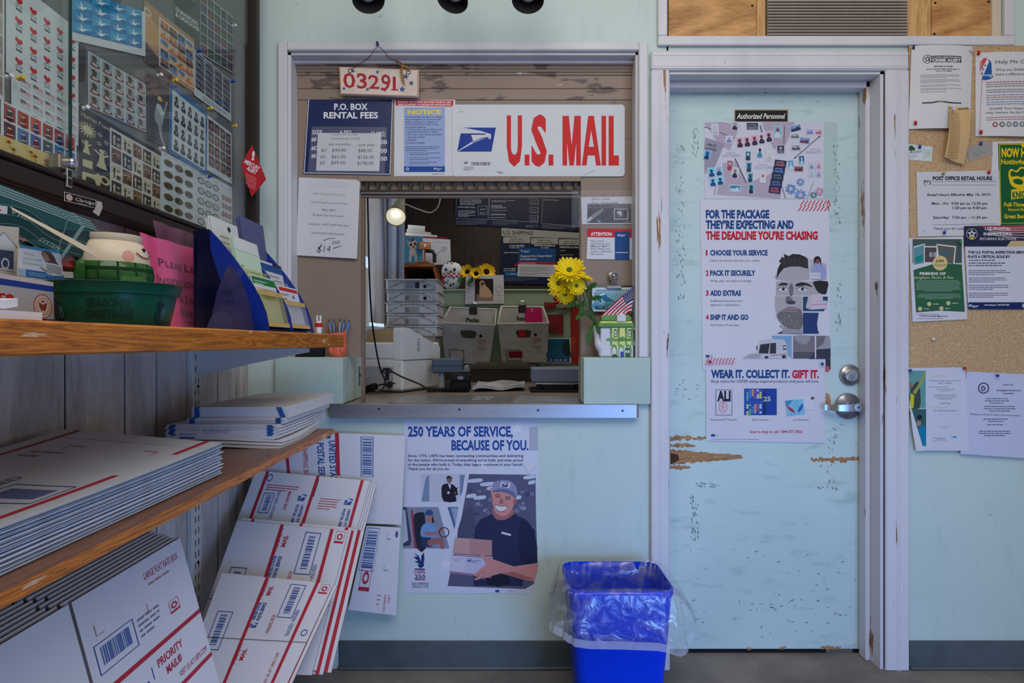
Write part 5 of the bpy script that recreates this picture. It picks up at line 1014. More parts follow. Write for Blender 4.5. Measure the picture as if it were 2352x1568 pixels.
def stamps(name,TLp,TRp,BLp,w,h,label,fn,rgb=(196,200,202),X=XB + .001,**k):
    s = Sheet.quad(PXP(*TLp,X),PXP(*TRp,X),PXP(*BLp,X),w,h);s.N = Vector((1,0,0));s.base = .0004;s.step = .000003
    s.paper(0,0,w,h,rgb,n=1,**k);s.into('stamp_print');fn(s);return s.done(name,label,'stamp sheet','stamp sheets in the display case')
def cells(s,u0,v0,u1,v1,nc,nr,fn,gap=.08):
    cw,ch = (u1 - u0) / nc,(v1 - v0) / nr
    for r in range(nr):
        for c in range(nc): fn(s,u0 + cw * (c + gap),v0 + ch * (r + gap),cw * (1 - 2 * gap),ch * (1 - 2 * gap),r,c)
def hearts(s):
    s.k = 0
    def f(s,u,v,w,h,r,c):
        m = u + w / 2;s.poly([(m,v + h * .5),(m - w * .38,v + h * .2),(m - w * .3,v),(m - w * .08,v + h * .06),(m,v + h * .14),(m + w * .12,v + h * .02),(m + w * .34,v + h * .06),(m + w * .36,v + h * .24)],(186,44,48));s.ring(m - w * .2,v + h * .62,w * .14,w * .05,(120,132,134),8);s.ring(m + w * .2,v + h * .62,w * .14,w * .05,(120,132,134),8);s.line([(m - w * .3,v + h * .9),(m + w * .3,v + h * .9)],1.6,(70,74,78))
    cells(s,6,12,98,96,5,4,f,.16)
def flags(s):
    def f(s,u,v,w,h,r,c):
        s.poly([(u,v),(u + w * .5,v + h * .1),(u + w,v + h * .2),(u + w,v + h * .6),(u + w * .5,v + h * .46),(u,v + h * .5)],(190,132,128));s.poly([(u,v),(u + w * .5,v + h * .1),(u + w * .5,v + h * .34),(u,v + h * .3)],(84,90,120));s.line([(u + w * .5,v + h * .3),(u + w,v + h * .4)],1,(214,200,198));s.line([(u + w * .1,v + h * .42),(u + w,v + h * .5)],1,(214,200,198));s.line([(u,v + h * .8),(u + w,v + h * .86)],.8,(150,152,154))
    cells(s,10,6,98,96,5,4,f,.1)
def pictures(s):
    cc = ((150,40,36),(44,84,144),(168,56,40),(50,58,66),(190,70,40),(56,110,160))
    def f(s,u,v,w,h,r,c):
        a = cc[(r * 3 + c * 2) % 6];s.rect(u,v,u + w,v + h,a);b = cc[(r + c + 3) % 6];s.poly([(u + w * .2,v + h),(u + w * .3,v + h * .4),(u + w * .5,v + h * .15),(u + w * .72,v + h * .4),(u + w * .8,v + h)],tuple(int(x * .55) for x in b),2);s.disc(u + w * .5,v + h * .34,w * .17,(206,186,170),10);s.line([(u + w * .2,v + h * .8),(u + w * .8,v + h * .72)],2,(214,206,200))
    cells(s,2,2,98,98,6,2,f,.08)
def sunf(s):
    s.rect(0,0,100,100,(196,176,110));r_ = random.Random(2)
    for k in range(22):
        u,v = r_.uniform(4,96),r_.uniform(10,86);s.star(u,v,8,(206,150,40),r_.random());s.star(u,v,7,(196,132,30),r_.random());s.disc(u,v,3,(70,44,20),8);s.line([(u,v + 7),(u + 2,v + 14)],1.4,(100,110,50))
    s.text('',0,0,1,BLK) if False else None
def crane(s):
    def f(s,u,v,w,h,r,c):
        s.rect(u,v,u + w,v + h,((36,124,176),(58,146,190))[(r + c) % 2]);s.poly([(u,v + h),(u + w,v + h * .55),(u + w,v + h)],(28,106,160));X = lambda a,b: (u + a * w,v + b * h)
        for pl,cc in (((X(.42,.55),X(.40,.12),X(.52,.38)),(214,216,216)),((X(.10,.36),X(.46,.56),X(.40,.66)),(192,196,198)),((X(.40,.52),X(.62,.50),X(.80,.42),X(.70,.56),X(.52,.78),X(.36,.74)),(222,222,220)),((X(.80,.42),X(.96,.50),X(.82,.50)),(200,202,202)),((X(.36,.74),X(.14,.70),X(.44,.64)),(180,186,190)),((X(.46,.74),X(.50,.92),X(.56,.70)),(188,192,194))): s.poly(pl,cc)
    cells(s,0,0,94,84,4,4,f,.0)
def reader(s):
    s.rect(0,0,100,100,(92,94,100));s.poly([(0,0),(10,0),(8,60),(0,66)],(60,56,58))
    def f(s,u,v,w,h,r,c):
        s.rect(u - w * .06,v - h * .06,u + w * 1.06,v + h * 1.06,(196,196,198));s.rect(u,v,u + w,v + h,(140,156,160));s.poly([(u + w * .1,v + h),(u + w * .3,v + h * .5),(u + w * .2,v + h * .2),(u + w * .5,v + h * .08),(u + w * .75,v + h * .35),(u + w * .6,v + h * .6),(u + w * .95,v + h * .8),(u + w * .9,v + h)],(86,76,72),2);s.poly([(u + w * .3,v + h * .66),(u + w * .8,v + h * .74),(u + w * .7,v + h * .9),(u + w * .3,v + h * .84)],(186,180,178));s.disc(u + w * .46,v + h * .28,w * .13,(70,54,48),10);s.line([(u + w * .2,v + h * .92),(u + w * .8,v + h * .95)],1.5,(160,70,74))
    cells(s,12,4,99,98,5,4,f,.06)
def quilt(s):
    s.rect(0,0,100,100,(46,42,42));CR_ = (190,180,138)
    s.into('lettering').text('Harriet Powers',3,12,6,(186,180,150),w=34);s.into('stamp_print')
    s.disc(9,26,5,CR_,12)
    for k in range(16): a = k * math.pi / 8;s.line([(9,26),(9 + 9 * math.cos(a),26 + 9 * math.sin(a))],1.2,CR_)
    for u,v in ((22,24),(21,36),(29,30),(27,44)): s.star(u,v,3.5,CR_);s.disc(u,v,1.2,(46,42,42),8)
    for u,v,k in ((8,48,1),(24,54,1.5)):
        s.poly([(u - 1.5 * k,v - 4 * k),(u + 1.5 * k,v - 4 * k),(u + 2 * k,v + 2 * k),(u + 4 * k,v + 9 * k),(u - 4 * k,v + 9 * k),(u - 2 * k,v + 2 * k)],CR_);s.disc(u,v - 6 * k,2 * k,CR_,10);s.line([(u - 5 * k,v - 5 * k),(u,v - 1 * k),(u + 5 * k,v - 5 * k)],1.6 * k,CR_)
    s.poly([(3,92),(4,82),(16,80),(20,76),(24,80),(22,92),(18,92),(16,86),(8,86),(7,92)],CR_);s.poly([(4,66),(14,64),(14,74),(4,75)],CR_);s.ring(27,82,6,2.6,CR_)
    def f(s,u,v,w,h,r,c):
        s.rect(u,v,u + w,v + h,((58,50,46),(190,178,150),(120,84,56))[(r * 2 + c) % 3]);s.line([(u + w * .28,v + h * .2),(u + w * .28,v + h * .9)],w * .16,((196,186,158),(70,54,44),(60,44,36))[(r * 2 + c) % 3]);s.line([(u + w * .1,v + h * .45),(u + w * .46,v + h * .3)],w * .08,((196,186,158),(70,54,44),(196,176,130))[(r * 2 + c) % 3]);s.star(u + w * .7,v + h * .36,w * .2,((196,186,158),(96,64,44),(176,150,110))[(r * 2 + c) % 3]);s.rect(u + w * .5,v + h * .66,u + w * .92,v + h * .92,((150,138,118),(60,50,44),(70,50,40))[(r * 2 + c) % 3])
    s.rect(33,6,100,100,(196,194,190));cells(s,34,8,99,98,5,4,f,.06)
def rocks(s):
    s.rect(0,0,100,100,(166,128,92));s.poly([(0,20),(30,36),(24,60),(0,66)],(190,146,96),3);s.poly([(0,66),(60,100),(0,100)],(74,66,66));s.rect(26,8,98,92,(198,194,190));s.ring(5,16,7,3,(196,182,164));cc = ((190,110,60),(70,120,160),(126,84,60),(206,160,110),(60,60,70))
    def f(s,u,v,w,h,r,c):
        k = r * 3 + c * 2;s.rect(u,v,u + w,v + h,cc[k % 5]);s.poly([(u,v + h),(u,v + h * .6),(u + w * .3,v + h * .4),(u + w * .6,v + h * .66),(u + w,v + h * .5),(u + w,v + h)],cc[(k + 2) % 5],2);s.poly([(u + w * .3,v + h * .4),(u + w * .5,v + h * .12),(u + w * .66,v + h * .5)],cc[(k + 3) % 5])
    cells(s,28,10,97,91,4,5,f,.05)
def dragons(s):
    s.rect(0,0,100,100,(56,70,62));s.poly([(0,0),(34,0),(30,30),(16,50),(0,40)],(44,50,46),3);s.poly([(4,10),(14,2),(26,12),(30,26),(20,24),(16,34),(8,24)],(92,104,78),3)
    s.into('lettering').text('DUNGEONS',3,58,6,(196,198,196),w=33,bold=.03);s.text('& DRAGONS',3,65.5,6,(196,198,196),w=35,bold=.03);s.into('stamp_print');cc = ((120,50,40),(40,92,80),(96,60,110),(60,84,50),(40,50,66))
    s.rect(40,0,99,98,(170,176,172))
    def f(s,u,v,w,h,r,c): k = r * 2 + c * 3;s.rect(u,v,u + w,v + h,(44,52,50));s.poly([(u + w * .1,v + h * .9),(u + w * .3,v + h * .3),(u + w * .55,v + h * .1),(u + w * .6,v + h * .5),(u + w * .95,v + h * .8)],cc[k % 5],2);s.disc(u + w * .6,v + h * .4,w * .15,cc[(k + 2) % 5],8)
    cells(s,40,1,99,97,5,6,f,.05)
def crowd(s):
    def f(s,u,v,w,h,r,c): s.rect(u,v,u + w,v + h,(78,84,104));s.poly([(u,v + h * .2),(u + w,v + h * .5),(u + w,v + h * .68),(u,v + h * .4)],(150,156,172));s.poly([(u + w * .1,v + h),(u + w * .4,v + h * .5),(u + w * .8,v + h * .7),(u + w,v + h)],(36,38,48));s.poly([(u + w * .3,v + h * .3),(u + w * .5,v + h * .1),(u + w * .8,v + h * .3)],(50,54,70))
    cells(s,2,2,98,82,4,6,f,.04);s.greek(20,90,98,2,5,(130,132,138),1.4)
def batter(s):
    s.rect(0,0,100,100,(78,78,82))
    for k in range(9): s.line([(10,40 + k * 7),(90,46 + k * 7)],1.4,(92,92,98))
    s.into('lettering').text('Hank Aaron',24,26,6,(190,90,84),w=66,it=.3,slope=.16);s.into('stamp_print');s.poly([(34,64),(40,44),(52,38),(66,46),(70,60),(62,74),(66,90),(78,99),(70,99),(56,88),(48,74)],(150,154,158),4);s.disc(54,36,7,(96,74,62),12);s.poly([(46,34),(50,28),(60,29),(64,34)],(196,190,120),2);s.line([(68,56),(84,30)],3.4,(190,188,182));s.poly([(40,44),(56,40),(70,50),(60,56)],(186,190,192),3)
def busts(s):
    s.rect(0,0,100,100,(52,104,156));s.rect(6,8,95,94,(192,200,200))
    def f(s,u,v,w,h,r,c): m = u + w / 2;s.poly([(u + w * .1,v + h),(u + w * .14,v + h * .66),(m,v + h * .5),(u + w * .86,v + h * .66),(u + w * .9,v + h)],(44,46,50),2);s.disc(m,v + h * .32,w * .28,(64,62,62),12,ry=h * .26);s.poly([(m - w * .1,v + h * .62),(m + w * .1,v + h * .62),(m,v + h * .86)],(190,194,194));s.disc(m,v + h * .38,w * .18,(96,92,92),10,ry=h * .14)
    cells(s,8,10,94,93,5,4,f,.1)
def faces(s):
    def f(s,u,v,w,h,r,c): m = u + w / 2;s.rect(u,v,u + w,v + h,(66,54,50));s.disc(m,v + h * .42,w * .3,(150,106,84),12,ry=h * .28);s.poly([(u + w * .1,v + h),(m - w * .2,v + h * .7),(m + w * .2,v + h * .7),(u + w * .9,v + h)],(110,66,60),2);s.poly([(m - w * .32,v + h * .36),(m,v + h * .1),(m + w * .32,v + h * .36),(m,v + h * .26)],(44,36,34),2)
    cells(s,6,4,96,90,4,4,f,.06)
def medals(s):
    def f(s,u,v,w,h,r,c):
        a,b = ((104,92,64),(70,62,44)) if c < 3 else (((64,66,68),(190,194,194)) if c < 6 else ((140,84,66),(176,128,104)));m = (u + w / 2,v + h / 2);s.disc(*m,w * .48,a,16,ry=h * .34);s.disc(*m,w * (.34 if 3 <= c < 6 else .36),b,14,ry=h * (.24 if 3 <= c < 6 else .25));s.poly([(m[0] - w * .18,m[1] - h * .08),(m[0],m[1] + h * .1),(m[0] + w * .18,m[1] - h * .08),(m[0],m[1])],a)
    cells(s,2,6,40,96,3,5,lambda s,u,v,w,h,r,c: f(s,u,v,w,h,r,c),.04);cells(s,45,8,78,98,3,5,lambda s,u,v,w,h,r,c: f(s,u,v,w,h,r,c + 3),.04);cells(s,82,20,99,99,3,5,lambda s,u,v,w,h,r,c: f(s,u,v,w,h,r,c + 6),.04)
    for k in range(9): s.greek(4 + k * 11,3 + k * .6,12 + k * 11,1,3,(130,132,134),1)
stamps('stamp_sheet',(14,-62),(182,70),(14,165),100,100,'white stamp sheet with rows of red hearts',hearts)
stamps('stamp_sheet',(26,158),(180,240),(26,268),100,100,'white stamp sheet of small waving flags below the red hearts',flags,X=XB + .003)
stamps('stamp_sheet',(2,228),(176,316),(2,314),100,100,'stamp sheet of red and blue festive pictures above the sunflower border',pictures,X=XB + .005)
stamps('stamp_sheet',(-20,300),(121,356),(-20,356),100,60,'cream stamp sheet edged with sunflowers at the bottom of the case',sunf,X=XB + .007)
stamps('stamp_sheet',(166,-30),(334,28),(166,92),100,100,'stamp sheet of white paper cranes on sky blue',crane,X=XB + .003)
stamps('stamp_sheet',(180,98),(336,190),(180,236),100,100,'dark stamp sheet repeating a reading child, below the sky blue cranes',reader)
stamps('stamp_sheet',(180,240),(370,350),(180,422),100,100,'dark stamp sheet with cream cut out quilt figures',quilt,X=XB + .002)
stamps('stamp_sheet',(332,0),(446,92),(332,140),100,100,'tan stamp sheet of rock and canyon landscapes',rocks,X=XB + .002)
stamps('stamp_sheet',(398,-72),(536,40),(398,88),100,100,'dark green stamp sheet of fantasy scenes in the top corner of the case',dragons)
stamps('stamp_sheet',(446,112),(531,186),(446,218),100,100,'stamp sheet of grey blue crowd scenes below the dark green sheet',crowd,X=XB + .003)
stamps('stamp_sheet',(334,160),(392,194),(334,318),100,100,'grey stamp sheet with a baseball batter and a red name',batter)
stamps('stamp_sheet',(390,188),(476,258),(388,350),100,100,'blue edged stamp sheet repeating a dark bust portrait',busts,X=XB + .003)
stamps('stamp_sheet',(474,262),(532,306),(475,390),100,100,'white stamp sheet of small brown portrait stamps beside the blue edged sheet',faces,X=XB + .002)
stamps('stamp_sheet',(370,345),(533,430),(370,492),100,100,'white stamp sheet of round coin and medal designs',medals,X=XB + .001)
stamps('stamp_sheet',(-50,-80),(10,-8),(-50,178),40,100,'stamp sheet of pale portraits cut off by the picture edge beside the red hearts',lambda s: cells(s,2,2,38,96,2,5,lambda s,u,v,w,h,r,c: (s.rect(u,v,u + w,v + h,((170,160,150),(150,130,124))[(r + c) % 2]),s.disc(u + w / 2,v + h * .5,w * .3,(120,96,88),10)),.06))
nx = Vector((1,0,0))
for px,py,cc,lb in ((14,178,PW_,'white push pin between the heart sheet and the picture edge'),(40,181,PY,'yellow push pin on the flag stamp sheet'),(361,174,PW_,'white push pin above the baseball batter'),(396,186,PY,'yellow push pin on top of the blue edged portrait sheet'),(452,119,PB,'blue push pin at the corner of the canyon sheet'),(533,60,PW_,'white push pin at the edge of the dark green sheet'),(530,189,PB,'blue push pin at the edge of the crowd scenes sheet'),(477,250,PY,'yellow push pin between the crowd scenes and the blue edged sheet'),(534,290,PY,'yellow push pin beside the brown portrait stamps'),(190,249,PW_,'white push pin above the quilt figures'),(366,342,PW_,'white push pin above the coin sheet'),(478,406,PB,'blue push pin on the coin sheet')): pin(PXP(px,py,XB + .012),cc,lb,(.35,.1),nx,.9)
# mercury alert diamond on the case's end
s = Sheet.quad(P(553,333,-.252),P(611,333,-.12),P(553,452,-.252),58,119,BR=P(611,452,-.12));s.N = Vector((0,-1,0));s.paper(0,0,0,0,n=2,pts=[(25,0),(58,78),(57,80),(24,119),(2,50),(1,44)],rgb=(184,26,34),back=.0008,rough=.3);s.into('lettering').text('!',27,34,20,WHT,al='c',bold=.05,rot=.1);s.text('MERCURY',7,41,9.5,WHT,w=38,bold=.03,rot=.5);s.text('ALERT',12,56,9.5,WHT,w=25,bold=.03,rot=.5);s.greek(10,66,36,7,4.4,(226,160,160),1.2,'c',slope=.45)
s.done('alert_sticker','red diamond mercury alert sticker at the end of the display case','sticker')

# shelf standards and bracket
STW = M((196,194,190),.4,var=.04)
def standard(y,label):
    o = thing('shelf_standard',label,'shelf standard',(-.93,y,.0));q = MB();q.box((-.9298,y - .032,.02),(-.914,y + .03,1.40),STW,.002);q.build('rail',o).location = (.93,-y,0);q = MB()
    for k in range(26):
        for dy in (-.010,.010): z = .3 + k * .034;q.box((-.9142,y + dy - .002,z),(-.9135,y + dy + .002,z + .018),DARKM)
    q.build('slot',o).location = (.93,-y,0);q = MB()
    for z in (.52,1.04): q.lathe([(.006,0),(.004,.003),(0,.003)],DARKM,10,TR((-.9140,y + .006,z),0,math.pi / 2),cap0=False)
    q.build('screw',o).location = (.93,-y,0)
standard(-.438,'white slotted shelf standard on the grey panelled wall');
SX = -.526
def bracket(y,z,L_,label):
    q = MB();q.prism([(-.9135,z),(-.9135,z - .085),(-.9135 + L_ * .5,z - .045),(-.9135 + L_,z - .012),(-.9135 + L_,z)],lambda p: Vector((p[0],y - .004,p[1])),lambda p: Vector((p[0],y + .004,p[1])),STW);q.box((-.9135,y - .009,z - .006),(-.9135 + L_,y + .009,z),STW)
    tag(q.build('shelf_bracket',loc=(-.9,y,z)),label,'bracket')
bracket(-.438,1.1535,.33,'white metal bracket holding up the upper wooden shelf');bracket(-.438,.892,.36,'white metal bracket under the lower brown shelf')
q = MB();q.box((-.9135,-2.2,1.155),(SX,-.25,1.195),OAK,.003);tag(q.build('wall_shelf',loc=(-.72,-1.2,1.175)),'thick worn oak shelf along the panelled wall, the upper of two','shelf')
q = MB();q.box((-.9135,-2.2,.893),(SX - .002,-.38,.909),LAM,.0015);q.box((SX - .0018,-2.2,.893),(SX,-.38,.909),OAK);tag(q.build('wall_shelf',loc=(-.72,-1.2,.9)),'thinner brown laminate shelf along the panelled wall, the lower of two','shelf')

# ------------------------------------------------------------------ on the upper shelf
ZS = 1.1955
# green bucket
bc = Vector((-.648,-1.33,ZS));bk = thing('green_bucket','dark green plastic oval bucket with printed greetings on the oak shelf','bucket',bc)
GM = M((10,74,58),.3,var=.08,scale=6);q = MB()
q.lathe([(.0,.0),(.083,.0),(.086,.003),(.096,.050),(.100,.051),(.104,.066),(.107,.068),(.104,.069),(.099,.066),(.093,.05),(.082,.008),(0,.006)],GM,48,TR((0,0,0),0,0,math.radians(12)),sx=1.0,sy=.92,cap0=False,cap1=False);q.build('body',bk,smooth=True)
def on_bucket(s_,z,lift=.0008):
    t = z / .05;r = .086 + .010 * t + lift;a = math.radians(12);x,y = r * math.cos(s_),r * .92 * math.sin(s_);return Vector((x * math.cos(a) - y * math.sin(a),x * math.sin(a) + y * math.cos(a),z))
q = MB();BD = M((6,46,38),.35)
for tx_,a0,a1,z,h in (('SEASON\u2019S',-1.66,-1.02,.029,.013),('GREETINGS',-1.70,-.96,.012,.013)):
    vs,fs,gw = glyphs(tx_,.02,0);q.add([on_bucket(a0 + (a1 - a0) * x / gw,z + h * y) for x,y in vs],fs,BD)
q.build('lettering',bk);q = MB()
for a in (-.45,-2.2):
    for (da,z,w_,h_) in ((0,.006,.10,.020),(.03,.022,.06,.014),(-.04,.030,.05,.010),(.08,.012,.05,.018)):
        pts = [on_bucket(a + da + w_ * math.cos(k * .52) ,z + h_ * .5 + h_ * .6 * math.sin(k * .52)) for k in range(12)];q.add(pts,[tuple(range(12))],M(((10,40,44),(60,96,92))[1 if da > .05 else 0],.4))
q.build('printed_figure',bk)
# snowman planter
sc_ = Vector((-.765,-1.13,ZS));sn = thing('snowman_planter','cream ceramic snowman head planter wrapped in a green checked scarf','planter',sc_);CRM = M((206,190,166),.18,var=.03)
q = MB();q.lathe([(.052,.0),(.058,.05),(.060,.09),(.064,.112),(.067,.130),(.063,.150),(.055,.163),(.050,.167),(.053,.171),(.053,.180),(.048,.180),(.045,.166),(.0,.15)],CRM,36,cap1=False);q.build('head',sn,smooth=True)
GS = surf('green_check',(44,90,38),.2,[((32,70,30),20,(1,1,1),.45,.6,.6,3)]);DG2 = M((20,58,30),.2)
q = MB();n = 40;prof = [(.062,.070),(.070,.082),(.072,.105),(.068,.124),(.063,.128)]
q.lathe(prof,GS,n,cap0=False,cap1=False);q.box((-.03,-.084,.066),(.022,-.064,.128),GS,.010,TR((0,0,0),0,0,math.radians(-20)));q.box((.004,-.080,.060),(.056,-.056,.098),GS,.010,TR((0,0,0),0,0,math.radians(34)));q.build('scarf',sn,smooth=True);q = MB()
for z in (.088,.110): q.lathe([(.0727,z),(.0727,z + .005)],DG2,n,cap0=False,cap1=False)
for k in range(14):
    a = 2 * math.pi * k / 14;q.tube([(r * 1.005 * math.cos(a),r * 1.005 * math.sin(a),z) for r,z in prof[:4]],.0019,DG2,5)
q.build('scarf_check',sn);q = MB();Dk = M((30,26,26),.2)
for a in (-.02,.75): q.ball((.0625 * math.cos(a),.0625 * math.sin(a),.152),.004,Dk,10)
q.tube([(.0675 * math.cos(a),.0675 * math.sin(a),.136 + .008 * (k - 3) ** 2 / 9) for k,a in enumerate([-.40 + .12 * j for j in range(7)])],.0011,M((120,50,40),.4),5)
q.build('face',sn);q = MB();q.lathe([(.011,0),(.0,.001)],M((208,150,134),.4),14,TR((.0665 * math.cos(-.62),.0665 * math.sin(-.62),.136),math.radians(90),0,math.radians(54)),cap0=False) ;q.build('cheek',sn)
# leaflets leaning at the near end of the shelf
def onplane(p,s):
    e = Vector((0,-CD,CH));r = Vector(((p[0] - CX) / F,1,-(p[1] - CY) / F));return e + r * ((s.O - e).dot(s.N) / r.dot(s.N))
def card(name,TLp,TRp,BLp,dl,dr,w,h,label,cat,fn,rgb=WHT,back=.001,group=None,n=2,BRp=None,dbl=None,off=None,**k):
    """Corners by pixel and distance from the camera."""
    f_ = lambda p,d: P(p[0],p[1],d - CD)
    s = Sheet.quad(f_(TLp,dl),f_(TRp,dr),f_(BLp,dbl or dl),w,h)
    if BRp: s = Sheet.quad(s.O,f_(TRp,dr),f_(BLp,dbl or dl),w,h,BR=onplane(BRp,s))
    if (s.O - Vector((0,-CD,CH))).dot(s.N) > 0: s.N = -s.N
    if off: s.O = s.O - s.N * off[0] + s.V.normalized() * off[1]
    s.paper(0,0,w,h,rgb,n=n,back=back,**k)
    if fn: fn(s)
    return s.done(name,label,cat,group)
def passport(s):
    s.into('print').rect(0,10,100,24,(36,66,150));s.rect(0,0,100,10,(196,200,204));s.rect(0,24,100,92,(168,180,190));s.rect(0,92,100,100,(26,44,110));s.into('lettering').text('ice',22,56,21,(170,28,32),w=24,bold=.04);s.text('Services',2,90,20,(170,28,32),w=28,bold=.03)
    s.into('seal').disc(84,62,13.5,(170,90,76),24,ry=30);s.disc(84,62,12,(196,188,180),24,ry=27);s.disc(84,62,9.5,(170,120,104),24,ry=21);s.disc(84,62,8.6,(196,190,182),24,ry=19);s.poly([(78,52),(84,58),(90,52),(89,64),(86,74),(84,70),(82,74),(79,64)],(130,60,56));s.star(84,50,4,(90,70,66))
card('passport_sign',(-60,618),(122,648),(-60,728),.86,1.02,100,100,'white sign with red letters and an eagle seal standing behind the white papers','sign',passport,(176,186,196),BRp=(124,741),dbl=.88)
def tracked(s): s.into('print').rect(12,40,88,92,(190,192,196));s.poly([(20,40),(56,14),(94,40)],(196,200,208));s.line([(18,42),(56,14),(96,42)],2.5,(120,130,150));s.rect(24,50,86,88,(58,70,96));s.ring(62,78,12,4,(190,196,206));s.frame(20,46,90,92,2,(170,176,188))
card('house_leaflet',(-40,514),(44,522),(-40,622),.98,1.06,100,100,'cream leaflet with a small house picture at the near end of the oak shelf','leaflet',tracked,(186,182,172),BRp=(40,634))
def informed(s):
    s.into('print').rect(0,0,100,8,(52,130,180));s.rect(0,76,100,100,(44,98,158));s.rect(0,76,16,100,(150,172,190));s.into('lettering')
    for i,(tx,w_) in enumerate((('What is',24),('Informed',40),('Delivery?',44))): s.text(tx,10,29 + i * 15,10,(150,168,184),w=w_)
    s.greek(22,86,84,2,7,(170,196,220),2);s.into('photo_print').poly([(52,18),(58,8),(72,8),(82,20),(86,36),(90,50),(76,56),(66,44),(60,40)],(86,66,62),3);s.poly([(54,18),(60,12),(66,20),(70,34),(66,42),(58,36)],(150,112,104),3);s.poly([(62,48),(76,44),(92,50),(98,80),(60,80),(58,64)],(206,208,210),2)
    for k in range(6): s.line([(61 - k * .4,52 + k * 4.6),(76,50 + k * 4.8),(96,56 + k * 4.4)],2,(44,50,66))
    s.line([(48,62),(58,72),(64,70)],3.5,(150,112,104))
card('delivery_leaflet',(44,562),(137,576),(40,632),1.02,1.10,100,100,'blue and white leaflet with a woman in a striped top, beside the house leaflet','leaflet',informed,(196,200,206),BRp=(149,648))
def cmail(s): s.into('print').rect(4,2,74,62,(176,30,34));s.text('IFIED MAIL',6,30,11,WHT,w=62,bold=.03);s.rect(74,2,100,62,(24,22,24));s.rect(0,62,100,76,(52,24,28));s.rect(0,76,100,96,(170,168,168));s.greek(8,40,66,2,7,(220,180,180),2);s.rect(92,10,100,60,(170,170,174))
card('mail_card',(128,566),(186,572),(130,640),1.20,1.26,100,100,'red and black mail card behind the striped top leaflet','card',cmail,(40,30,32))
for i in range(9):
    t = i * 2.9;y_ = lambda a,k: a + t * k
    def teal(s,i=i):
        s.into('print').poly([(0,30),(30,8),(60,22),(100,6),(100,60),(60,46),(20,66),(0,60)],(26,62,66),3)
        for k in range(5): s.line(spline([(0,20 + k * 16),(30,8 + k * 15),(60,26 + k * 14),(100,30 + k * 12)],4),.7,(110,150,152))
        s.line([(66,0),(74,60)],1.2,(100,130,132));s.rect(80,0,84,100,(120,150,150))
        if i == 0: s.poly([(0,20),(16,14),(17,26),(0,34)],(206,206,208));s.text('LES',2,28,7,(180,40,40),w=11,bold=.03,rot=-.3);s.text('SYSTEM',50,52,8,(150,180,180),w=24,rot=.3);s.text('VIC',18,22,8,(150,180,180),w=16,rot=.2);s.line([(0,58),(40,58)],3,(190,120,110))
    card('catalogue',(-30,436),(228,532),(-40,524),1.0,1.30,100,60,'teal catalogue in the leaning fan at the near end of the shelf' if i else 'front teal catalogue of the leaning fan, its wavy cover facing out','catalogue',teal,((46,92,96),(150,168,166))[i % 2] if i else (40,84,88),.0012,'fan of teal catalogues',BRp=(180,592),n=1,off=(i * .0024,-i * .0026))
card('paper_leaf',(24,474),(224,578),(30,482),.965,1.16,100,12,'thin curled cream leaflet edge poking past the snowman planter','leaflet',None,(190,176,156),.0006,BRp=(222,592))
card('magazine',(46,556),(150,540),(46,588),1.12,1.22,100,30,'magazine with a yellow corner label behind the striped top leaflet','magazine',lambda s: s.into('print').rect(28,4,60,30,(216,190,40)) and s.text('E',38,26,16,(150,50,40),w=12,bold=.04) and s.rect(60,0,100,30,(24,50,54)),(22,48,54),BRp=(178,580))
for i,(zz,dx,lb) in enumerate(((.0,.0,'at the bottom of the pile'),(.0105,.012,'with a curling corner, on top of the pile'))):
    q = MB();x0,y_0 = -.66 - dx,-1.79;q.slab(lambda a,b: (x0 + .107 * b,y_0 + .152 * a - dx * 2,ZS + zz + .010 + (.006 * max(0,a - .7) ** 2 * 9 * i)),8,3,(0,0,-.0095),M((204,205,214),.6,var=.02));tag(q.build('paper_pad',loc=(x0,y_0,ZS),smooth=False),'white paper pad on the oak shelf, ' + lb,'paper pad','white paper pads by the green bucket')
# pink sign in a sleeve
TLp,TRp,BLp = PXP(318,545,-.80),PXP(489,590,-.80),PXP(318,545,-.80);BLp = Vector((-.775,TLp.y,ZS + .001));TLp.z = TRp.z = 1.409
s = Sheet.quad(TLp,TRp,BLp,100,72,warp=lambda u,v: Vector((.006 * math.sin(u * .055) * (v / 72) + .004 * math.sin(u * .2 + 1),0,0)));s.N = Vector((1,0,.1)).normalized();s.cell = 8;s.base = .001
s.paper(0,0,100,72,(222,88,138),n=20);s.into('lettering');PK = (60,34,44)
for tx,u,v,w_ in (('PLEASE LEAVE',20,22,60),('INSIDE LIGHT ON',16,35.5,72),('FOR SAFETY',30,48.5,46),('REASONS',36,60,38)):
    wl = [(wd[:1],wd[1:]) for wd in tx.split(' ')];g = lambda t: glyphs(t,.01)[2] if t else 0
    k = w_ / (sum(g(a) * 6.6 + g(b) * 5 + .8 for a,b in wl) + 3 * (len(wl) - 1));x_ = u
    for a,b in wl:
        s.text(a,x_,v,6.6,PK,w=g(a) * 6.6 * k,bold=.01);x_ += (g(a) * 6.6 + .8) * k
        if b: s.text(b,x_,v,5,PK,w=g(b) * 5 * k,bold=.01)
        x_ += (g(b) * 5 + 3) * k
s.into('handwriting').greek(50,65,74,1,4,(150,30,60),1.6);s.greek(84,66,94,1,4,(150,30,60),1.6);s.greek(52,70.5,84,1,4,(150,30,60),1.8);s.line([(4,16),(4,24)],.8,(170,40,70));s.line([(4,30),(5,46)],.8,(170,40,70));s.line([(91,28),(92,40)],1,(170,30,50));s.line([(92,46),(92,60)],1,(170,30,50))
s.done('pink_sign','pink paper sign asking to leave the inside light on, leaning on the oak shelf','sign')
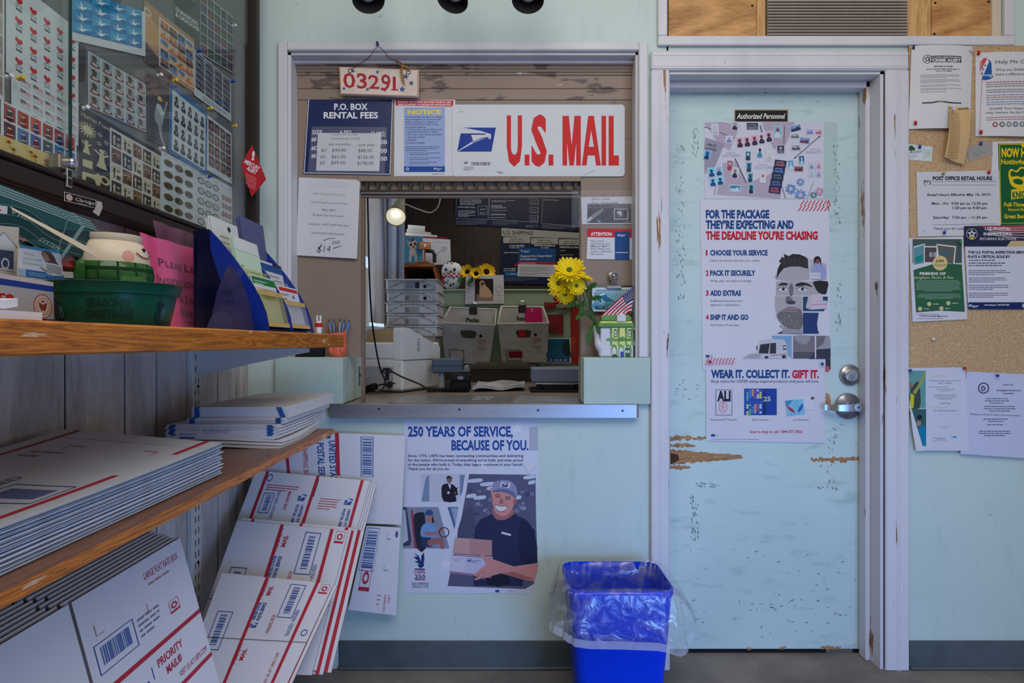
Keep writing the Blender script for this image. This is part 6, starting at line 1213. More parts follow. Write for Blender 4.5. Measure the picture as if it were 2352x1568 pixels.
s = Sheet.quad(TLp + Vector((.018,.02,.03)),TRp + Vector((.018,.05,.03)),BLp + Vector((.018,.02,.0)),100,72,warp=lambda u,v: Vector((.004 * math.sin(u * .22 + v * .1) + .003,0,0)));s.N = Vector((1,0,0));s.paper(0,0,100,72,n=16,mat=film((226,150,186),.10,.08),back=.0003);s.done('clear_sleeve','crinkled clear sleeve over the pink sign on the oak shelf','plastic sleeve')
card('red_poster',(196,528),(420,570),(196,620),1.62,1.9,100,40,'grey and red printed card lying behind the snowman planter','card',lambda s: s.into('print').rect(0,8,100,14,(120,30,40)) and s.bars(0,0,100,7,(110,112,118),30),(128,128,134),BRp=(420,650))
# blue literature holder
HB_ = film((9,14,44),.97,.15,'blue_plastic_shaded');hx = lambda X,y,z: Vector((X,y,z));ho = thing('brochure_holder','dark blue tiered plastic brochure holder with six pockets on the oak shelf','brochure holder',(-.62,-.85,ZS));hc = Vector(ho.location)  # plastic coloured near black so the panels carry the holder's inner shadow
ya,yb2,ym = -.86,-.50,-.685;prof = [(-.553,.0),(-.557,.02)] + [(-.557 - .135 * (k / 10) ** 1.5,.02 + .217 * (k / 10)) for k in range(1,11)] + [(-.722,.24),(-.727,.0)]
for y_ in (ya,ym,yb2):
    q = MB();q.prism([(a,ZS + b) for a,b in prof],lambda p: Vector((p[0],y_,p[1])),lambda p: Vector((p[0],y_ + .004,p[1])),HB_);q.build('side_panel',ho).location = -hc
    q = MB();q.prism([(a,ZS + b) for a,b in prof[:12]] + [(-.690,ZS + .19),(-.668,ZS + .12),(-.640,ZS + .06),(-.615,ZS)],lambda p: Vector((p[0],y_ - .003,p[1])),lambda p: Vector((p[0],y_ - .0002,p[1])),film((22,44,128),.96,.12,'blue_plastic_lit'));q.build('side_lit_crescent',ho).location = -hc  # lighter blue crescent laid over each panel paints its lit front part
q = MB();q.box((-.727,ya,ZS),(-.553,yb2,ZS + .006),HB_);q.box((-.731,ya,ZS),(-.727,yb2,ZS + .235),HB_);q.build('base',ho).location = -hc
q = MB();q.prism([(-.672,ZS),(-.572,ZS),(-.578,ZS + .05),(-.594,ZS + .10),(-.616,ZS + .14),(-.628,ZS + .148),(-.652,ZS + .09)],lambda p: Vector((p[0],ya - .055,p[1])),lambda p: Vector((p[0],ya - .048,p[1])),film((48,46,84),.92,.12));q.build('pocket_wing',ho).location = -hc
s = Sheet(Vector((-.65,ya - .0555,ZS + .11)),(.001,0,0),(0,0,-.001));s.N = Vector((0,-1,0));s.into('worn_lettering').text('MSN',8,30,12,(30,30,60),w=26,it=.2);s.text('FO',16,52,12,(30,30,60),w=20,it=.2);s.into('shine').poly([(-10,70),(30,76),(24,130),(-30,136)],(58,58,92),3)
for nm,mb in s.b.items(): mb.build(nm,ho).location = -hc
q = MB();
POCK = film((196,190,96),.30,.1,'yellowed_clear_plastic');PK2 = film((196,200,204),.25,.1,'clear_pocket');TAN = M((192,160,100),.5,var=.12,scale=40)
def pocket(x,y_0,y_1,z0,z1,m,strips=(),ln=.25):
    """Pocket front leaning back a little from x at the bottom."""
    q = MB();lean = (z1 - z0) * ln;T = lambda a,b: Vector((x - lean * b,y_0 + (y_1 - y_0) * a,z0 + (z1 - z0) * b));q.slab(T,1,1,(-.0025,0,0),m);q.build('pocket',ho).location = -hc
    if strips:
        q = MB()
        for b0,b1 in strips: q.slab(lambda a,b: T(a,b0 + (b1 - b0) * b) + Vector((.0012,0,0)),1,1,(-.001,0,0),TAN)
        q.build('tape_strip',ho).location = -hc
pocket(-.561,ya + .006,ym - .004,ZS + .012,ZS + .100,POCK,((0,.12),(.86,1.0)));pocket(-.561,ym + .008,yb2 - .004,ZS + .012,ZS + .085,PK2,((0,.14),(.84,1.0)))
pocket(-.596,ya + .006,ym - .004,ZS + .03,ZS + .150,POCK,ln=.2);pocket(-.603,ym + .008,yb2 - .004,ZS + .03,ZS + .14,PK2,ln=.2);pocket(-.652,ya + .006,ym - .004,ZS + .05,ZS + .205,PK2,ln=.14);pocket(-.652,ym + .008,yb2 - .004,ZS + .05,ZS + .20,PK2,ln=.14)
def wad(x,y_0,y_1,z0,z1,n,rgb,label,name,cat,fn=None,lean=.25,dt=.0026,fan=.006,grp=None):
    for i in range(n):
        xx = x - .004 - i * dt;zz = z1 - i * fan * .35 + (i % 3) * .002;yy = (i % 2) * .002
        s = Sheet.quad(Vector((xx - (zz - z0) * lean,y_0 + yy,zz)),Vector((xx - (zz - z0) * lean,y_1 + yy,zz)),Vector((xx,y_0 + yy,z0)),100,100);s.N = Vector((1,0,lean)).normalized();s.paper(0,0,100,100,rgb,n=2,back=dt * .6)
        if fn: fn(s,i)
        s.done(name,label[0] if i == 0 else label[1],cat,grp)
def f1(s,i): s.into('print').rect(0,3,100,18,(34,116,62));s.rect(0,18,100,24,(206,208,210));s.bars(30,26,88,46,(40,44,44),16);s.greek(6,12,70,2,5,(206,220,210),1.6)
wad(-.567,ya + .010,ym - .008,ZS + .014,ZS + .135,5,(204,206,206),('white form with a green band, front of the near low pocket','white form behind the front green banded form'),'mailing_form','form',f1,grp='green banded forms in the blue holder')
def f2(s,i): s.into('print').rect(4,4,96,12,(190,36,44));s.text('PRIORITY',8,24,6,(170,40,60),w=40);s.text('MAIL',8,34,6,(170,40,60),w=26);s.eagle(62,18,14);s.greek(62,38,92,2,6,(90,100,130),2)
wad(-.567,ym + .012,yb2 - .008,ZS + .014,ZS + .125,6,(204,205,208),('white form with a red stripe, front of the far low pocket','white form behind the front red striped form'),'mailing_form','form',f2,grp='red striped forms in the blue holder')
def f3(s,i): s.into('print').frame(46,40,84,92,1.2,(90,130,90));s.greek(14,36,22,6,6,(90,110,90),1.6);s.rect(0,0,100,16,(208,212,206))
wad(-.602,ya + .010,ym - .008,ZS + .032,ZS + .225,4,(190,212,186),('pale green card, front of the near middle pocket','pale green card behind the front one'),'green_card','card',f3,lean=.2,grp='pale green cards in the blue holder')
def f4(s,i): s.into('print').rect(0,4,100,16,(34,78,140));s.greek(6,24,90,3,7,(120,122,128),2);s.rect(56,0,100,4,(36,40,48))
wad(-.609,ym + .012,yb2 - .006,ZS + .032,ZS + .19,5,(200,202,206),('white form with a blue band, front of the far middle pocket','white form behind the front blue banded form'),'mailing_form','form',f4,lean=.2,dt=.003,grp='blue banded forms in the blue holder')
def f5(s,i): s.into('print').poly([(56,8),(62,4),(70,8),(62,12)],(30,40,30));s.rect(0,30,16,100,(96,170,60)) if i % 2 == 0 else s.rect(0,40,16,100,(160,30,110));s.greek(24,20,80,2,6,(150,154,150),2)
wad(-.658,ya + .010,ym - .008,ZS + .052,ZS + .272,5,(206,208,204),('white card with a green side band, front of the near top pocket','white card behind the front green sided card'),'mail_card','card',f5,lean=.15,dt=.003,grp='green sided cards in the blue holder')
def f6(s,i): s.into('print').rect(0,62,100,100,(126,132,172));s.poly([(20,84),(36,64),(64,66),(78,84),(60,96),(36,94)],(168,92,60),3);s.disc(50,80,14,(206,200,196));s.text('Stamp',40,40,6,(196,200,214),w=26);s.text('Fulfillment',40,48,5,(196,200,214),w=40)
wad(-.658,ym + .012,yb2 - .008,ZS + .052,ZS + .305,5,(86,92,132),('slate blue booklet with an orange picture, front of the far top pocket','slate blue booklet behind the front one'),'booklet','booklet',f6,lean=.13,dt=.003,grp='slate blue booklets in the blue holder')
fgc = P(733,764,-.52);fgc = Vector((-.541,-.49,ZS));fg2 = thing('figurine','tiny white figurine with a red band at the end of the oak shelf','figurine',fgc);q = MB();q.lathe([(.008,0),(.010,.02),(.009,.03),(.007,.034)],M((206,204,202),.3),12,cap1=True);q.build('body',fg2,smooth=True);q = MB();q.lathe([(.0102,.018),(.0102,.030)],M((176,24,30),.3),12,cap0=False,cap1=False);q.build('red_band',fg2,smooth=True);q = MB()
for dx in (-.004,.004): q.tube([(dx,0,.034),(dx * 1.3,0,.044),(dx,0,.052)],.0028,M((206,204,202),.3),6)
q.build('ears',fg2,smooth=True)
# owl pen cup on the mint box
oc = Vector((wx(776,.045),.045,1.1175));ow = thing('owl_pen_cup','orange ceramic owl pen cup on the mint box at the end of the oak shelf','pen cup',oc);OR = M((214,106,76),.2,var=.05);kk = (CD + .045) / F
q = MB();q.lathe([(.026,0),(.032,.010),(.034,.035),(.030,.058),(.033,.075),(.0325,.088),(.029,.088),(.028,.02),(0,.01)],OR,30,cap1=False);q.build('body',ow,smooth=True);q = MB()
for sx in (-1,1):
    q.lathe([(.0,.0),(.0,.0)],OR,4) if False else None;q.add([(sx * .018,-.024,.086),(sx * .033,-.006,.086),(sx * .031,-.018,.100),(sx * .020,-.008,.084)],[(0,1,2),(0,2,3),(1,3,2),(0,3,1)],OR)
q.build('ear_tufts',ow);q = MB()
for sx in (-1,1): q.lathe([(.012,0),(.011,.003),(.008,.0035),(.006,.005),(0,.006)],OR,18,TR((sx * .013,-.0305,.068),math.pi / 2,0,math.radians(sx * 22)),cap0=False);q.ball((sx * .020,-.022,.028),(.010,.012,.020),OR,10)
q.ball((0,-.034,.060),(.004,.005,.006),OR,8);q.build('face_and_wings',ow,smooth=True)
for i,(dx,dy_,lx,cc,lb) in enumerate(((-.012,.004,-.20,(26,92,170),'leaning most to the mail sheet side'),(-.006,-.008,-.06,(40,70,150),'with a dark cap, second in the cup'),(.002,.008,.02,(150,160,176),'silver grey one in the middle'),(.008,-.004,.14,(30,100,180),'beside the silver grey one'),(.013,.006,.24,(36,110,190),'leaning furthest towards the window'))):
    p = oc + Vector((dx,dy_,.022));ax = Vector((lx,.05,1)).normalized();o = thing('pen','ballpoint pen in the orange owl cup, ' + lb,'pen',p,'pens in the orange owl cup');q = MB();q.tube([(0,0,0),ax * .105],.0042,M(cc,.3),10);q.build('barrel',o,smooth=True);q = MB();q.tube([ax * .1052,ax * .116],.0025,M((70,74,84),.3),8);q.build('button',o);q = MB();q.tube([ax * .104 + Vector((0,-.0045,0)),ax * .07 + Vector((0,-.0062,0))],.0012,M((190,194,204),.3,.5),6);q.build('clip',o)
q = MB();q.box((wx(672,.06),.05,1.1175),(wx(744,.06),.078,1.150),M((30,28,32),.5),.002);tag(q.build('black_box',loc=(wx(705,.06),.06,1.12)),'small black box standing on the mint box behind the oak shelf','box')

# ------------------------------------------------------------------ posters on the door
yd = dy - .0008;NV,RD = (26,66,124),(190,30,48)
s = Sheet.wall(yd);s.paper(1686,251,1811,280,(176,160,134),n=1,back=.002);s.into('black_field').rect(1688.5,253.5,1808.5,279,(30,28,30));s.into('lettering').text('Authorized Personnel',1692,272.5,12.5,(222,218,210),w=112,it=.28,bold=.02);s.done('door_plate','small black authorized personnel plate near the top of the mint door','sign')
s = Sheet.wall(yd - .0006);s.paper(1618,280,1892,456,(200,200,210),n=1);s.into('print');LV = (172,160,176)
for pl in ([(1618,282),(1660,280),(1700,288),(1676,346),(1650,330)],[(1750,281),(1826,280),(1800,344),(1778,342),(1760,312)],[(1660,374),(1688,370),(1716,420),(1760,404),(1778,392),(1800,398),(1792,456),(1660,448),(1646,446)],[(1618,326),(1662,330),(1640,388),(1618,400)]): s.poly(pl,LV)
s.poly([(1620,316),(1664,330),(1638,394),(1618,388)],(148,144,162));s.line([(1618,291),(1686,317)],1.6,(70,70,84));s.line([(1688,364),(1714,420)],3,(96,92,104));s.line([(1802,290),(1800,336)],1.6,(80,80,92));s.line([(1640,448),(1652,380)],1.2,(90,88,100));s.line([(1791,412),(1804,456)],1.4,(60,62,76));s.line([(1868,418),(1854,456)],1,(80,82,96))
s.line([(1824,364),(1884,312)],2.6,(56,62,84));s.line([(1828,361),(1880,316)],.8,(190,194,204));s.line([(1746,288),(1750,304)],3,(96,92,104))
def st(u,v,w,h,a,bg_,f1,f2,rim=(206,206,212)):
    c_,n_ = math.cos(a),math.sin(a);R_ = lambda x,y: (u + x * c_ - y * n_,v + x * n_ + y * c_)
    s.poly([R_(-w / 2 - 1.4,-h / 2 - 1.4),R_(w / 2 + 1.4,-h / 2 - 1.4),R_(w / 2 + 1.4,h / 2 + 1.4),R_(-w / 2 - 1.4,h / 2 + 1.4)],rim);s.poly([R_(-w / 2,-h / 2),R_(w / 2,-h / 2),R_(w / 2,h / 2),R_(-w / 2,h / 2)],bg_)
    if w > h: s.poly([R_(-w * .45,h * .4),R_(-w * .3,-h * .05),R_(0,h * .1),R_(w * .2,-h * .25),R_(w * .45,h * .4)],f1,2);s.line([R_(-w * .4,-h * .2),R_(w * .3,-h * .32)],h * .1,f2)
    else: s.poly([R_(-w * .4,h * .5),R_(-w * .32,h * .16),R_(0,-h * .02),R_(w * .32,h * .16),R_(w * .4,h * .5)],f1,2);s.disc(*R_(0,-h * .18),w * .24,f2,10,ry=h * .18)
DK,PK,TL_,SK,BR_,GYB = (50,46,70),(206,160,180),(64,130,160),(160,196,216),(120,60,76),(110,114,128)
for a in ((1642,297,14,24,-.07,(196,198,204),(180,182,190),(186,188,196)),(1688,289,14,18,.1,(176,172,182),DK,(150,140,150)),(1728,290,26,16,0,(60,58,80),GYB,(130,132,150)),(1675,320,14,14,.1,(196,198,214),(120,126,170),(150,156,190)),(1699,327,15,22,-.12,PK,DK,DK),(1716,325,15,22,-.1,PK,DK,DK),(1733,322,15,22,-.08,PK,DK,BR_),(1749,318,15,22,-.1,(196,190,196),DK,BR_),(1766,314,15,22,-.1,PK,DK,DK),(1786,303,16,25,.03,(110,180,204),(190,204,212),(150,60,70)),(1827,295,24,13,-.26,(80,130,180),DK,SK),(1826,312,22,12,.05,(190,198,204),GYB,(160,100,100)),(1848,323,22,13,.12,(96,140,190),BR_,PK),(1860,303,15,11,0,(160,160,200),(120,120,180),PK),(1880,303,15,11,0,(206,170,184),(176,100,120),PK),(1828,339,22,13,0,(186,188,194),(90,92,108),GYB),(1793,343,16,18,0,(60,62,72),GYB,(150,152,160)),(1745,349,14,24,.05,(204,206,210),TL_,DK),(1767,358,13,22,.05,(206,206,206),(190,186,180),(200,196,190)),(1718,358,11,20,.03,(60,110,134),(40,60,80),SK),(1720,384,11,21,.03,TL_,(40,70,90),(40,60,80)),(1723,408,11,20,.05,(80,140,166),(40,70,96),(30,50,70)),(1725,434,11,20,.05,TL_,(30,52,70),(30,50,66)),(1676,380,13,22,.08,(150,110,130),(160,60,86),(196,164,160)),(1688,397,14,22,.12,(190,192,196),DK,(140,110,104)),(1688,433,24,14,.04,(80,150,180),(190,206,214),(30,60,80)),(1752,408,12,21,.03,(206,200,204),(206,206,208),(186,80,110)),(1816,379,11,20,-.06,(80,150,190),(196,206,214),SK),(1841,368,11,19,-.08,(40,70,104),SK,SK),(1834,388,20,11,.05,(120,72,80),(90,50,60),(170,130,130)),(1624,356,13,20,.2,(70,150,200),(30,54,90),(30,60,100)),(1634,396,15,19,-.1,(110,190,220),(34,70,120),(30,60,110)),(1651,393,15,19,-.1,(120,196,220),(34,70,120),(206,130,150)),(1637,418,15,18,-.1,(120,196,220),(34,70,120),(30,60,110)),(1654,415,15,18,-.1,(120,196,220),(34,70,120),(30,60,110)),(1864,380,11,14,.05,(190,190,206),(130,140,190),SK),(1880,379,11,14,.05,(200,190,200),(180,130,150),PK),(1864,398,11,14,.05,(196,198,206),(150,190,196),SK),(1880,398,11,14,.05,(190,186,206),(150,140,180),PK)): st(*a)
for k,cc in enumerate(((160,90,100),(70,110,170),(70,90,96),(80,90,140),(160,70,90))): st(1792 - k * 3.2,376 + k * 15,24,13,.12,(40,50,80),cc,tuple(min(255,x + 60) for x in cc),(36,44,66))
for u,v,r,cc in ((1816,434,14,(110,150,200)),(1838,448,15,(120,156,206)),(1838,418,10,(120,156,206)),(1882,440,11,(206,160,180)),(1868,448,9,(100,140,150))):
    for k in range(9): s.poly([(u,v),(u + r * math.cos(.7 * k) * .5 - r * math.sin(.7 * k) * .25,v + r * math.sin(.7 * k) * .5 + r * math.cos(.7 * k) * .25),(u + r * math.cos(.7 * k),min(455,v + r * math.sin(.7 * k))),(u + r * math.cos(.7 * k) * .5 + r * math.sin(.7 * k) * .25,min(455,v + r * math.sin(.7 * k) * .5 - r * math.cos(.7 * k) * .25))],tuple(int(x * (.88 + .12 * (k % 2))) for x in cc))
    s.disc(u,min(v,448),r * .3,(206,176,186),10)
s.into('lettering').text('FIELD',1624,334,4.6,(70,70,86),w=21,rot=.15,bold=.01);s.text('NOTES',1619,343,4.6,(70,70,86),w=26,rot=.15,bold=.01)
for u,v,a,b in ((1658,357,'HISTORY',42),(1733,384,'CULTURE',42),(1852,349,'BEAUTY',36)): s.text('SHARE OUR',u + 9,v - 5,2,(130,130,146),w=22);s.text(a,u,v + 3,6,(176,174,190),w=b,bold=.0)
s.done('stamp_poster','lavender poster of scattered stamps and field notes on the mint door','poster')
# package poster
s = Sheet.wall(yd - .0014);s.paper(0,0,0,0,(206,205,214),n=1,pts=[(1608,457),(1904,459),(1908,826),(1894,852),(1614,850)])
s.into('red_stripes')
for r_ in range(2):
    for k in range(9): u = 1838 + k * 8.6 - r_ * 5;s.line([(u,473 + r_ * 12),(min(1903,u + 9),460 + r_ * 13)],2,RD)
s.into('headline').text('FOR THE PACKAGE',1621,500.5,18.5,NV,w=146,bold=.05);s.text('THEY\u2019RE EXPECTING AND',1621,524.5,18.5,NV,w=202,bold=.05);s.text('THE DEADLINE YOU\u2019RE CHASING',1621,549.5,18.5,RD,w=257,bold=.05)
s.into('lettering')
for n_,tx,w_,v,subs in (('1','CHOOSE YOUR SERVICE',132,586,(('Select the service that fits your needs.',114),)),('2','PACK IT SECURELY',104,632.5,(('Wrap, pad, and seal accordingly.',96),)),('3','ADD EXTRAS',71,678.5,(('Additional insurance and',74),('signature confirmation.',69))),('4','SHIP IT AND GO',88,734,(('We\u2019ll take it from here.',68),))):
    s.text(n_,1621,v,12,RD,w=4 if n_ == '1' else 6.5,bold=.04);s.text(tx,1631,v,12,NV,w=w_,bold=.045)
    for k,(a,b) in enumerate(subs): s.text(a,1631,v + 14.5 + k * 9.2,5.2,(96,98,110),w=b)
s.into('photo_print');SKN,SKD,HR,SKL = (168,164,166),(110,106,110),(44,40,42),(196,194,196)
s.poly([(1784,642),(1786,622),(1798,606),(1820,604),(1856,610),(1856,642)],SKN,3);s.poly([(1783,642),(1786,618),(1794,602),(1788,602),(1796,590),(1802,592),(1800,583),(1812,588),(1820,583),(1836,584),(1850,590),(1856,596),(1856,617),(1836,612),(1816,612),(1800,616),(1790,628)],HR)
for k in range(14): s.line([(1800 + k * 4,612),(1795 + k * 4.6,588 + (k % 3) * 3)],.9,(92,88,90))
s.poly([(1783,646),(1856,646),(1900,646),(1901,660),(1895,676),(1860,678),(1782,678)],SKN);s.poly([(1868,646),(1901,646),(1900,664),(1896,676),(1880,672),(1872,660)],HR,2);s.poly([(1786,656),(1796,649),(1808,651),(1808,655),(1796,655)],HR,2);s.poly([(1826,654),(1840,648),(1858,652),(1866,660),(1850,655),(1832,658)],HR,2)
for u in (1798,1842): s.poly([(u - 11,664),(u - 4,659),(u + 5,659),(u + 12,665),(u,669)],(206,204,206),2);s.disc(u + 1,663.5,4,(70,74,80),12);s.disc(u + 1,663.5,1.8,(20,20,24),8);s.line([(u - 12,664),(u - 4,658.5),(u + 5,658.5),(u + 12,664)],1.4,(50,46,48))
s.poly([(1812,660),(1818,650),(1822,662),(1820,678),(1814,678)],SKD,2);s.poly([(1780,680),(1842,680),(1842,766),(1822,766),(1798,752),(1784,730),(1780,706)],SKN,1);s.poly([(1806,680),(1816,682),(1822,692),(1824,698),(1812,698),(1804,694)],SKD,2);s.poly([(1806,693),(1814,690),(1826,692),(1826,697),(1812,699)],(70,66,70),2)
s.poly([(1784,726),(1796,712),(1814,704),(1832,708),(1842,716),(1842,752),(1822,756),(1802,750)],(112,106,108),3);s.poly([(1794,713),(1812,706),(1832,710),(1828,717),(1812,715),(1800,717)],(150,130,134),2);s.line([(1796,713),(1812,711),(1832,714)],1.2,(60,54,58));r6 = random.Random(4)
for k in range(90): u,v = r6.uniform(1790,1840),r6.uniform(716,752);s.line([(u,v),(u + 1,v + 2.5)],.8,r6.choice(((70,66,68),(160,156,158))))
s.poly([(1784,766),(1796,760),(1842,766),(1842,767)],(60,70,90));s.poly([(1798,752),(1822,758),(1842,756),(1842,766),(1796,766)],(150,146,150))
s.rect(1858,594,1860,642,(206,205,214));s.poly([(1860,594),(1898,606),(1898,642),(1860,642)],(176,176,180));s.poly([(1862,641),(1864,614),(1874,606),(1890,607),(1897,622),(1894,640)],(150,156,196),2);s.disc(1877,598,6,(120,84,74),14,ry=8);s.poly([(1870,610),(1869,594),(1877,588),(1885,594),(1885,611),(1881,596),(1874,596)],(40,30,34),2);s.rect(1859,626,1884,640,(200,198,202));s.line([(1859,633),(1884,633)],1,(190,120,130))
s.poly([(1844,681),(1901,681),(1900,694),(1892,714),(1844,714)],(30,70,96));s.poly([(1850,706),(1856,680),(1866,682),(1858,711)],(186,174,184));s.poly([(1862,676),(1888,675),(1890,690),(1864,692)],(200,186,192));s.poly([(1861,692),(1899,690),(1899,709),(1860,711)],(196,186,198));s.line([(1862,700),(1898,698)],1,RD)
s.poly([(1844,718),(1880,718),(1876,742),(1878,760),(1844,766)],(40,58,106),1);s.rect(1844,760,1880,766,(40,58,106));s.poly([(1772,771),(1818,771),(1818,822),(1790,800)],(120,160,196));s.poly([(1821,771),(1872,771),(1871,823),(1821,823)],(120,116,120));s.poly([(1824,771),(1860,771),(1852,790),(1836,788)],(150,146,150),2);s.rect(1821,808,1871,823,(86,84,90))
s.poly([(1874,771),(1904,771),(1907,784),(1907,824),(1860,824),(1874,806)],(150,150,158));s.poly([(1874,771),(1896,771),(1890,790),(1874,800)],(110,106,110));s.poly([(1858,824),(1874,802),(1907,800),(1907,848),(1896,848),(1896,824)],(56,58,70));s.rect(1871,771,1874,823,(206,205,214));s.rect(1818,771,1821,823,(206,205,214))
s.poly([(1704,823),(1722,812),(1738,810),(1742,790),(1746,782),(1770,778),(1800,780),(1806,790),(1810,823)],(190,188,196));s.poly([(1742,811),(1746,791),(1768,788),(1764,812)],(50,50,56));s.poly([(1769,788),(1782,787),(1782,812),(1767,812)],(56,56,62));s.disc(1760,820,5,(60,60,66),12,ry=3);s.disc(1800,819,5,(50,50,56),12,ry=4);s.line([(1768,816),(1808,813)],1.2,(110,60,90));s.rect(1798,793,1806,803,(70,72,84));s.eagle(1799,795,7,WHT,(70,72,84));s.line([(1738,794),(1738,802)],2,(60,60,66));s.poly([(1706,822),(1724,813),(1750,812),(1744,822)],(160,158,166))
s.into('logo').rect(1621,815,1629,820,NV);s.rect(1632,815,1636,820,(170,172,186));s.into('torn_corner').rect(1895,841,1904,853,(190,90,96));s.done('package_poster','white poster headed for the package they are expecting, with a black and white face','poster')
# wear it poster
s = Sheet.wall(yd - .0024);s.paper(0,0,0,0,(203,202,214),n=1,pts=[(1621,822),(1690,821),(1690,824),(1895,826),(1895,1014),(1894,1017),(1622,1012)])
s.into('red_stripes')
for r_ in range(2):
    for k in range(9): u = 1622 + k * 7.4 - r_ * 2;s.line([(u,830 + r_ * 8),(u + 7,822 + r_ * 8)],1.6,RD)
s.into('headline').text('WEAR IT. COLLECT IT.',1633,867,18,NV,w=181,bold=.05);s.text('GIFT IT.',1819,867.5,18,RD,w=62,bold=.05);s.into('lettering').text('Shop online for USPS\u00ae stamp-inspired products everyone will love.',1633,878.5,7.2,(70,76,104),w=248,bold=.005)
for tx,u,w_ in (('Muhammad Ali\u2122 Stamp Pin',1632,60),('Stamp Yearbooks',1727,38),('Love Notecards',1822,35)): s.text(tx,u,965.5,4.6,(90,92,108),w=w_)
s.text('Scan to shop or call 1-844-737-7826',1723,994,6.6,RD,w=119,bold=.015);s.line([(1633,1008),(1744,1009)],.9,(120,122,134))
s.into('photo_print').rect(1643,894,1682,954,(130,132,150));s.rect(1645,896,1680,952,(200,200,210));s.text('ALI',1647,920,23,(22,24,50),w=31,bold=.05);GL = (170,60,76)
s.poly([(1652,940),(1652,928),(1656,921),(1660,924),(1668,924),(1670,936),(1666,946),(1658,948)],(206,186,194),3);s.line(spline([(1652,940),(1652,928),(1656,921),(1662,926),(1668,924),(1670,936),(1666,946),(1658,948),(1652,940)],3),.9,GL);s.line([(1660,912),(1661,924),(1659,938),(1664,944)],.9,GL);s.line([(1655,932),(1666,936)],.8,GL)
s.rect(1752,892,1784,953,(26,62,150));s.rect(1709,892,1753,953,(34,74,160));s.poly([(1753,897),(1758,902),(1758,953),(1753,953)],(20,30,76));s.text('25',1753,921,11,(190,190,176),w=17,bold=.03);s.line([(1709,924),(1753,924)],.8,(90,120,190))
for j,(u0,v0) in enumerate(((1714,894),(1714,928))):
    for k in range(26): u,v = u0 + (k % 6) * 6,v0 + (k // 6) * 5.4;(s.rect(u,v,u + 5,v + 4.6,((90,170,160),(206,196,120),(190,196,214),(150,90,130),(206,150,110),(70,120,196))[(k * 5 + j) % 6]) if (k * 7 + j) % 5 else None)
s.poly([(1829,909),(1872,908),(1872,941),(1829,943)],(206,206,216));s.rect(1862,911,1870,917,(110,70,90));s.poly([(1803,920),(1844,916),(1849,950),(1808,956)],(120,186,212));s.poly([(1803,920),(1822,918),(1806,936)],(64,140,184));s.poly([(1807,926),(1812,934),(1822,940),(1825,948),(1816,944),(1810,938)],(176,40,70),2);s.poly([(1843,926),(1838,932),(1833,940),(1832,947),(1839,943),(1844,934)],(50,96,160),2)
for u,v in ((1832,921),(1827,926),(1829,932),(1835,934),(1818,952),(1826,951),(1834,950)): s.disc(u,v,.9,(30,40,60),6)
s.into('logo').poly([(1633,997),(1637,997),(1637.5,995),(1639,997),(1642,997),(1642,1002),(1633,1002)],NV);s.frame(1644,997,1650,1002,.6,(150,154,176));s.done('gift_poster','white poster headed wear it, collect it, gift it, by the door lever','poster')
pin(P(1631,830,yd - .0028),PR,'red push pin on the red striped corner of the gift poster',(.2,-.1));pin(P(1889,835,yd - .0028),PB,'blue push pin at the top corner of the gift poster',(.45,-.1))
s = Sheet.wall(yd - .0003)
for pts,lb in (([(1892,278),(1924,282),(1922,462),(1906,462),(1892,456)],'strip of yellowed clear tape beside the stamp poster on the door'),([(1846,1030),(1885,1016),(1890,1019),(1850,1033)],'loose scrap of clear tape under the gift poster')):
    s.paper(0,0,0,0,n=1,pts=pts,mat=film((186,200,200),.10,.12),back=.0002);s.b = {};s.done('clear_tape',lb,'tape')

# ------------------------------------------------------------------ notice board
yk = -.0125
def notice(name,pts,rgb,label,cat,fn,z=1,warp=None,group=None):
    s = Sheet.wall(yk - .0006 * z,warp)
    if warp:
        us = [p[0] for p in pts];vs = [p[1] for p in pts];s.cell = 16;TLq,TRq,BRq,BLq = pts[:4]
        s.body = MB();f = lambda a,b: s.pt((TLq[0] * (1 - a) + TRq[0] * a) * (1 - b) + (BLq[0] * (1 - a) + BRq[0] * a) * b,(TLq[1] * (1 - a) + TRq[1] * a) * (1 - b) + (BLq[1] * (1 - a) + BRq[1] * a) * b)
        s.body.slab(f,20,20,(0,.0004,0),M(rgb,.55,var=.02,scale=9))
    else: s.paper(0,0,0,0,rgb,n=1,pts=pts)
    fn(s);return s.done(name,label,cat,group)
PW2 = (206,205,206);bow = lambda u0,u1,a: (lambda u,v: Vector((0,-a * (1 - ((u - (u0 + u1) / 2) / ((u1 - u0) / 2)) ** 2) if u0 < u < u1 else 0,0)))
def crime(s):
    s.into('headline').rect(2128,132,2203,147,(70,70,76));s.disc(2125,139,10,(70,70,76),24);s.disc(2125,139,8.6,(200,200,202),24);s.star(2125,139,8,(60,60,66));s.disc(2125,139,2.6,(200,200,202),10);s.text('U.S. POSTAL INSPECTION SERVICE',2135,137.5,3.4,(210,210,212),w=66,bold=.03);s.text('CRIME ALERT',2135,145.5,6.6,(214,214,216),w=66,bold=.04)
    s.into('lettering').text('BEWARE OF SPAM!',2161,158,3.2,(70,70,76),w=42,al='c',bold=.03);s.text('BOGUS DELIVERY MESSAGES EMAILED TO',2161,164,2.8,(80,80,86),w=76,al='c',bold=.02);s.text('POSTAL CUSTOMERS',2161,168.5,2.8,(80,80,86),w=36,al='c',bold=.02)
    for v,n in ((176,3),(187,3),(199,2),(207,2),(215,1)): s.greek(2110,v,2206,n,3.1,(130,130,136),1.1)
    s.line([(2114,239),(2134,239),(2148,236.5),(2162,237),(2180,239.5),(2203,239.5)],3,(60,60,64));s.greek(2148,237.6,2170,1,2,(180,180,182),.9)
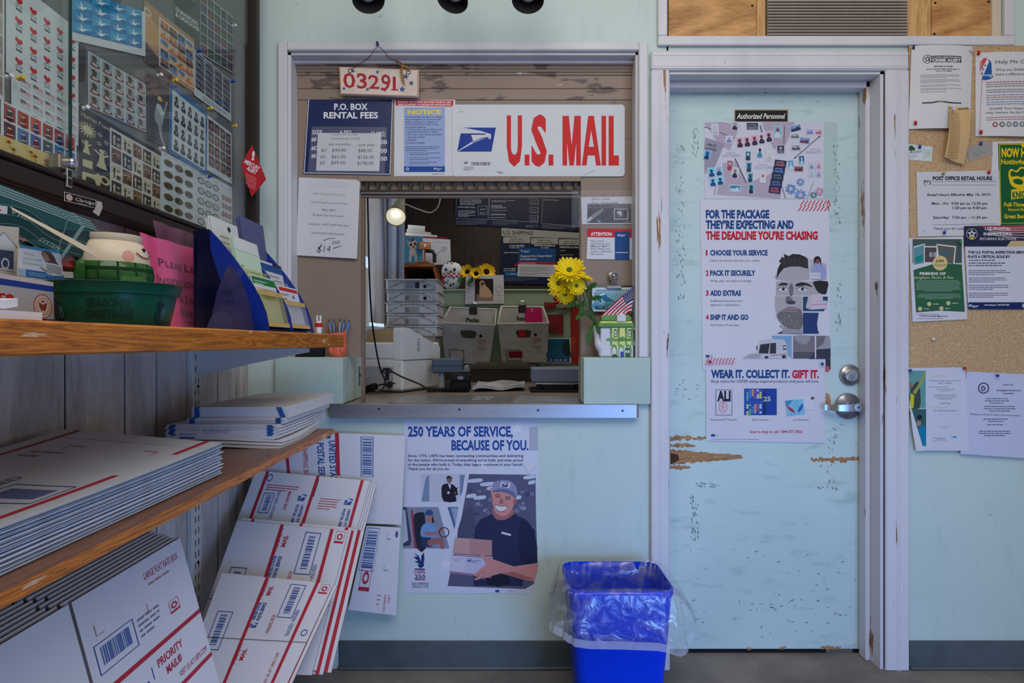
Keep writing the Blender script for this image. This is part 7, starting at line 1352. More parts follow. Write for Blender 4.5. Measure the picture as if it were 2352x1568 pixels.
notice('crime_alert',[(2092,107),(2232,108),(2226,298),(2086,297)],PW2,'white crime alert sheet with a star badge pinned at the top of the cork board','notice',crime,1,bow(2080,2240,.016))
pin(P(2098,112,yk - .004),(52,62,92),'dark push pin at the top corner of the crime alert sheet',(.5,.35));pin(P(2226,116,yk - .004),(186,186,190),'clear push pin at the other top corner of the crime alert sheet',(-.3,-.5));pin(P(2103,285,yk - .008),PR,'red push pin at the bottom of the crime alert sheet',(.6,.3))
def help_(s):
    s.into('border_line').line([(2247,131),(2420,131)],1,(176,60,80));s.line([(2255,150),(2248,304),(2420,306)],1,(176,60,80));s.into('emblem').poly([(2248,135),(2274,134),(2274,182),(2256,184)],(214,212,214))
    for k in range(4): s.line([(2249,146 + k * 6),(2258 + k * 2,135)],2.2,(190,70,80))
    s.poly([(2254,185),(2257,172),(2262,160),(2266,148),(2270,142),(2273,148),(2274,174),(2277,178),(2270,184)],(28,84,154),2);s.text('SHARE',2257,176,3,WHT,w=16,bold=.03)
    for u,v in ((2256,160),(2253,170),(2260,152),(2268,141)): s.star(u,v,3,(40,80,130))
    s.into('lettering').text('Help Me Out, Veterans',2282,149,8.4,(66,66,70),w=138);s.text('What you SHARE today could',2282,166,6,(80,80,84),w=112);s.text('make a difference tomorrow',2281,176,6,(80,80,84),w=108)
    for v,n,cc in ((192,1,(170,90,100)),(197,2,(110,110,116)),(210,2,(110,110,116)),(222,1,(120,130,170)),(227,1,(170,90,100)),(232,1,(120,130,170)),(238,2,(120,130,170)),(273,2,(176,110,116))): s.greek(2262,v,2420,n,5,cc,1.8,slope=-.01)
    s.text('SHARE Your Experience and',2269,254,5,(70,70,74),w=112);s.text('Help Veterans Get the Care They Need',2262,263,5,(70,70,74),w=134)
    s.into('seals')
    for k,cc in enumerate(((160,70,80),(90,100,100),(120,130,120),(90,96,120),(110,116,118))): s.disc(2281 + k * 16 * .93,288,6,cc,16);s.disc(2281 + k * 16 * .93,288,3.4,(190,190,192),12)
notice('veterans_notice',[(2240,122),(2420,122),(2420,318),(2240,313)],PW2,'white help me out notice with a red border and a blue state map','notice',help_,1,bow(2236,2424,.014))
pin(P(2247,125,yk - .004),PR,'red push pin at the top of the help me out notice',(.5,.3));pin(P(2253,306,yk - .006),PR,'red push pin at the bottom of the help me out notice',(.6,.3))
def clip(s):
    s.into('lettering').text('not',2174,255,4.4,(90,66,40),w=9,it=.3,bold=.03);s.text('enough',2193,256,5,(70,50,34),w=22,it=.3,bold=.03);r_ = random.Random(1)
    for k in range(32): s.greek(2170 - k * .1,265 + k * 3.3,2211 - k * .05,1,3,(130,100,66),.9,seed=k)
notice('newspaper_clipping',[(2172,246),(2218,252),(2207,380),(2160,364)],(196,162,114),'yellowed newspaper clipping curling off the crime alert sheet','clipping',clip,4,lambda u,v: Vector((0,-.016 - .014 * math.sin((v - 246) * .025) - .004 * math.sin(u * .12),0)))
pin(P(2186,254,yk - .021),(206,206,214),'clear push pin holding the newspaper clipping',(.1,.1));
def land(s): s.into('print').disc(2093,340,6,(34,84,50),9);s.disc(2089,342,4,(34,84,50),8);s.disc(2098,342,4,(34,84,50),8);s.line([(2093,344),(2093,351)],1.6,(60,60,50));s.text('Landmark',2095,350,4.4,(60,70,62),w=22);s.greek(2085,352,2118,1,3,(120,130,124),.9);s.greek(2086,357,2108,3,3,(140,140,140),.8);s.line([(2122,337),(2121,367)],.5,(150,150,150));s.greek(2124,346,2138,4,5,(120,120,120),.9)
notice('business_card',[(2083,330),(2142,337),(2140,371),(2083,366)],(200,206,206),'white business card with a green tree pinned to the cork board','card',land,1);pin(P(2113,339,yk - .001),PB,'blue push pin on the white tree card',(.6,.25))
def est(s): s.into('print').text('ESTRELLA',2233,351,8,(120,160,158),w=34,bold=.0,rot=-.12);s.text('HAIR STUDIO',2236,355,3,(110,140,140),w=30,rot=-.12);s.greek(2236,360,2266,1,3,(110,110,112),1.2,slope=-.15)
notice('business_card',[(2217,338),(2277,324),(2280,354),(2227,371)],(160,150,144),'grey tilted business card beside the newspaper clipping','card',est,1);pin(P(2253,331,yk - .001),PB,'blue push pin on the grey tilted card',(.6,.2))
notice('backing_sheet',[(2280,326),(2420,322),(2420,420),(2277,412)],PW2,'plain white sheet showing behind the green hiring poster','sheet',lambda s: None,1)
GY,GG = (222,188,30),(16,88,48)
def hire(s):
    s.into('border_line').line([(2295.5,332),(2420,330)],1.5,GY);s.line([(2295.5,332),(2299,513),(2420,511)],1.5,GY);s.into('headline').text('NOW HIRING',2300,360,20,GY,w=96,bold=.05);s.text('Nottingham',2299,377,12,GY,w=66,bold=.03)
    s.into('emblem').poly([(2316,398),(2322,388),(2334,392),(2342,384),(2352,384),(2372,392),(2360,420),(2322,416)],GY,3);s.poly([(2320,399),(2325,392),(2336,396),(2344,388),(2354,389),(2352,404),(2330,410)],GG,3);s.poly([(2318,412),(2334,404),(2352,410),(2372,414),(2360,432),(2328,430)],GY,3);s.poly([(2326,414),(2338,410),(2350,416),(2346,424),(2332,422)],GG,2);s.poly([(2322,436),(2372,426),(2372,452),(2322,458)],GY);s.text('KNIGHTS',2325,455,15,GG,w=54,bold=.04,slope=-.08)
    s.into('lettering').text('Full-Time',2306,474,9.5,GY,w=46,bold=.03);s.text('Second Shift',2315,484,6.6,GY,w=44,bold=.02);s.text('Great Benefits',2306,501,9.5,GY,w=66,bold=.03);s.into('gear').disc(2352,332,7,GY,10)
notice('hiring_poster',[(2293,330),(2420,328),(2420,514),(2297,517)],GG,'green and yellow hiring poster with a knight emblem on the cork board','poster',hire,3)
def hours(s):
    D_ = (56,56,62);s.into('headline').text('POST OFFICE RETAIL HOURS',2142,413.5,8.6,D_,w=137,bold=.05);s.into('emblem').rect(2122,414,2138,424,D_);s.eagle(2123,415,14,(200,200,202),D_);s.greek(2122,427,2136,1,3,(150,150,154),.9);s.into('lettering')
    for v in (417,425): s.line([(2142,v),(2288,v)],.8,(110,110,116))
    s.line([(2144,516),(2290,514)],.8,(110,110,116));s.text('Retail Hours Effective May 16, 2015 :',2129,450,6,D_,w=150,it=.25,bold=.02,slope=-.005);s.text('Mon - Fri:  9:30 am to 12:30 pm',2140,470,6.2,D_,w=128,bold=.02);s.text('1:30 pm to 4:30 pm',2188,480,6.2,D_,w=78,bold=.02);s.text('Saturday:  7:30 am \u2013 11:30 am',2143,502,6.2,D_,w=124,bold=.02);s.text('Thank you for using the Post Office',2144,527,5,D_,w=132,it=.25,bold=.01);s.greek(2120,531,2126,1,2,D_,1)
notice('hours_notice',[(2105,395),(2295,391),(2299,540),(2108,543)],(198,198,202),'white post office retail hours notice in the middle of the cork board','notice',hours,4)
pin(P(2166,399,yk - .003),(170,160,110),'dull yellow push pin on top of the retail hours notice',(.3,.1));pin(P(2271,397,yk - .003),PR,'red push pin on top of the retail hours notice',(.5,.2));pin(P(2169,535,yk - .003),PB,'blue push pin at the bottom of the retail hours notice',(.5,.2))
def insp(s):
    s.into('headline').poly([(2214,519),(2420,517),(2420,566),(2214,566)],(40,44,66));s.poly([(2244,518),(2420,517),(2420,540),(2300,532)],(150,60,70),0)
    for k in range(5): s.line(spline([(2270,522 + k * 4),(2320,524 + k * 5),(2420,518 + k * 8)],3),1.6,(196,170,176))
    s.rect(2214,554,2420,566,(34,44,70));s.poly([(2312,566),(2322,553),(2420,553),(2420,566)],(190,170,124));s.disc(2232,537,13,(160,160,170),26);s.disc(2232,537,11.5,(40,44,66),26);s.star(2232,537,11,(206,206,210));s.disc(2232,537,3,(40,44,66),10);s.text('U.S. POSTAL',2262,528.5,7,(214,212,214),w=60,bold=.03);s.text('INSPECTORS:',2259,540.5,7,(214,212,214),w=66,bold=.03);s.text('SECURING ELECTIONS',2250,551,6,(206,206,210),w=84,bold=.01)
    s.into('lettering').text('THE U.S. POSTAL INSPECTION SERVICE',2223,582,6,(44,50,76),w=140,bold=.04);s.text('PLAYS A CRITICAL ROLE BY:',2223,592,6,(44,50,76),w=97,bold=.04)
    for v,w_ in ((598.5,104),(605,140),(610.5,126)): s.greek(2225,v,2225 + w_,1,5,(64,70,96),2)
    for v in (622,639,656,674): s.greek(2225,v,2322,3,4.4,(90,96,122),1.6,seed=int(v))
    s.into('footer').rect(2224,694,2420,710,(20,40,90));s.eagle(2225,699,7,WHT,(20,40,90));s.greek(2233,703,2250,2,3,WHT,1.4);s.text('www.uspis.gov | 1-877-876-2455',2260,701.5,3.6,WHT,w=58,bold=.02);s.disc(2352,702,5,(170,176,190))
notice('inspectors_poster',[(2214,519),(2420,517),(2420,708),(2224,710)],(200,200,208),'white and navy postal inspectors poster about elections on the cork board','poster',insp,6)
pin(P(2229,548,yk - .004),PY,'yellow push pin under the star of the postal inspectors poster',(.3,-.1))
def friends(s):
    s.into('photo_print').rect(2096,549,2209,604,(70,84,82));s.poly([(2098,566),(2124,559),(2126,606),(2098,612)],(206,206,204));s.poly([(2099,569),(2122,562),(2123,604),(2099,608)],(90,140,150));s.poly([(2102,590),(2120,584),(2120,600),(2102,604)],(30,130,120));s.rect(2122,565,2162,614,(206,206,204));s.rect(2124,568,2160,602,(84,70,72));s.rect(2134,579,2142,590,(150,150,156));s.rect(2144,579,2152,590,(150,150,156));s.poly([(2151,560),(2196,565),(2191,618),(2150,612)],(204,204,202));s.poly([(2153,563),(2193,568),(2189,606),(2158,602)],(96,92,80));s.rect(2160,576,2186,586,(70,96,110))
    s.into('green_field').poly([(2098,620),(2150,604),(2209,607),(2216,716),(2160,713),(2104,717)],(44,92,62));s.into('badge').disc(2159,604,17,(206,186,128),26);s.text('JOIN',2149,602,6,(50,50,40),w=18,bold=.03);s.text('TODAY!',2146,612,6,(50,50,40),w=28,it=.3)
    s.into('lettering').text('FRIENDS OF',2112,631,6,(214,214,210),w=60,bold=.04);s.text('ttingham Parks & Rec',2099,640,6.4,(206,200,150),w=92,it=.3)
    s.greek(2102,645,2208,8,3.3,(150,176,156),1.1,'c');s.greek(2104,676,2210,4,3.3,(150,176,156),1.1,'c')
    for u,v in ((2134,698),(2178,696),(2113,709),(2162,708)): s.disc(u,v,5,(196,186,130),14);s.greek(u + 9,v + 1,u + 32,1,3,(190,200,190),1.8)
    s.text('FONPAR.Nottingham@gmail.com',2112,727,3.4,(90,92,110),w=64,bold=.02);s.greek(2106,722,2190,1,3,(130,132,140),1.2);s.greek(2106,732,2206,1,3,(130,132,140),1.2)
notice('parks_flyer',[(2088,547),(2212,543),(2222,733),(2096,739)],(200,200,208),'green and white parks flyer with photos and a yellow join badge','flyer',friends,7);pin(P(2205,558,yk - .005),(24,110,60),'green push pin at the corner of the parks flyer',(.5,.1));pin(P(2143,778,yk + .0005),PW_,'white push pin alone on the bare cork',(.5,0))
def fire(s):
    s.into('photo_print').rect(2087,851,2126,937,(96,150,146));s.poly([(2088,936),(2092,890),(2100,882),(2110,876),(2114,908),(2112,937)],(58,70,60),2);s.poly([(2096,900),(2106,888),(2124,854),(2126,862),(2112,890),(2102,906)],(150,160,80));s.poly([(2088,937),(2092,902),(2100,908),(2098,937)],(190,190,50));s.disc(2093,884,6,(140,110,92),10);s.poly([(2094,939),(2127,939),(2127,1024),(2118,1024)],(50,92,92));s.poly([(2108,984),(2118,976),(2126,982),(2127,1024),(2118,1024)],(14,120,160));s.disc(2110,972,6,(150,130,120),12);s.disc(2112,958,6,(20,24,40),10)
    s.into('lettering').greek(2140,864,2200,1,4,(196,190,120),1.8);s.text('Could your family escape a home fire',2135,875.5,3.4,(100,110,140),w=72);s.text('in just 2 minutes?',2154,881,3.4,(100,110,140),w=33);s.greek(2132,889,2208,1,4,(130,134,150),1.2);s.greek(2150,894,2192,2,4,(130,134,150),1.2,'c');s.greek(2144,908,2198,3,4.4,(130,134,150),1.4,'c');s.text('Register today!',2159,927,3,(90,96,120),w=24);s.greek(2138,936,2206,1,4,(190,190,140),1.2);s.text('Call 1-800-464-6692 (Option 4)',2144,944,3,(110,116,136),w=56);s.greek(2158,979,2186,2,4,(160,164,180),1,'c')
    s.into('logos').ring(2147,1009,5,1,(130,150,150));s.text('American',2154,1007,2.6,(80,90,110),w=18);s.text('Red Cross',2154,1011,2.6,(80,90,110),w=18);s.poly([(2182,1001),(2188,1003),(2194,1000),(2198,1005),(2188,1005)],(40,150,190));s.poly([(2088,920),(2122,1034),(2104,1036),(2096,990)],(206,205,212))
notice('fire_notice',[(2084,845),(2217,843),(2226,1035),(2112,1034),(2106,1036)],(198,200,214),'white home fire notice with two photos down one side, low on the cork board','notice',fire,3)
pin(P(2090,851,yk - .003),PB,'blue push pin at the top corner of the home fire notice',(.4,.1));pin(P(2215,846,yk - .003),PR,'red push pin at the top corner of the home fire notice',(.5,.2))
def demo(s):
    D_ = (80,82,104);s.into('emblem').ring(2259,891,13,3,D_,30);s.text('D',2254,897,11,D_,w=10,bold=.05);s.into('lettering').text('JOIN US!',2304,885,4,D_,w=23,bold=.01);s.text('Nottingham Democratic',2289,898,4.2,D_,w=56,bold=.02);s.text('Committee',2303,905,4.2,D_,w=25,bold=.02)
    for v,n,u0,u1 in ((916,3,2262,2318),(934,3,2256,2338),(963,2,2258,2316),(976,1,2254,2318)): s.greek(u0,v,u1,n,5.2,D_,1.8,'c')
    s.text('Meetings are on the second Tuesday of every month except July',2229,952,3.2,D_,w=114,bold=.01,slope=.03);s.greek(2244,991,2326,3,5,D_,1.8,'c')
notice('committee_notice',[(2220,853),(2420,862),(2420,1056),(2206,1042)],(190,194,218),'white committee notice with a circled letter emblem, lowest on the cork board','notice',demo,2);pin(P(2291,862,yk - .003),PB,'blue push pin at the top of the committee notice',(.6,0))

# ------------------------------------------------------------------ poster under the counter
s = Sheet.wall(-.0012);s.paper(0,0,0,0,(200,204,222),n=1,pts=[(927,964),(1230,964),(1236,1070),(1231,1180),(1235,1300),(1228,1340),(1213,1368),(1205,1362),(928,1362)])
s.into('stars')
for u,v,r in ((1023,985,20),(1188,982,20),(1108,1068,16),(1024,1296,18)): s.star(u,max(v,966 + r * .2),r if v > 990 else r * .9,(214,216,228))
s.into('headline');HN = (34,74,150);s.text('250 YEARS OF SERVICE,',937,1001.5,23,HN,w=241,bold=.035);s.text('BECAUSE OF YOU.',1037,1033,23,HN,w=177,bold=.035)
s.into('lettering')
for i,(tx,w_) in enumerate((('Since 1775, USPS has been connecting communities and delivering',265),('for the nation. We\u2019re proud of everything we\u2019ve built, and even proud',264),('of the people who built it. Today, that legacy continues in your hands.',264),('Thank you for all you do.',96))): s.text(tx,937,1049 + i * 10,6,(58,62,100),w=w_,bold=.02)
s.into('photo_print');BG1 = (86,88,116)
s.poly([(968,1088),(1069,1088),(1056,1151),(968,1151)],(186,190,208));s.poly([(978,1096),(986,1090),(986,1151),(968,1151)],(120,140,170));s.poly([(1056,1090),(1068,1090),(1062,1130),(1056,1140)],(110,130,160))
s.poly([(1019,1151),(1014,1128),(1016,1114),(1026,1110),(1040,1112),(1049,1122),(1052,1136),(1046,1138),(1048,1151)],(36,34,46),2);s.disc(1032,1101,6,(120,90,90),14,ry=8);s.poly([(1026,1100),(1026,1094),(1032,1092),(1038,1096),(1038,1100),(1032,1097)],(50,46,54),2);s.poly([(1029,1111),(1036,1112),(1034,1124)],(206,206,216));s.poly([(1036,1126),(1052,1118),(1050,1124),(1040,1134)],(30,30,40));s.disc(1030,1131,3,(206,206,214),8);s.disc(1046,1132,3,(110,84,84),8)
s.poly([(926,1164),(1007,1164),(1032,1259),(926,1259)],(130,136,160));s.poly([(926,1164),(934,1164),(945,1240),(942,1252),(926,1254)],(60,66,88));s.poly([(926,1170),(931,1170),(938,1240),(926,1248)],(176,180,200));s.poly([(943,1172),(948,1170),(960,1259),(952,1259)],(150,60,80));s.poly([(950,1190),(956,1178),(968,1176),(976,1184),(978,1259),(958,1259)],(40,42,58),2)
s.poly([(968,1210),(980,1200),(994,1202),(1004,1216),(1000,1232),(968,1234)],(112,150,200),2);s.poly([(968,1232),(990,1234),(992,1256),(968,1255)],(44,60,96));s.poly([(984,1240),(1016,1234),(1020,1258),(1012,1259),(1008,1246),(986,1254)],(150,100,100),2);s.poly([(976,1220),(996,1222),(1014,1214),(1018,1220),(998,1228),(978,1228)],(160,110,110),2);s.disc(987,1189,8,(166,116,112),14,ry=10);s.poly([(976,1182),(980,1172),(990,1170),(995,1182)],(50,76,130),2);s.poly([(994,1184),(998,1198),(993,1202),(992,1188)],(50,36,40));s.ring(1020,1222,12,2,(30,32,44));s.poly([(1028,1164),(1053,1164),(1044,1215)],(84,100,140));s.poly([(1036,1166),(1053,1166),(1046,1206)],(140,160,190))
# large photo: smiling worker in cap and navy shirt carrying boxes
s.poly([(1078,1088),(1230,1090),(1231,1180),(1235,1300),(1226,1340),(1206,1352),(1028,1345),(1058,1200)],BG1);r7 = random.Random(2)
for k in range(70): u,v = r7.uniform(1076,1222),r7.uniform(1120,1230);s.rect(u,v,min(1230,u + r7.uniform(4,14)),v + r7.uniform(3,9),r7.choice(((112,116,146),(66,68,96),(134,140,168),(96,84,108))))
for u,v,w_ in ((1076,1101,30),(1105,1109,28),(1120,1118,20),(1204,1093,24),(1214,1105,14),(1072,1136,20),(1090,1140,24),(1180,1140,16),(1058,1212,26)): s.poly([(u,v),(u + w_,v - 3),(u + w_,v + 5),(u,v + 7)],(190,196,216),2)
s.poly([(1060,1190),(1072,1166),(1090,1170),(1086,1230),(1050,1236)],(74,78,104),2);SH,SK1,SK2 = (40,46,80),(196,136,134),(160,100,102)
s.poly([(1088,1270),(1090,1212),(1104,1192),(1130,1180),(1180,1180),(1208,1192),(1228,1216),(1234,1292),(1204,1296),(1200,1345),(1088,1344)],SH,1);s.poly([(1196,1192),(1226,1218),(1234,1290),(1200,1294),(1190,1240)],(32,38,68),2);s.poly([(1120,1290),(1160,1300),(1170,1340),(1120,1342)],(28,32,52),2)
s.poly([(1131,1178),(1136,1164),(1176,1166),(1180,1180),(1160,1193),(1140,1192)],SK2,2);s.poly([(1128,1132),(1130,1120),(1182,1124),(1184,1140),(1180,1160),(1168,1180),(1152,1185),(1138,1176),(1132,1158)],SK1,3);s.poly([(1180,1146),(1186,1146),(1184,1158),(1179,1160)],SK2,2);s.poly([(1127,1136),(1131,1138),(1132,1150),(1128,1148)],SK2,2)
s.poly([(1131,1128),(1132,1110),(1144,1103),(1166,1102),(1182,1112),(1188,1126),(1186,1142),(1178,1130),(1156,1124),(1138,1126)],(136,140,172),2);s.poly([(1129,1130),(1144,1122),(1166,1124),(1182,1132),(1186,1145),(1170,1134),(1150,1129)],(100,104,140),2);s.poly([(1152,1106),(1173,1108),(1170,1120),(1148,1117)],(206,208,218));s.eagle(1152,1108,16,(60,70,110),(206,208,218))
for u,v in ((1143,1141),(1166,1146)): s.line([(u - 6,v - 4),(u,v - 6),(u + 7,v - 4)],1.8,(70,44,48));s.line([(u - 5,v),(u,v - 1.5),(u + 6,v + .5)],1.8,(44,30,36))
s.poly([(1150,1144),(1154,1144),(1157,1154),(1152,1157),(1147,1154)],SK2,2);s.poly([(1138,1160),(1150,1162),(1164,1163),(1160,1171),(1150,1174),(1142,1170)],(214,208,212),2);s.line([(1136,1158),(1148,1161),(1166,1162)],1.2,(120,60,66));s.line([(1141,1171),(1150,1175),(1161,1171)],1.4,(130,70,76))
s.poly([(1152,1220),(1174,1226),(1173,1230),(1152,1225)],(206,208,216));s.poly([(1046,1234),(1130,1240),(1130,1276),(1040,1270)],(190,150,150));s.poly([(1080,1236),(1130,1240),(1130,1276),(1078,1273)],(176,132,132));s.poly([(1040,1272),(1132,1278),(1128,1326),(1032,1314)],(196,194,212));s.poly([(1070,1275),(1132,1279),(1128,1326),(1067,1318)],(184,184,206));s.line([(1040,1274),(1131,1281)],1.6,(150,60,90));s.line([(1034,1312),(1129,1324)],2.2,(150,50,84));s.eagle(1073,1283,10,(50,70,140),(184,184,206));s.greek(1084,1287,1106,2,4,(90,100,150),1.6);s.greek(1042,1283,1064,2,4,(150,120,150),1.2)
s.poly([(1234,1292),(1180,1300),(1140,1286),(1120,1280),(1106,1268),(1102,1272),(1112,1286),(1116,1296),(1096,1312),(1088,1320),(1092,1324),(1108,1316),(1088,1330),(1094,1332),(1114,1324),(1106,1330),(1128,1322),(1150,1316),(1200,1330),(1226,1334),(1234,1312)],SK1,1);s.line([(1092,1322),(1112,1312)],.8,SK2);s.line([(1094,1331),(1118,1320)],.8,SK2);s.poly([(1180,1312),(1228,1330),(1200,1330),(1150,1316)],SK2,1)
s.into('emblem').poly([(966,1304),(958,1296),(966,1296),(952,1288),(962,1288),(950,1278),(960,1278),(950,1268),(962,1276),(968,1290),(968,1276),(974,1268),(975,1284),(972,1296),(975,1292),(973,1300)],(30,50,110));s.rect(953,1305,976,1307.5,(30,50,110));s.text('USPS',952.5,1316,7,(180,40,70),w=24,bold=.01);s.text('250',953,1327.5,9,(50,60,110),w=24,bold=.01);s.rect(953,1329,977,1331,(180,40,70));s.text('DELIVERING',946,1342,5.4,(70,76,120),w=39);s.text('SINCE 1775',948,1349,5.4,(70,76,120),w=36);s.rect(1138,1354,1147,1359,(40,70,150));s.greek(1165,1357,1205,1,3,(150,150,170),.8)
s.done('service_poster','lilac poster headed 250 years of service, under the steel counter edge','poster')
s = Sheet.wall(-.0032);s.paper(0,0,0,0,(206,208,216),n=1,pts=[(1199,1060),(1232,1068),(1214,1087)]);s.done('torn_flap','torn folded paper flap on the edge of the lilac service poster','paper');s = Sheet.wall(-.0026);s.paper(1216,980,1236,1034,n=1,mat=film((190,196,214),.35,.2));s.done('clear_tape','patch of clear tape on the top edge of the lilac service poster','tape')

# ------------------------------------------------------------------ flattened cartons
CWH,KRAFT,CR_,CB = (208,208,216),(150,120,92),(176,44,62),(52,84,150)
def recyc(s,u,v,r):
    s.frame(u - r,v - r * 1.2,u + r,v + r * 1.2,r * .08,CR_);s.ring(u,v - r * .1,r * .66,r * .3,CR_,9);s.rect(u - r,v + r * .8,u + r,v + r * 1.2,CR_)
def carton(name,TL,TRq,BL,BRq,w,h,label,fn=None,group=None,th=.006,off=None):
    """Corners: pixel x, pixel y, distance."""
    f_ = lambda p: P(p[0],p[1],p[2] - CD) if len(p) == 3 else Vector(p[:3])
    s = Sheet.quad(f_(TL),f_(TRq),f_(BL),w,h);s = Sheet.quad(f_(TL),f_(TRq),f_(BL),w,h,BR=onplane(BRq,s))
    if (s.O - Vector((0,-CD,CH))).dot(s.N) > 0: s.N = -s.N
    if off: s.O = s.O - s.N * off[0] + s.U.normalized() * off[1] - s.V.normalized() * off[2]
    s.body = MB();s.body.slab(lambda a,b: s.pt(w * a,h * b),1,1,-s.N * th,M(CWH,.6,var=.03,scale=5),M(KRAFT,.8,var=.1));s.step = .00002
    if fn: fn(s)
    return s.done(name,label,'carton',group)
def shipping(s):
    s.into('print').rect(56,0,58.5,48,CR_);s.rect(24,0,26,48,CR_);s.bars(73,5,79,46,CB,24,vert=True);s.frame(72,3,80,48,.5,CB)
    s.into('lettering').text('UNITED STATES',58,34,4,CB,w=52,rot=math.pi / 2,bold=.03) if False else s.text('UNITED STATES',52,9,4.4,CB,w=52,rot=math.pi / 2,bold=.03);s.text('POSTAL SERVICE',44.5,12,4.4,CB,w=52,rot=math.pi / 2,bold=.03);s.eagle(45,1,9);s.text('LARGE SHIPPING BOX',35,2,3.4,CR_,w=52,rot=math.pi / 2);s.text('INSURED',27,2,3.4,CB,w=20,rot=math.pi / 2)
carton('shipping_carton',(560,985,2.405),(932,1000,2.425),(590,1190,2.390),(922,1205,2.415),100,100,'upper flattened white shipping carton against the wall below the counter',shipping)
def ship2(s):
    s.into('print').bars(8,6,36,50,CB,24,vert=True);s.frame(4,2,40,53,.8,CB);recyc(s,24,62,12);s.line([(64,8),(64,14),(74,14)],.8,CB);s.line([(64,44),(64,50),(74,50)],.8,CB);s.disc(90,8,4,(80,80,130),12);s.line([(10,56),(10,57)],1,CB);s.into('lettering').text('LARGE',80,78,5,CR_,w=9,rot=math.pi / 2);s.text('SHIPPING BOX',71,78,5,CR_,w=20,rot=math.pi / 2);s.greek(56,80,64,3,5,CR_,1)
carton('shipping_carton',(842,1207,2.400),(920,1211,2.415),(800,1400,2.385),(910,1413,2.410),100,100,'lower flattened white shipping carton against the wall, with a recycling mark',ship2)
def mailer(s,full=True):
    s.into('print')
    for u in (39,84): s.rect(u,0,u + 3,100,CR_)
    for u0,v0 in ((9,34),(63,4)): s.frame(u0,v0,u0 + 14,v0 + 32,.7,CB);s.bars(u0 + 4,v0 + 3,u0 + 10,v0 + 29,CB,20,vert=True)
    recyc(s,94,6,4);s.eagle(42,42,7,CB);s.into('lettering').text('PRIORITY',43,21,4,CR_,w=19,rot=-math.pi / 2,bold=.02);s.text('MAIL',49,17,4,CR_,w=9,rot=-math.pi / 2,bold=.02);s.text('UNITED STATES',44.5,40,3,CB,w=16,rot=-math.pi / 2,bold=.04);s.text('POSTAL SERVICE',49,40,3,CB,w=16,rot=-math.pi / 2,bold=.04);s.text('MAILING BOX',62,50,3.6,CR_,w=16,rot=-math.pi / 2);s.text('TRACKED \u2022 INSURED',81,52,3.6,CB,w=24,rot=-math.pi / 2);s.ring(94,48,3,.8,CB,12)
    s.rect(0,56,100,56.6,(110,100,100));s.into('lettering').text('PRIORITY',43,76,4,CR_,w=17,rot=-math.pi / 2,bold=.02);s.text('MAIL',49,73,4,CR_,w=9,rot=-math.pi / 2,bold=.02);s.text('VISIT US AT USPS.COM',80,92,3,CR_,w=26,rot=-math.pi / 2)
def mbox(s):
    s.into('print')
    for u in (9,53,92): s.rect(u,0,u + 2.6,100,CR_)
    s.frame(14,14,23,27,.5,CB);s.bars(17,15.5,21,25.5,CB,18,vert=True);s.ring(14,4,2.5,.7,CB,12);s.greek(14,9,44,3,1.6,CR_,.6);s.rect(55.5,2,56.2,14,(60,60,70));s.eagle(43,13,7,CB);s.eagle(83,13,7,CB)
    s.into('lettering')
    for u in (44,84): s.text('UNITED STATES',u + 4.2,20,2.4,CB,w=16,rot=math.pi / 2,bold=.04);s.text('POSTAL SERVICE',u,20,2.4,CB,w=16,rot=math.pi / 2,bold=.04)
    s.text('MAILING BOX',34,12,2.6,CR_,w=12,rot=math.pi / 2,bold=.02);s.text('TRACKED \u2022 INSURED',25,12,2.6,CB,w=18,rot=math.pi / 2);s.greek(62,15,80,5,1.6,CR_,.5)
def redside(s): s.into('print').rect(94,0,97,100,CR_);s.rect(53,0,55.6,100,CR_);s.rect(9,0,11.6,100,CR_)
G1,G2,G3 = [(588,1080,2.36),(850,1104,2.37),(436,1480,1.95),(742,1500,2.0)],[(545,1195,2.155),(800,1218,2.165),(418,1540,1.81),(716,1550,1.86)],[(510,1315,1.93),(766,1341,1.96),(402,1600,1.60),(645,1600,1.68)]
GR = 'white mailing cartons leaning in the corner'
for g,fn,lbs in ((G1,mbox,(('tallest white mailing carton in the corner, with three red stripes and two blue emblems',0,0),('white mailing carton just behind the tallest striped carton',.006,.002),('white mailing carton third back behind the tallest striped carton',.013,.006),('white mailing carton at the back of the corner stack',.020,.004))),(G2,mailer,(('middle height white mailing carton with its barcode panel facing out',0,0),('white mailing carton edging out behind the middle height carton',.008,.016),('white mailing carton whose red stripe shows beside the middle stack',.026,.010),('white mailing carton with a red striped edge, widest of the middle stack',.046,.020))),(G3,mailer,(('shortest white mailing carton, nearest the bottom of the corner pile',0,0),('white mailing carton directly behind the shortest one',.010,.004)))):
    for k,(lb,dx,up) in enumerate(lbs): carton('mailing_carton',*g,100,100,lb,fn if k == 0 else redside,GR,off=(k * .0078,dx,up))
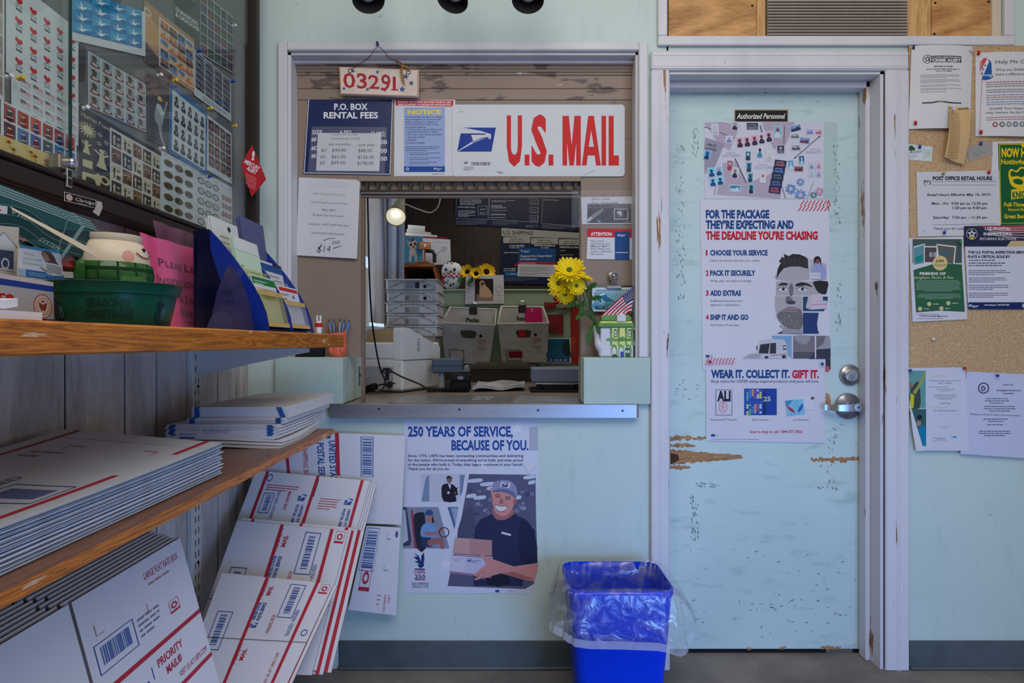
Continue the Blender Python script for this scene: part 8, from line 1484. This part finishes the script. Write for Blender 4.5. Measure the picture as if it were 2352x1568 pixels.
# large cartons under the lower shelf: tops at p0, leaning on the wall
def flat_rate(s):
    s.into('print').rect(0,41,100,43.2,CR_);s.rect(0,66,100,68.2,CR_);s.frame(53,22,69,35,.4,CB);s.bars(55,24,67,32,CB,26);recyc(s,88,30,2.6);s.line([(76,20),(76,24),(73.5,24)],.25,CR_);s.line([(55,14),(55,19),(58,19)],.25,CR_);s.greek(70.5,25,81,4,2.6,(110,116,140),.9)
    s.into('lettering').text('LARGE FLAT RATE BOX',78,9.5,3.6,CR_,w=18);s.greek(79,13,97,1,2,(176,110,120),.9);s.text('PRIORITY',74,51,4,CR_,w=13,bold=.02);s.text('MAIL\u00ae',77,57,4,CR_,w=8,bold=.02);s.rect(71,48,71.4,54,CB);s.text('UNITED STATES',52,57,4.6,CB,w=17,it=.2,bold=.04);s.text('POSTAL SERVICE\u00ae',52,63.5,4.6,CB,w=19,it=.2,bold=.04);s.rect(52,58,70,58.5,CR_);s.eagle(43,51,8,CB);s.text('VISIT US AT USPS.COM',82,63.4,3,CR_,w=16)
yA,yB = -1.72,-.987
for k in range(11):
    o_ = -.0092 * k;zt_ = .752 + .0026 * k;xt = -.70 + o_ - .001;xb = -.50 + o_;s = Sheet.quad((xt,yA,zt_),(xt,yB - .004 * (k % 3),zt_),(xb,yA,.012),100,100);s.V = s.V / 2;s.N = Vector((1,0,.27)).normalized()
    s.body = MB();gap = -1.356 - .012 * (k % 4)
    for a,b in ((0,(gap - .004 - yA) / (yB - yA)),((gap + .004 - yA) / (yB - yA),1)): s.body.slab(lambda i,j: s.pt(100 * (a + (b - a) * i),200 * j),1,1,-s.N * .0056,M(CWH,.6,var=.03,scale=5),M((134,118,112),.8,var=.1))
    if k == 0: flat_rate(s)
    s.done('flat_rate_carton',('front large flat rate carton of the stack below the lower shelf' if k == 0 else 'large flat rate carton in the stack behind the front one'),'carton','large flat rate cartons')
# ------------------------------------------------------------------ mailers on the lower shelf
ZL = .9095;EW = M((206,207,212),.5,var=.03,scale=8);EB = M((40,84,150),.5)
def env(xa,xb,ya_,yb_,z,th,label,name='padded_mailer',sag=.0,mark=True,wav=0.0,ph=0.0):
    f = lambda a,b: Vector((xa + (xb - xa) * a + .006 * wav * math.sin(5 * b + ph),ya_ + (yb_ - ya_) * b + .004 * wav * math.sin(7 * a + ph),z + th - sag * (1 - b) * a + wav * .004 * math.sin(4 * a + 3 * b + ph)))
    q = MB();q.slab(f,4,4,(0,0,-th * .9),EW)
    if mark:
        for a in (.96,.3): q.slab(lambda i,j: f(a - .05 + .05 * i,-.004 + .004 * j) + Vector((0,-.0006,.0004)),1,1,(0,0,-th),EB) if a > .5 else None
        q.slab(lambda i,j: f(.03 + .05 * i,-.004 + .004 * j) + Vector((0,-.0006,.0004)),1,1,(0,0,-th),EB)
    return tag(q.build(name,loc=(xa,ya_,z)),label,'mailer','white mailers stacked at the far end of the lower shelf')
z = ZL
for i in range(3): env(-.865,-.56,-.77 + .012 * i,-.40,z,.0052,'loose white mailer at the bottom of the far shelf stack, its corner sticking out',wav=1.0,mark=False);z += .0066
for i in range(9): env(-.855 + .003 * (i % 3),-.575 + .004 * (i % 2),-.745,-.31,z,.0035,'puffy white mailer in the lower part of the far shelf stack',wav=.25,mark=i > 1);z += .0039
for i in range(6): env(-.815 + .002 * (i % 2),-.565,-.715 + .003 * (i % 2),-.28,z,.0021,'flat white mailer in the middle of the far shelf stack');z += .0022
for i in range(12): env(-.81 + .002 * (i % 3),-.558 - .001 * i,-.70,-.26 + .004 * i,z,.0021,'flat white mailer in the upper part of the far shelf stack' if i < 11 else 'topmost white mailer of the far shelf stack');z += .0022
s = Sheet.quad((-.85,-.7452,ZL + .040),(-.58,-.7452,ZL + .040),(-.85,-.7462,ZL + .018),100,10);s.N = Vector((0,-1,0));s.paper(0,0,100,10,(200,202,210),n=1);s.into('lettering').text('VISIT US AT USPS.COM',58,3,4.5,(120,140,180),w=-24);s.text('PRIORITY',12,5,2,CB,w=16);s.rect(12,7,26,9,CB);s.done('mailer_flap','white mailer flap with upside down blue lettering in the far shelf stack','mailer')
def pm(a,b,k,zz):
    """Poly mailer k of the near stack: a across the shelf from the wall, b along it from the far end."""
    sl = math.sin(k * 2.3) * .006;wv = .006 * math.sin(6 * a) * b;rise = .022 * (1 - b) ** 2 * (.3 + .7 * (1 - a)) * (k / 30)
    return Vector((-.895 + .33 * a + sl * .6,-1.085 - .62 * b + sl + .006 * math.cos(k * 5) - .022 * a,zz + rise + wv * .5 + .010 * (1 - a) * (1 - b)))
PM = M((200,206,220),.25,var=.05,scale=12);PE = M((136,160,190),.3,var=.25,scale=30)
for k in range(28):
    zz = ZL + .002 + k * .0019;q = MB();q.slab(lambda a,b: pm(a,b,k,zz),8,8,(0,0,-.0012),PM,PE if k % 3 else PM)
    tag(q.build('poly_mailer',loc=(-.7,-1.3,zz),smooth=False),'glossy white plastic mailer in the near stack on the lower shelf','mailer','plastic mailers on the lower shelf')
s = Sheet((0,0,0),(1,0,0),(0,-1,0),warp=lambda u,v: pm(u / 100,v / 100,28,ZL + .0562) - Vector((u,-v,0)));s.N = Vector((0,0,1));s.cell = 10;s.paper(0,0,100,100,n=12,mat=PM)
s.into('print').rect(0,10,100,10.5,(200,204,214));s.rect(9,0,12,60,CR_);s.rect(89,0,92,22,CR_);s.rect(88,50,91,100,CR_);s.line([(30,24),(30,20),(38,20)],.7,CR_);s.line([(72,20),(80,20),(80,24)],.7,CR_);s.rect(62,66,82,74,(90,104,150));s.frame(58,62,86,78,.6,CB);s.into('lettering').text('PRIORITY',16,66,5,CR_,w=30,rot=-1.57);s.text('TRACKED',54,82,5,(90,96,130),w=26,rot=-1.57);s.greek(20,30,40,2,5,(176,130,140),1.4);s.text('ENVELOPE',36,98,4,CR_,w=24,rot=-1.57);s.done('poly_mailer','topmost glossy white plastic mailer with red stripes, on the near stack','mailer','plastic mailers on the lower shelf')

# ------------------------------------------------------------------ waste bin with its clear liner
bc = Vector((.352,-.222,0));bn = thing('waste_bin','blue plastic waste bin with a clear liner, beside the door casing','bin',bc)
def ring_(hx_,hy_,r,z,n=6,warp=None):
    out = []
    for cx,cy,a0 in ((hx_ - r,hy_ - r,0),(-hx_ + r,hy_ - r,90),(-hx_ + r,-hy_ + r,180),(hx_ - r,-hy_ + r,270)):
        for k in range(n):
            a = math.radians(a0 + 90 * k / (n - 1));out.append((cx + r * math.cos(a),cy + r * math.sin(a),z))
    return out
def loft(q,rings,m):
    n = len(rings[0]);q.add([p for r in rings for p in r],[(i * n + k,i * n + (k + 1) % n,(i + 1) * n + (k + 1) % n,(i + 1) * n + k) for i in range(len(rings) - 1) for k in range(n)],m)
BL = M((2,58,214),.35,var=.06,scale=5);q = MB();rg = [ring_(.128,.115,.03,.002),ring_(.160,.142,.045,.385),ring_(.165,.147,.048,.39),ring_(.165,.147,.048,.408),ring_(.160,.142,.045,.41),ring_(.156,.138,.042,.38),ring_(.124,.111,.028,.012)]
loft(q,rg,BL);q.add(ring_(.124,.111,.028,.012),[tuple(range(24))],BL);q.add(ring_(.128,.115,.03,.002),[tuple(range(24))],BL);q.build('body',bn,smooth=True)
lm = bpy.data.materials.new('clear_liner');lm.use_nodes = True;nt = lm.node_tree;nt.nodes.clear();N_ = nt.nodes.new
o_,t_,g_,d_2,m1_,m2_ = N_('ShaderNodeOutputMaterial'),N_('ShaderNodeBsdfTransparent'),N_('ShaderNodeBsdfGlossy'),N_('ShaderNodeBsdfTranslucent'),N_('ShaderNodeMixShader'),N_('ShaderNodeMixShader');df = N_('ShaderNodeBsdfDiffuse');md = N_('ShaderNodeMixShader')
nz,rp,tc,bp = N_('ShaderNodeTexNoise'),N_('ShaderNodeMapRange'),N_('ShaderNodeTexCoord'),N_('ShaderNodeBump');nz.inputs['Scale'].default_value = 16;nz.inputs['Detail'].default_value = 4;nz.inputs['Distortion'].default_value = 1.5
rp.inputs[1].default_value = .45;rp.inputs[2].default_value = .7;rp.inputs[3].default_value = .06;rp.inputs[4].default_value = .30;g_.inputs['Roughness'].default_value = .12;t_.inputs[0].default_value = (.97,.97,.98,1);df.inputs[0].default_value = (.72,.72,.76,1);bp.inputs['Strength'].default_value = .6;bp.inputs['Distance'].default_value = .006
lk = nt.links.new;lk(tc.outputs['Object'],nz.inputs[0]);lk(nz.outputs[0],rp.inputs[0]);lk(nz.outputs[0],bp.inputs['Height']);lk(bp.outputs[0],g_.inputs['Normal']);md.inputs[0].default_value = .4;lk(df.outputs[0],md.inputs[1]);lk(g_.outputs[0],md.inputs[2]);lk(rp.outputs[0],m1_.inputs[0]);lk(t_.outputs[0],m1_.inputs[1]);lk(md.outputs[0],m1_.inputs[2]);lk(m1_.outputs[0],o_.inputs[0])
r8 = random.Random(9);nA = 96;prof = [(-.030,.05),(-.026,.14),(-.020,.24),(-.012,.36),(-.003,.410),(.004,.4175),(.009,.412),(.012,.39),(.015,.36),(.018,.325)];rings = []
for j,(ofs,z) in enumerate(prof):
    ring0 = []
    for k in range(nA):
        a = 2 * math.pi * k / nA;ca,sa = math.cos(a),math.sin(a);e = .24;x = (.163 + ofs) * abs(ca) ** e * (1 if ca > 0 else -1) ;y = (.145 + ofs) * abs(sa) ** e * (1 if sa > 0 else -1);nl = math.hypot(x,y);sc_ = 1.0
        t = max(0,j - 5) / 4.0;front = max(0,-sa);right = max(0,ca)
        drop = t * (.012 + .075 * front * (.70 + .75 * ca) - .02 * max(0,sa));fl = t * (.008 + .012 * math.sin(a * 3 + 1) ** 2 + .045 * max(0,math.cos(a - .1)) ** 6 + .030 * max(0,math.cos(a - 3.5)) ** 8) + .0028 * math.sin(a * 17 + j * .8) * (1 if j != 5 else .3) + .0022 * math.sin(a * 31 + j * 1.7)
        if j < 4: fl -= .006 * max(0,math.sin(a * 7 + j)) 
        ring0.append((x + x / nl * fl,y + y / nl * fl,z - (0 if j < 6 else drop * .9) - .003 * math.sin(a * 5)))
    rings.append(ring0)
last = rings[-1];rings.append([(x * 1.008,y * 1.008,z - .024) for x,y,z in last])
q = MB();loft(q,rings,lm);q.build('liner',bn,smooth='all');hm = film((196,198,212),.42,.25,'liner_hem');q = MB();loft(q,[[(x * 1.012,y * 1.012,z) for x,y,z in last],[(x * 1.012,y * 1.012,z) for x,y,z in rings[-1]]],hm);q.build('liner_hem',bn,smooth='all')

def nest(child,par):
    """Make parts that belong to another part its sub-parts."""
    for o in [o for o in SC.objects if o.name.split('.')[0] == child and o.parent is not None and o.parent.parent is None]:
        p = next((c for c in o.parent.children if c.name.split('.')[0] == par),None)
        if p is not None: o.location = o.location - p.location;o.parent = p
for a,b in (('port','port_panel'),('dormer','lid'),('led_dots','bulb'),('rim','shade'),('badge','head'),('eye','head'),('beak','head'),('lock','glass_door'),('scarf_check','scarf'),('screw','rail'),('slot','rail'),('studs','body'),('sticker_dot','body'),('label_holder','body'),('handle_slot','body'),('door_lever','lever_rose'),('tape_strip','pocket'),('numerals','board'),('stars','board'),('worn_edge','board'),('stars','cloth'),('liner_hem','liner'),('bird_decal','box')): nest(a,b)
bpy.data.objects.remove(_fo);bpy.data.curves.remove(_fc)
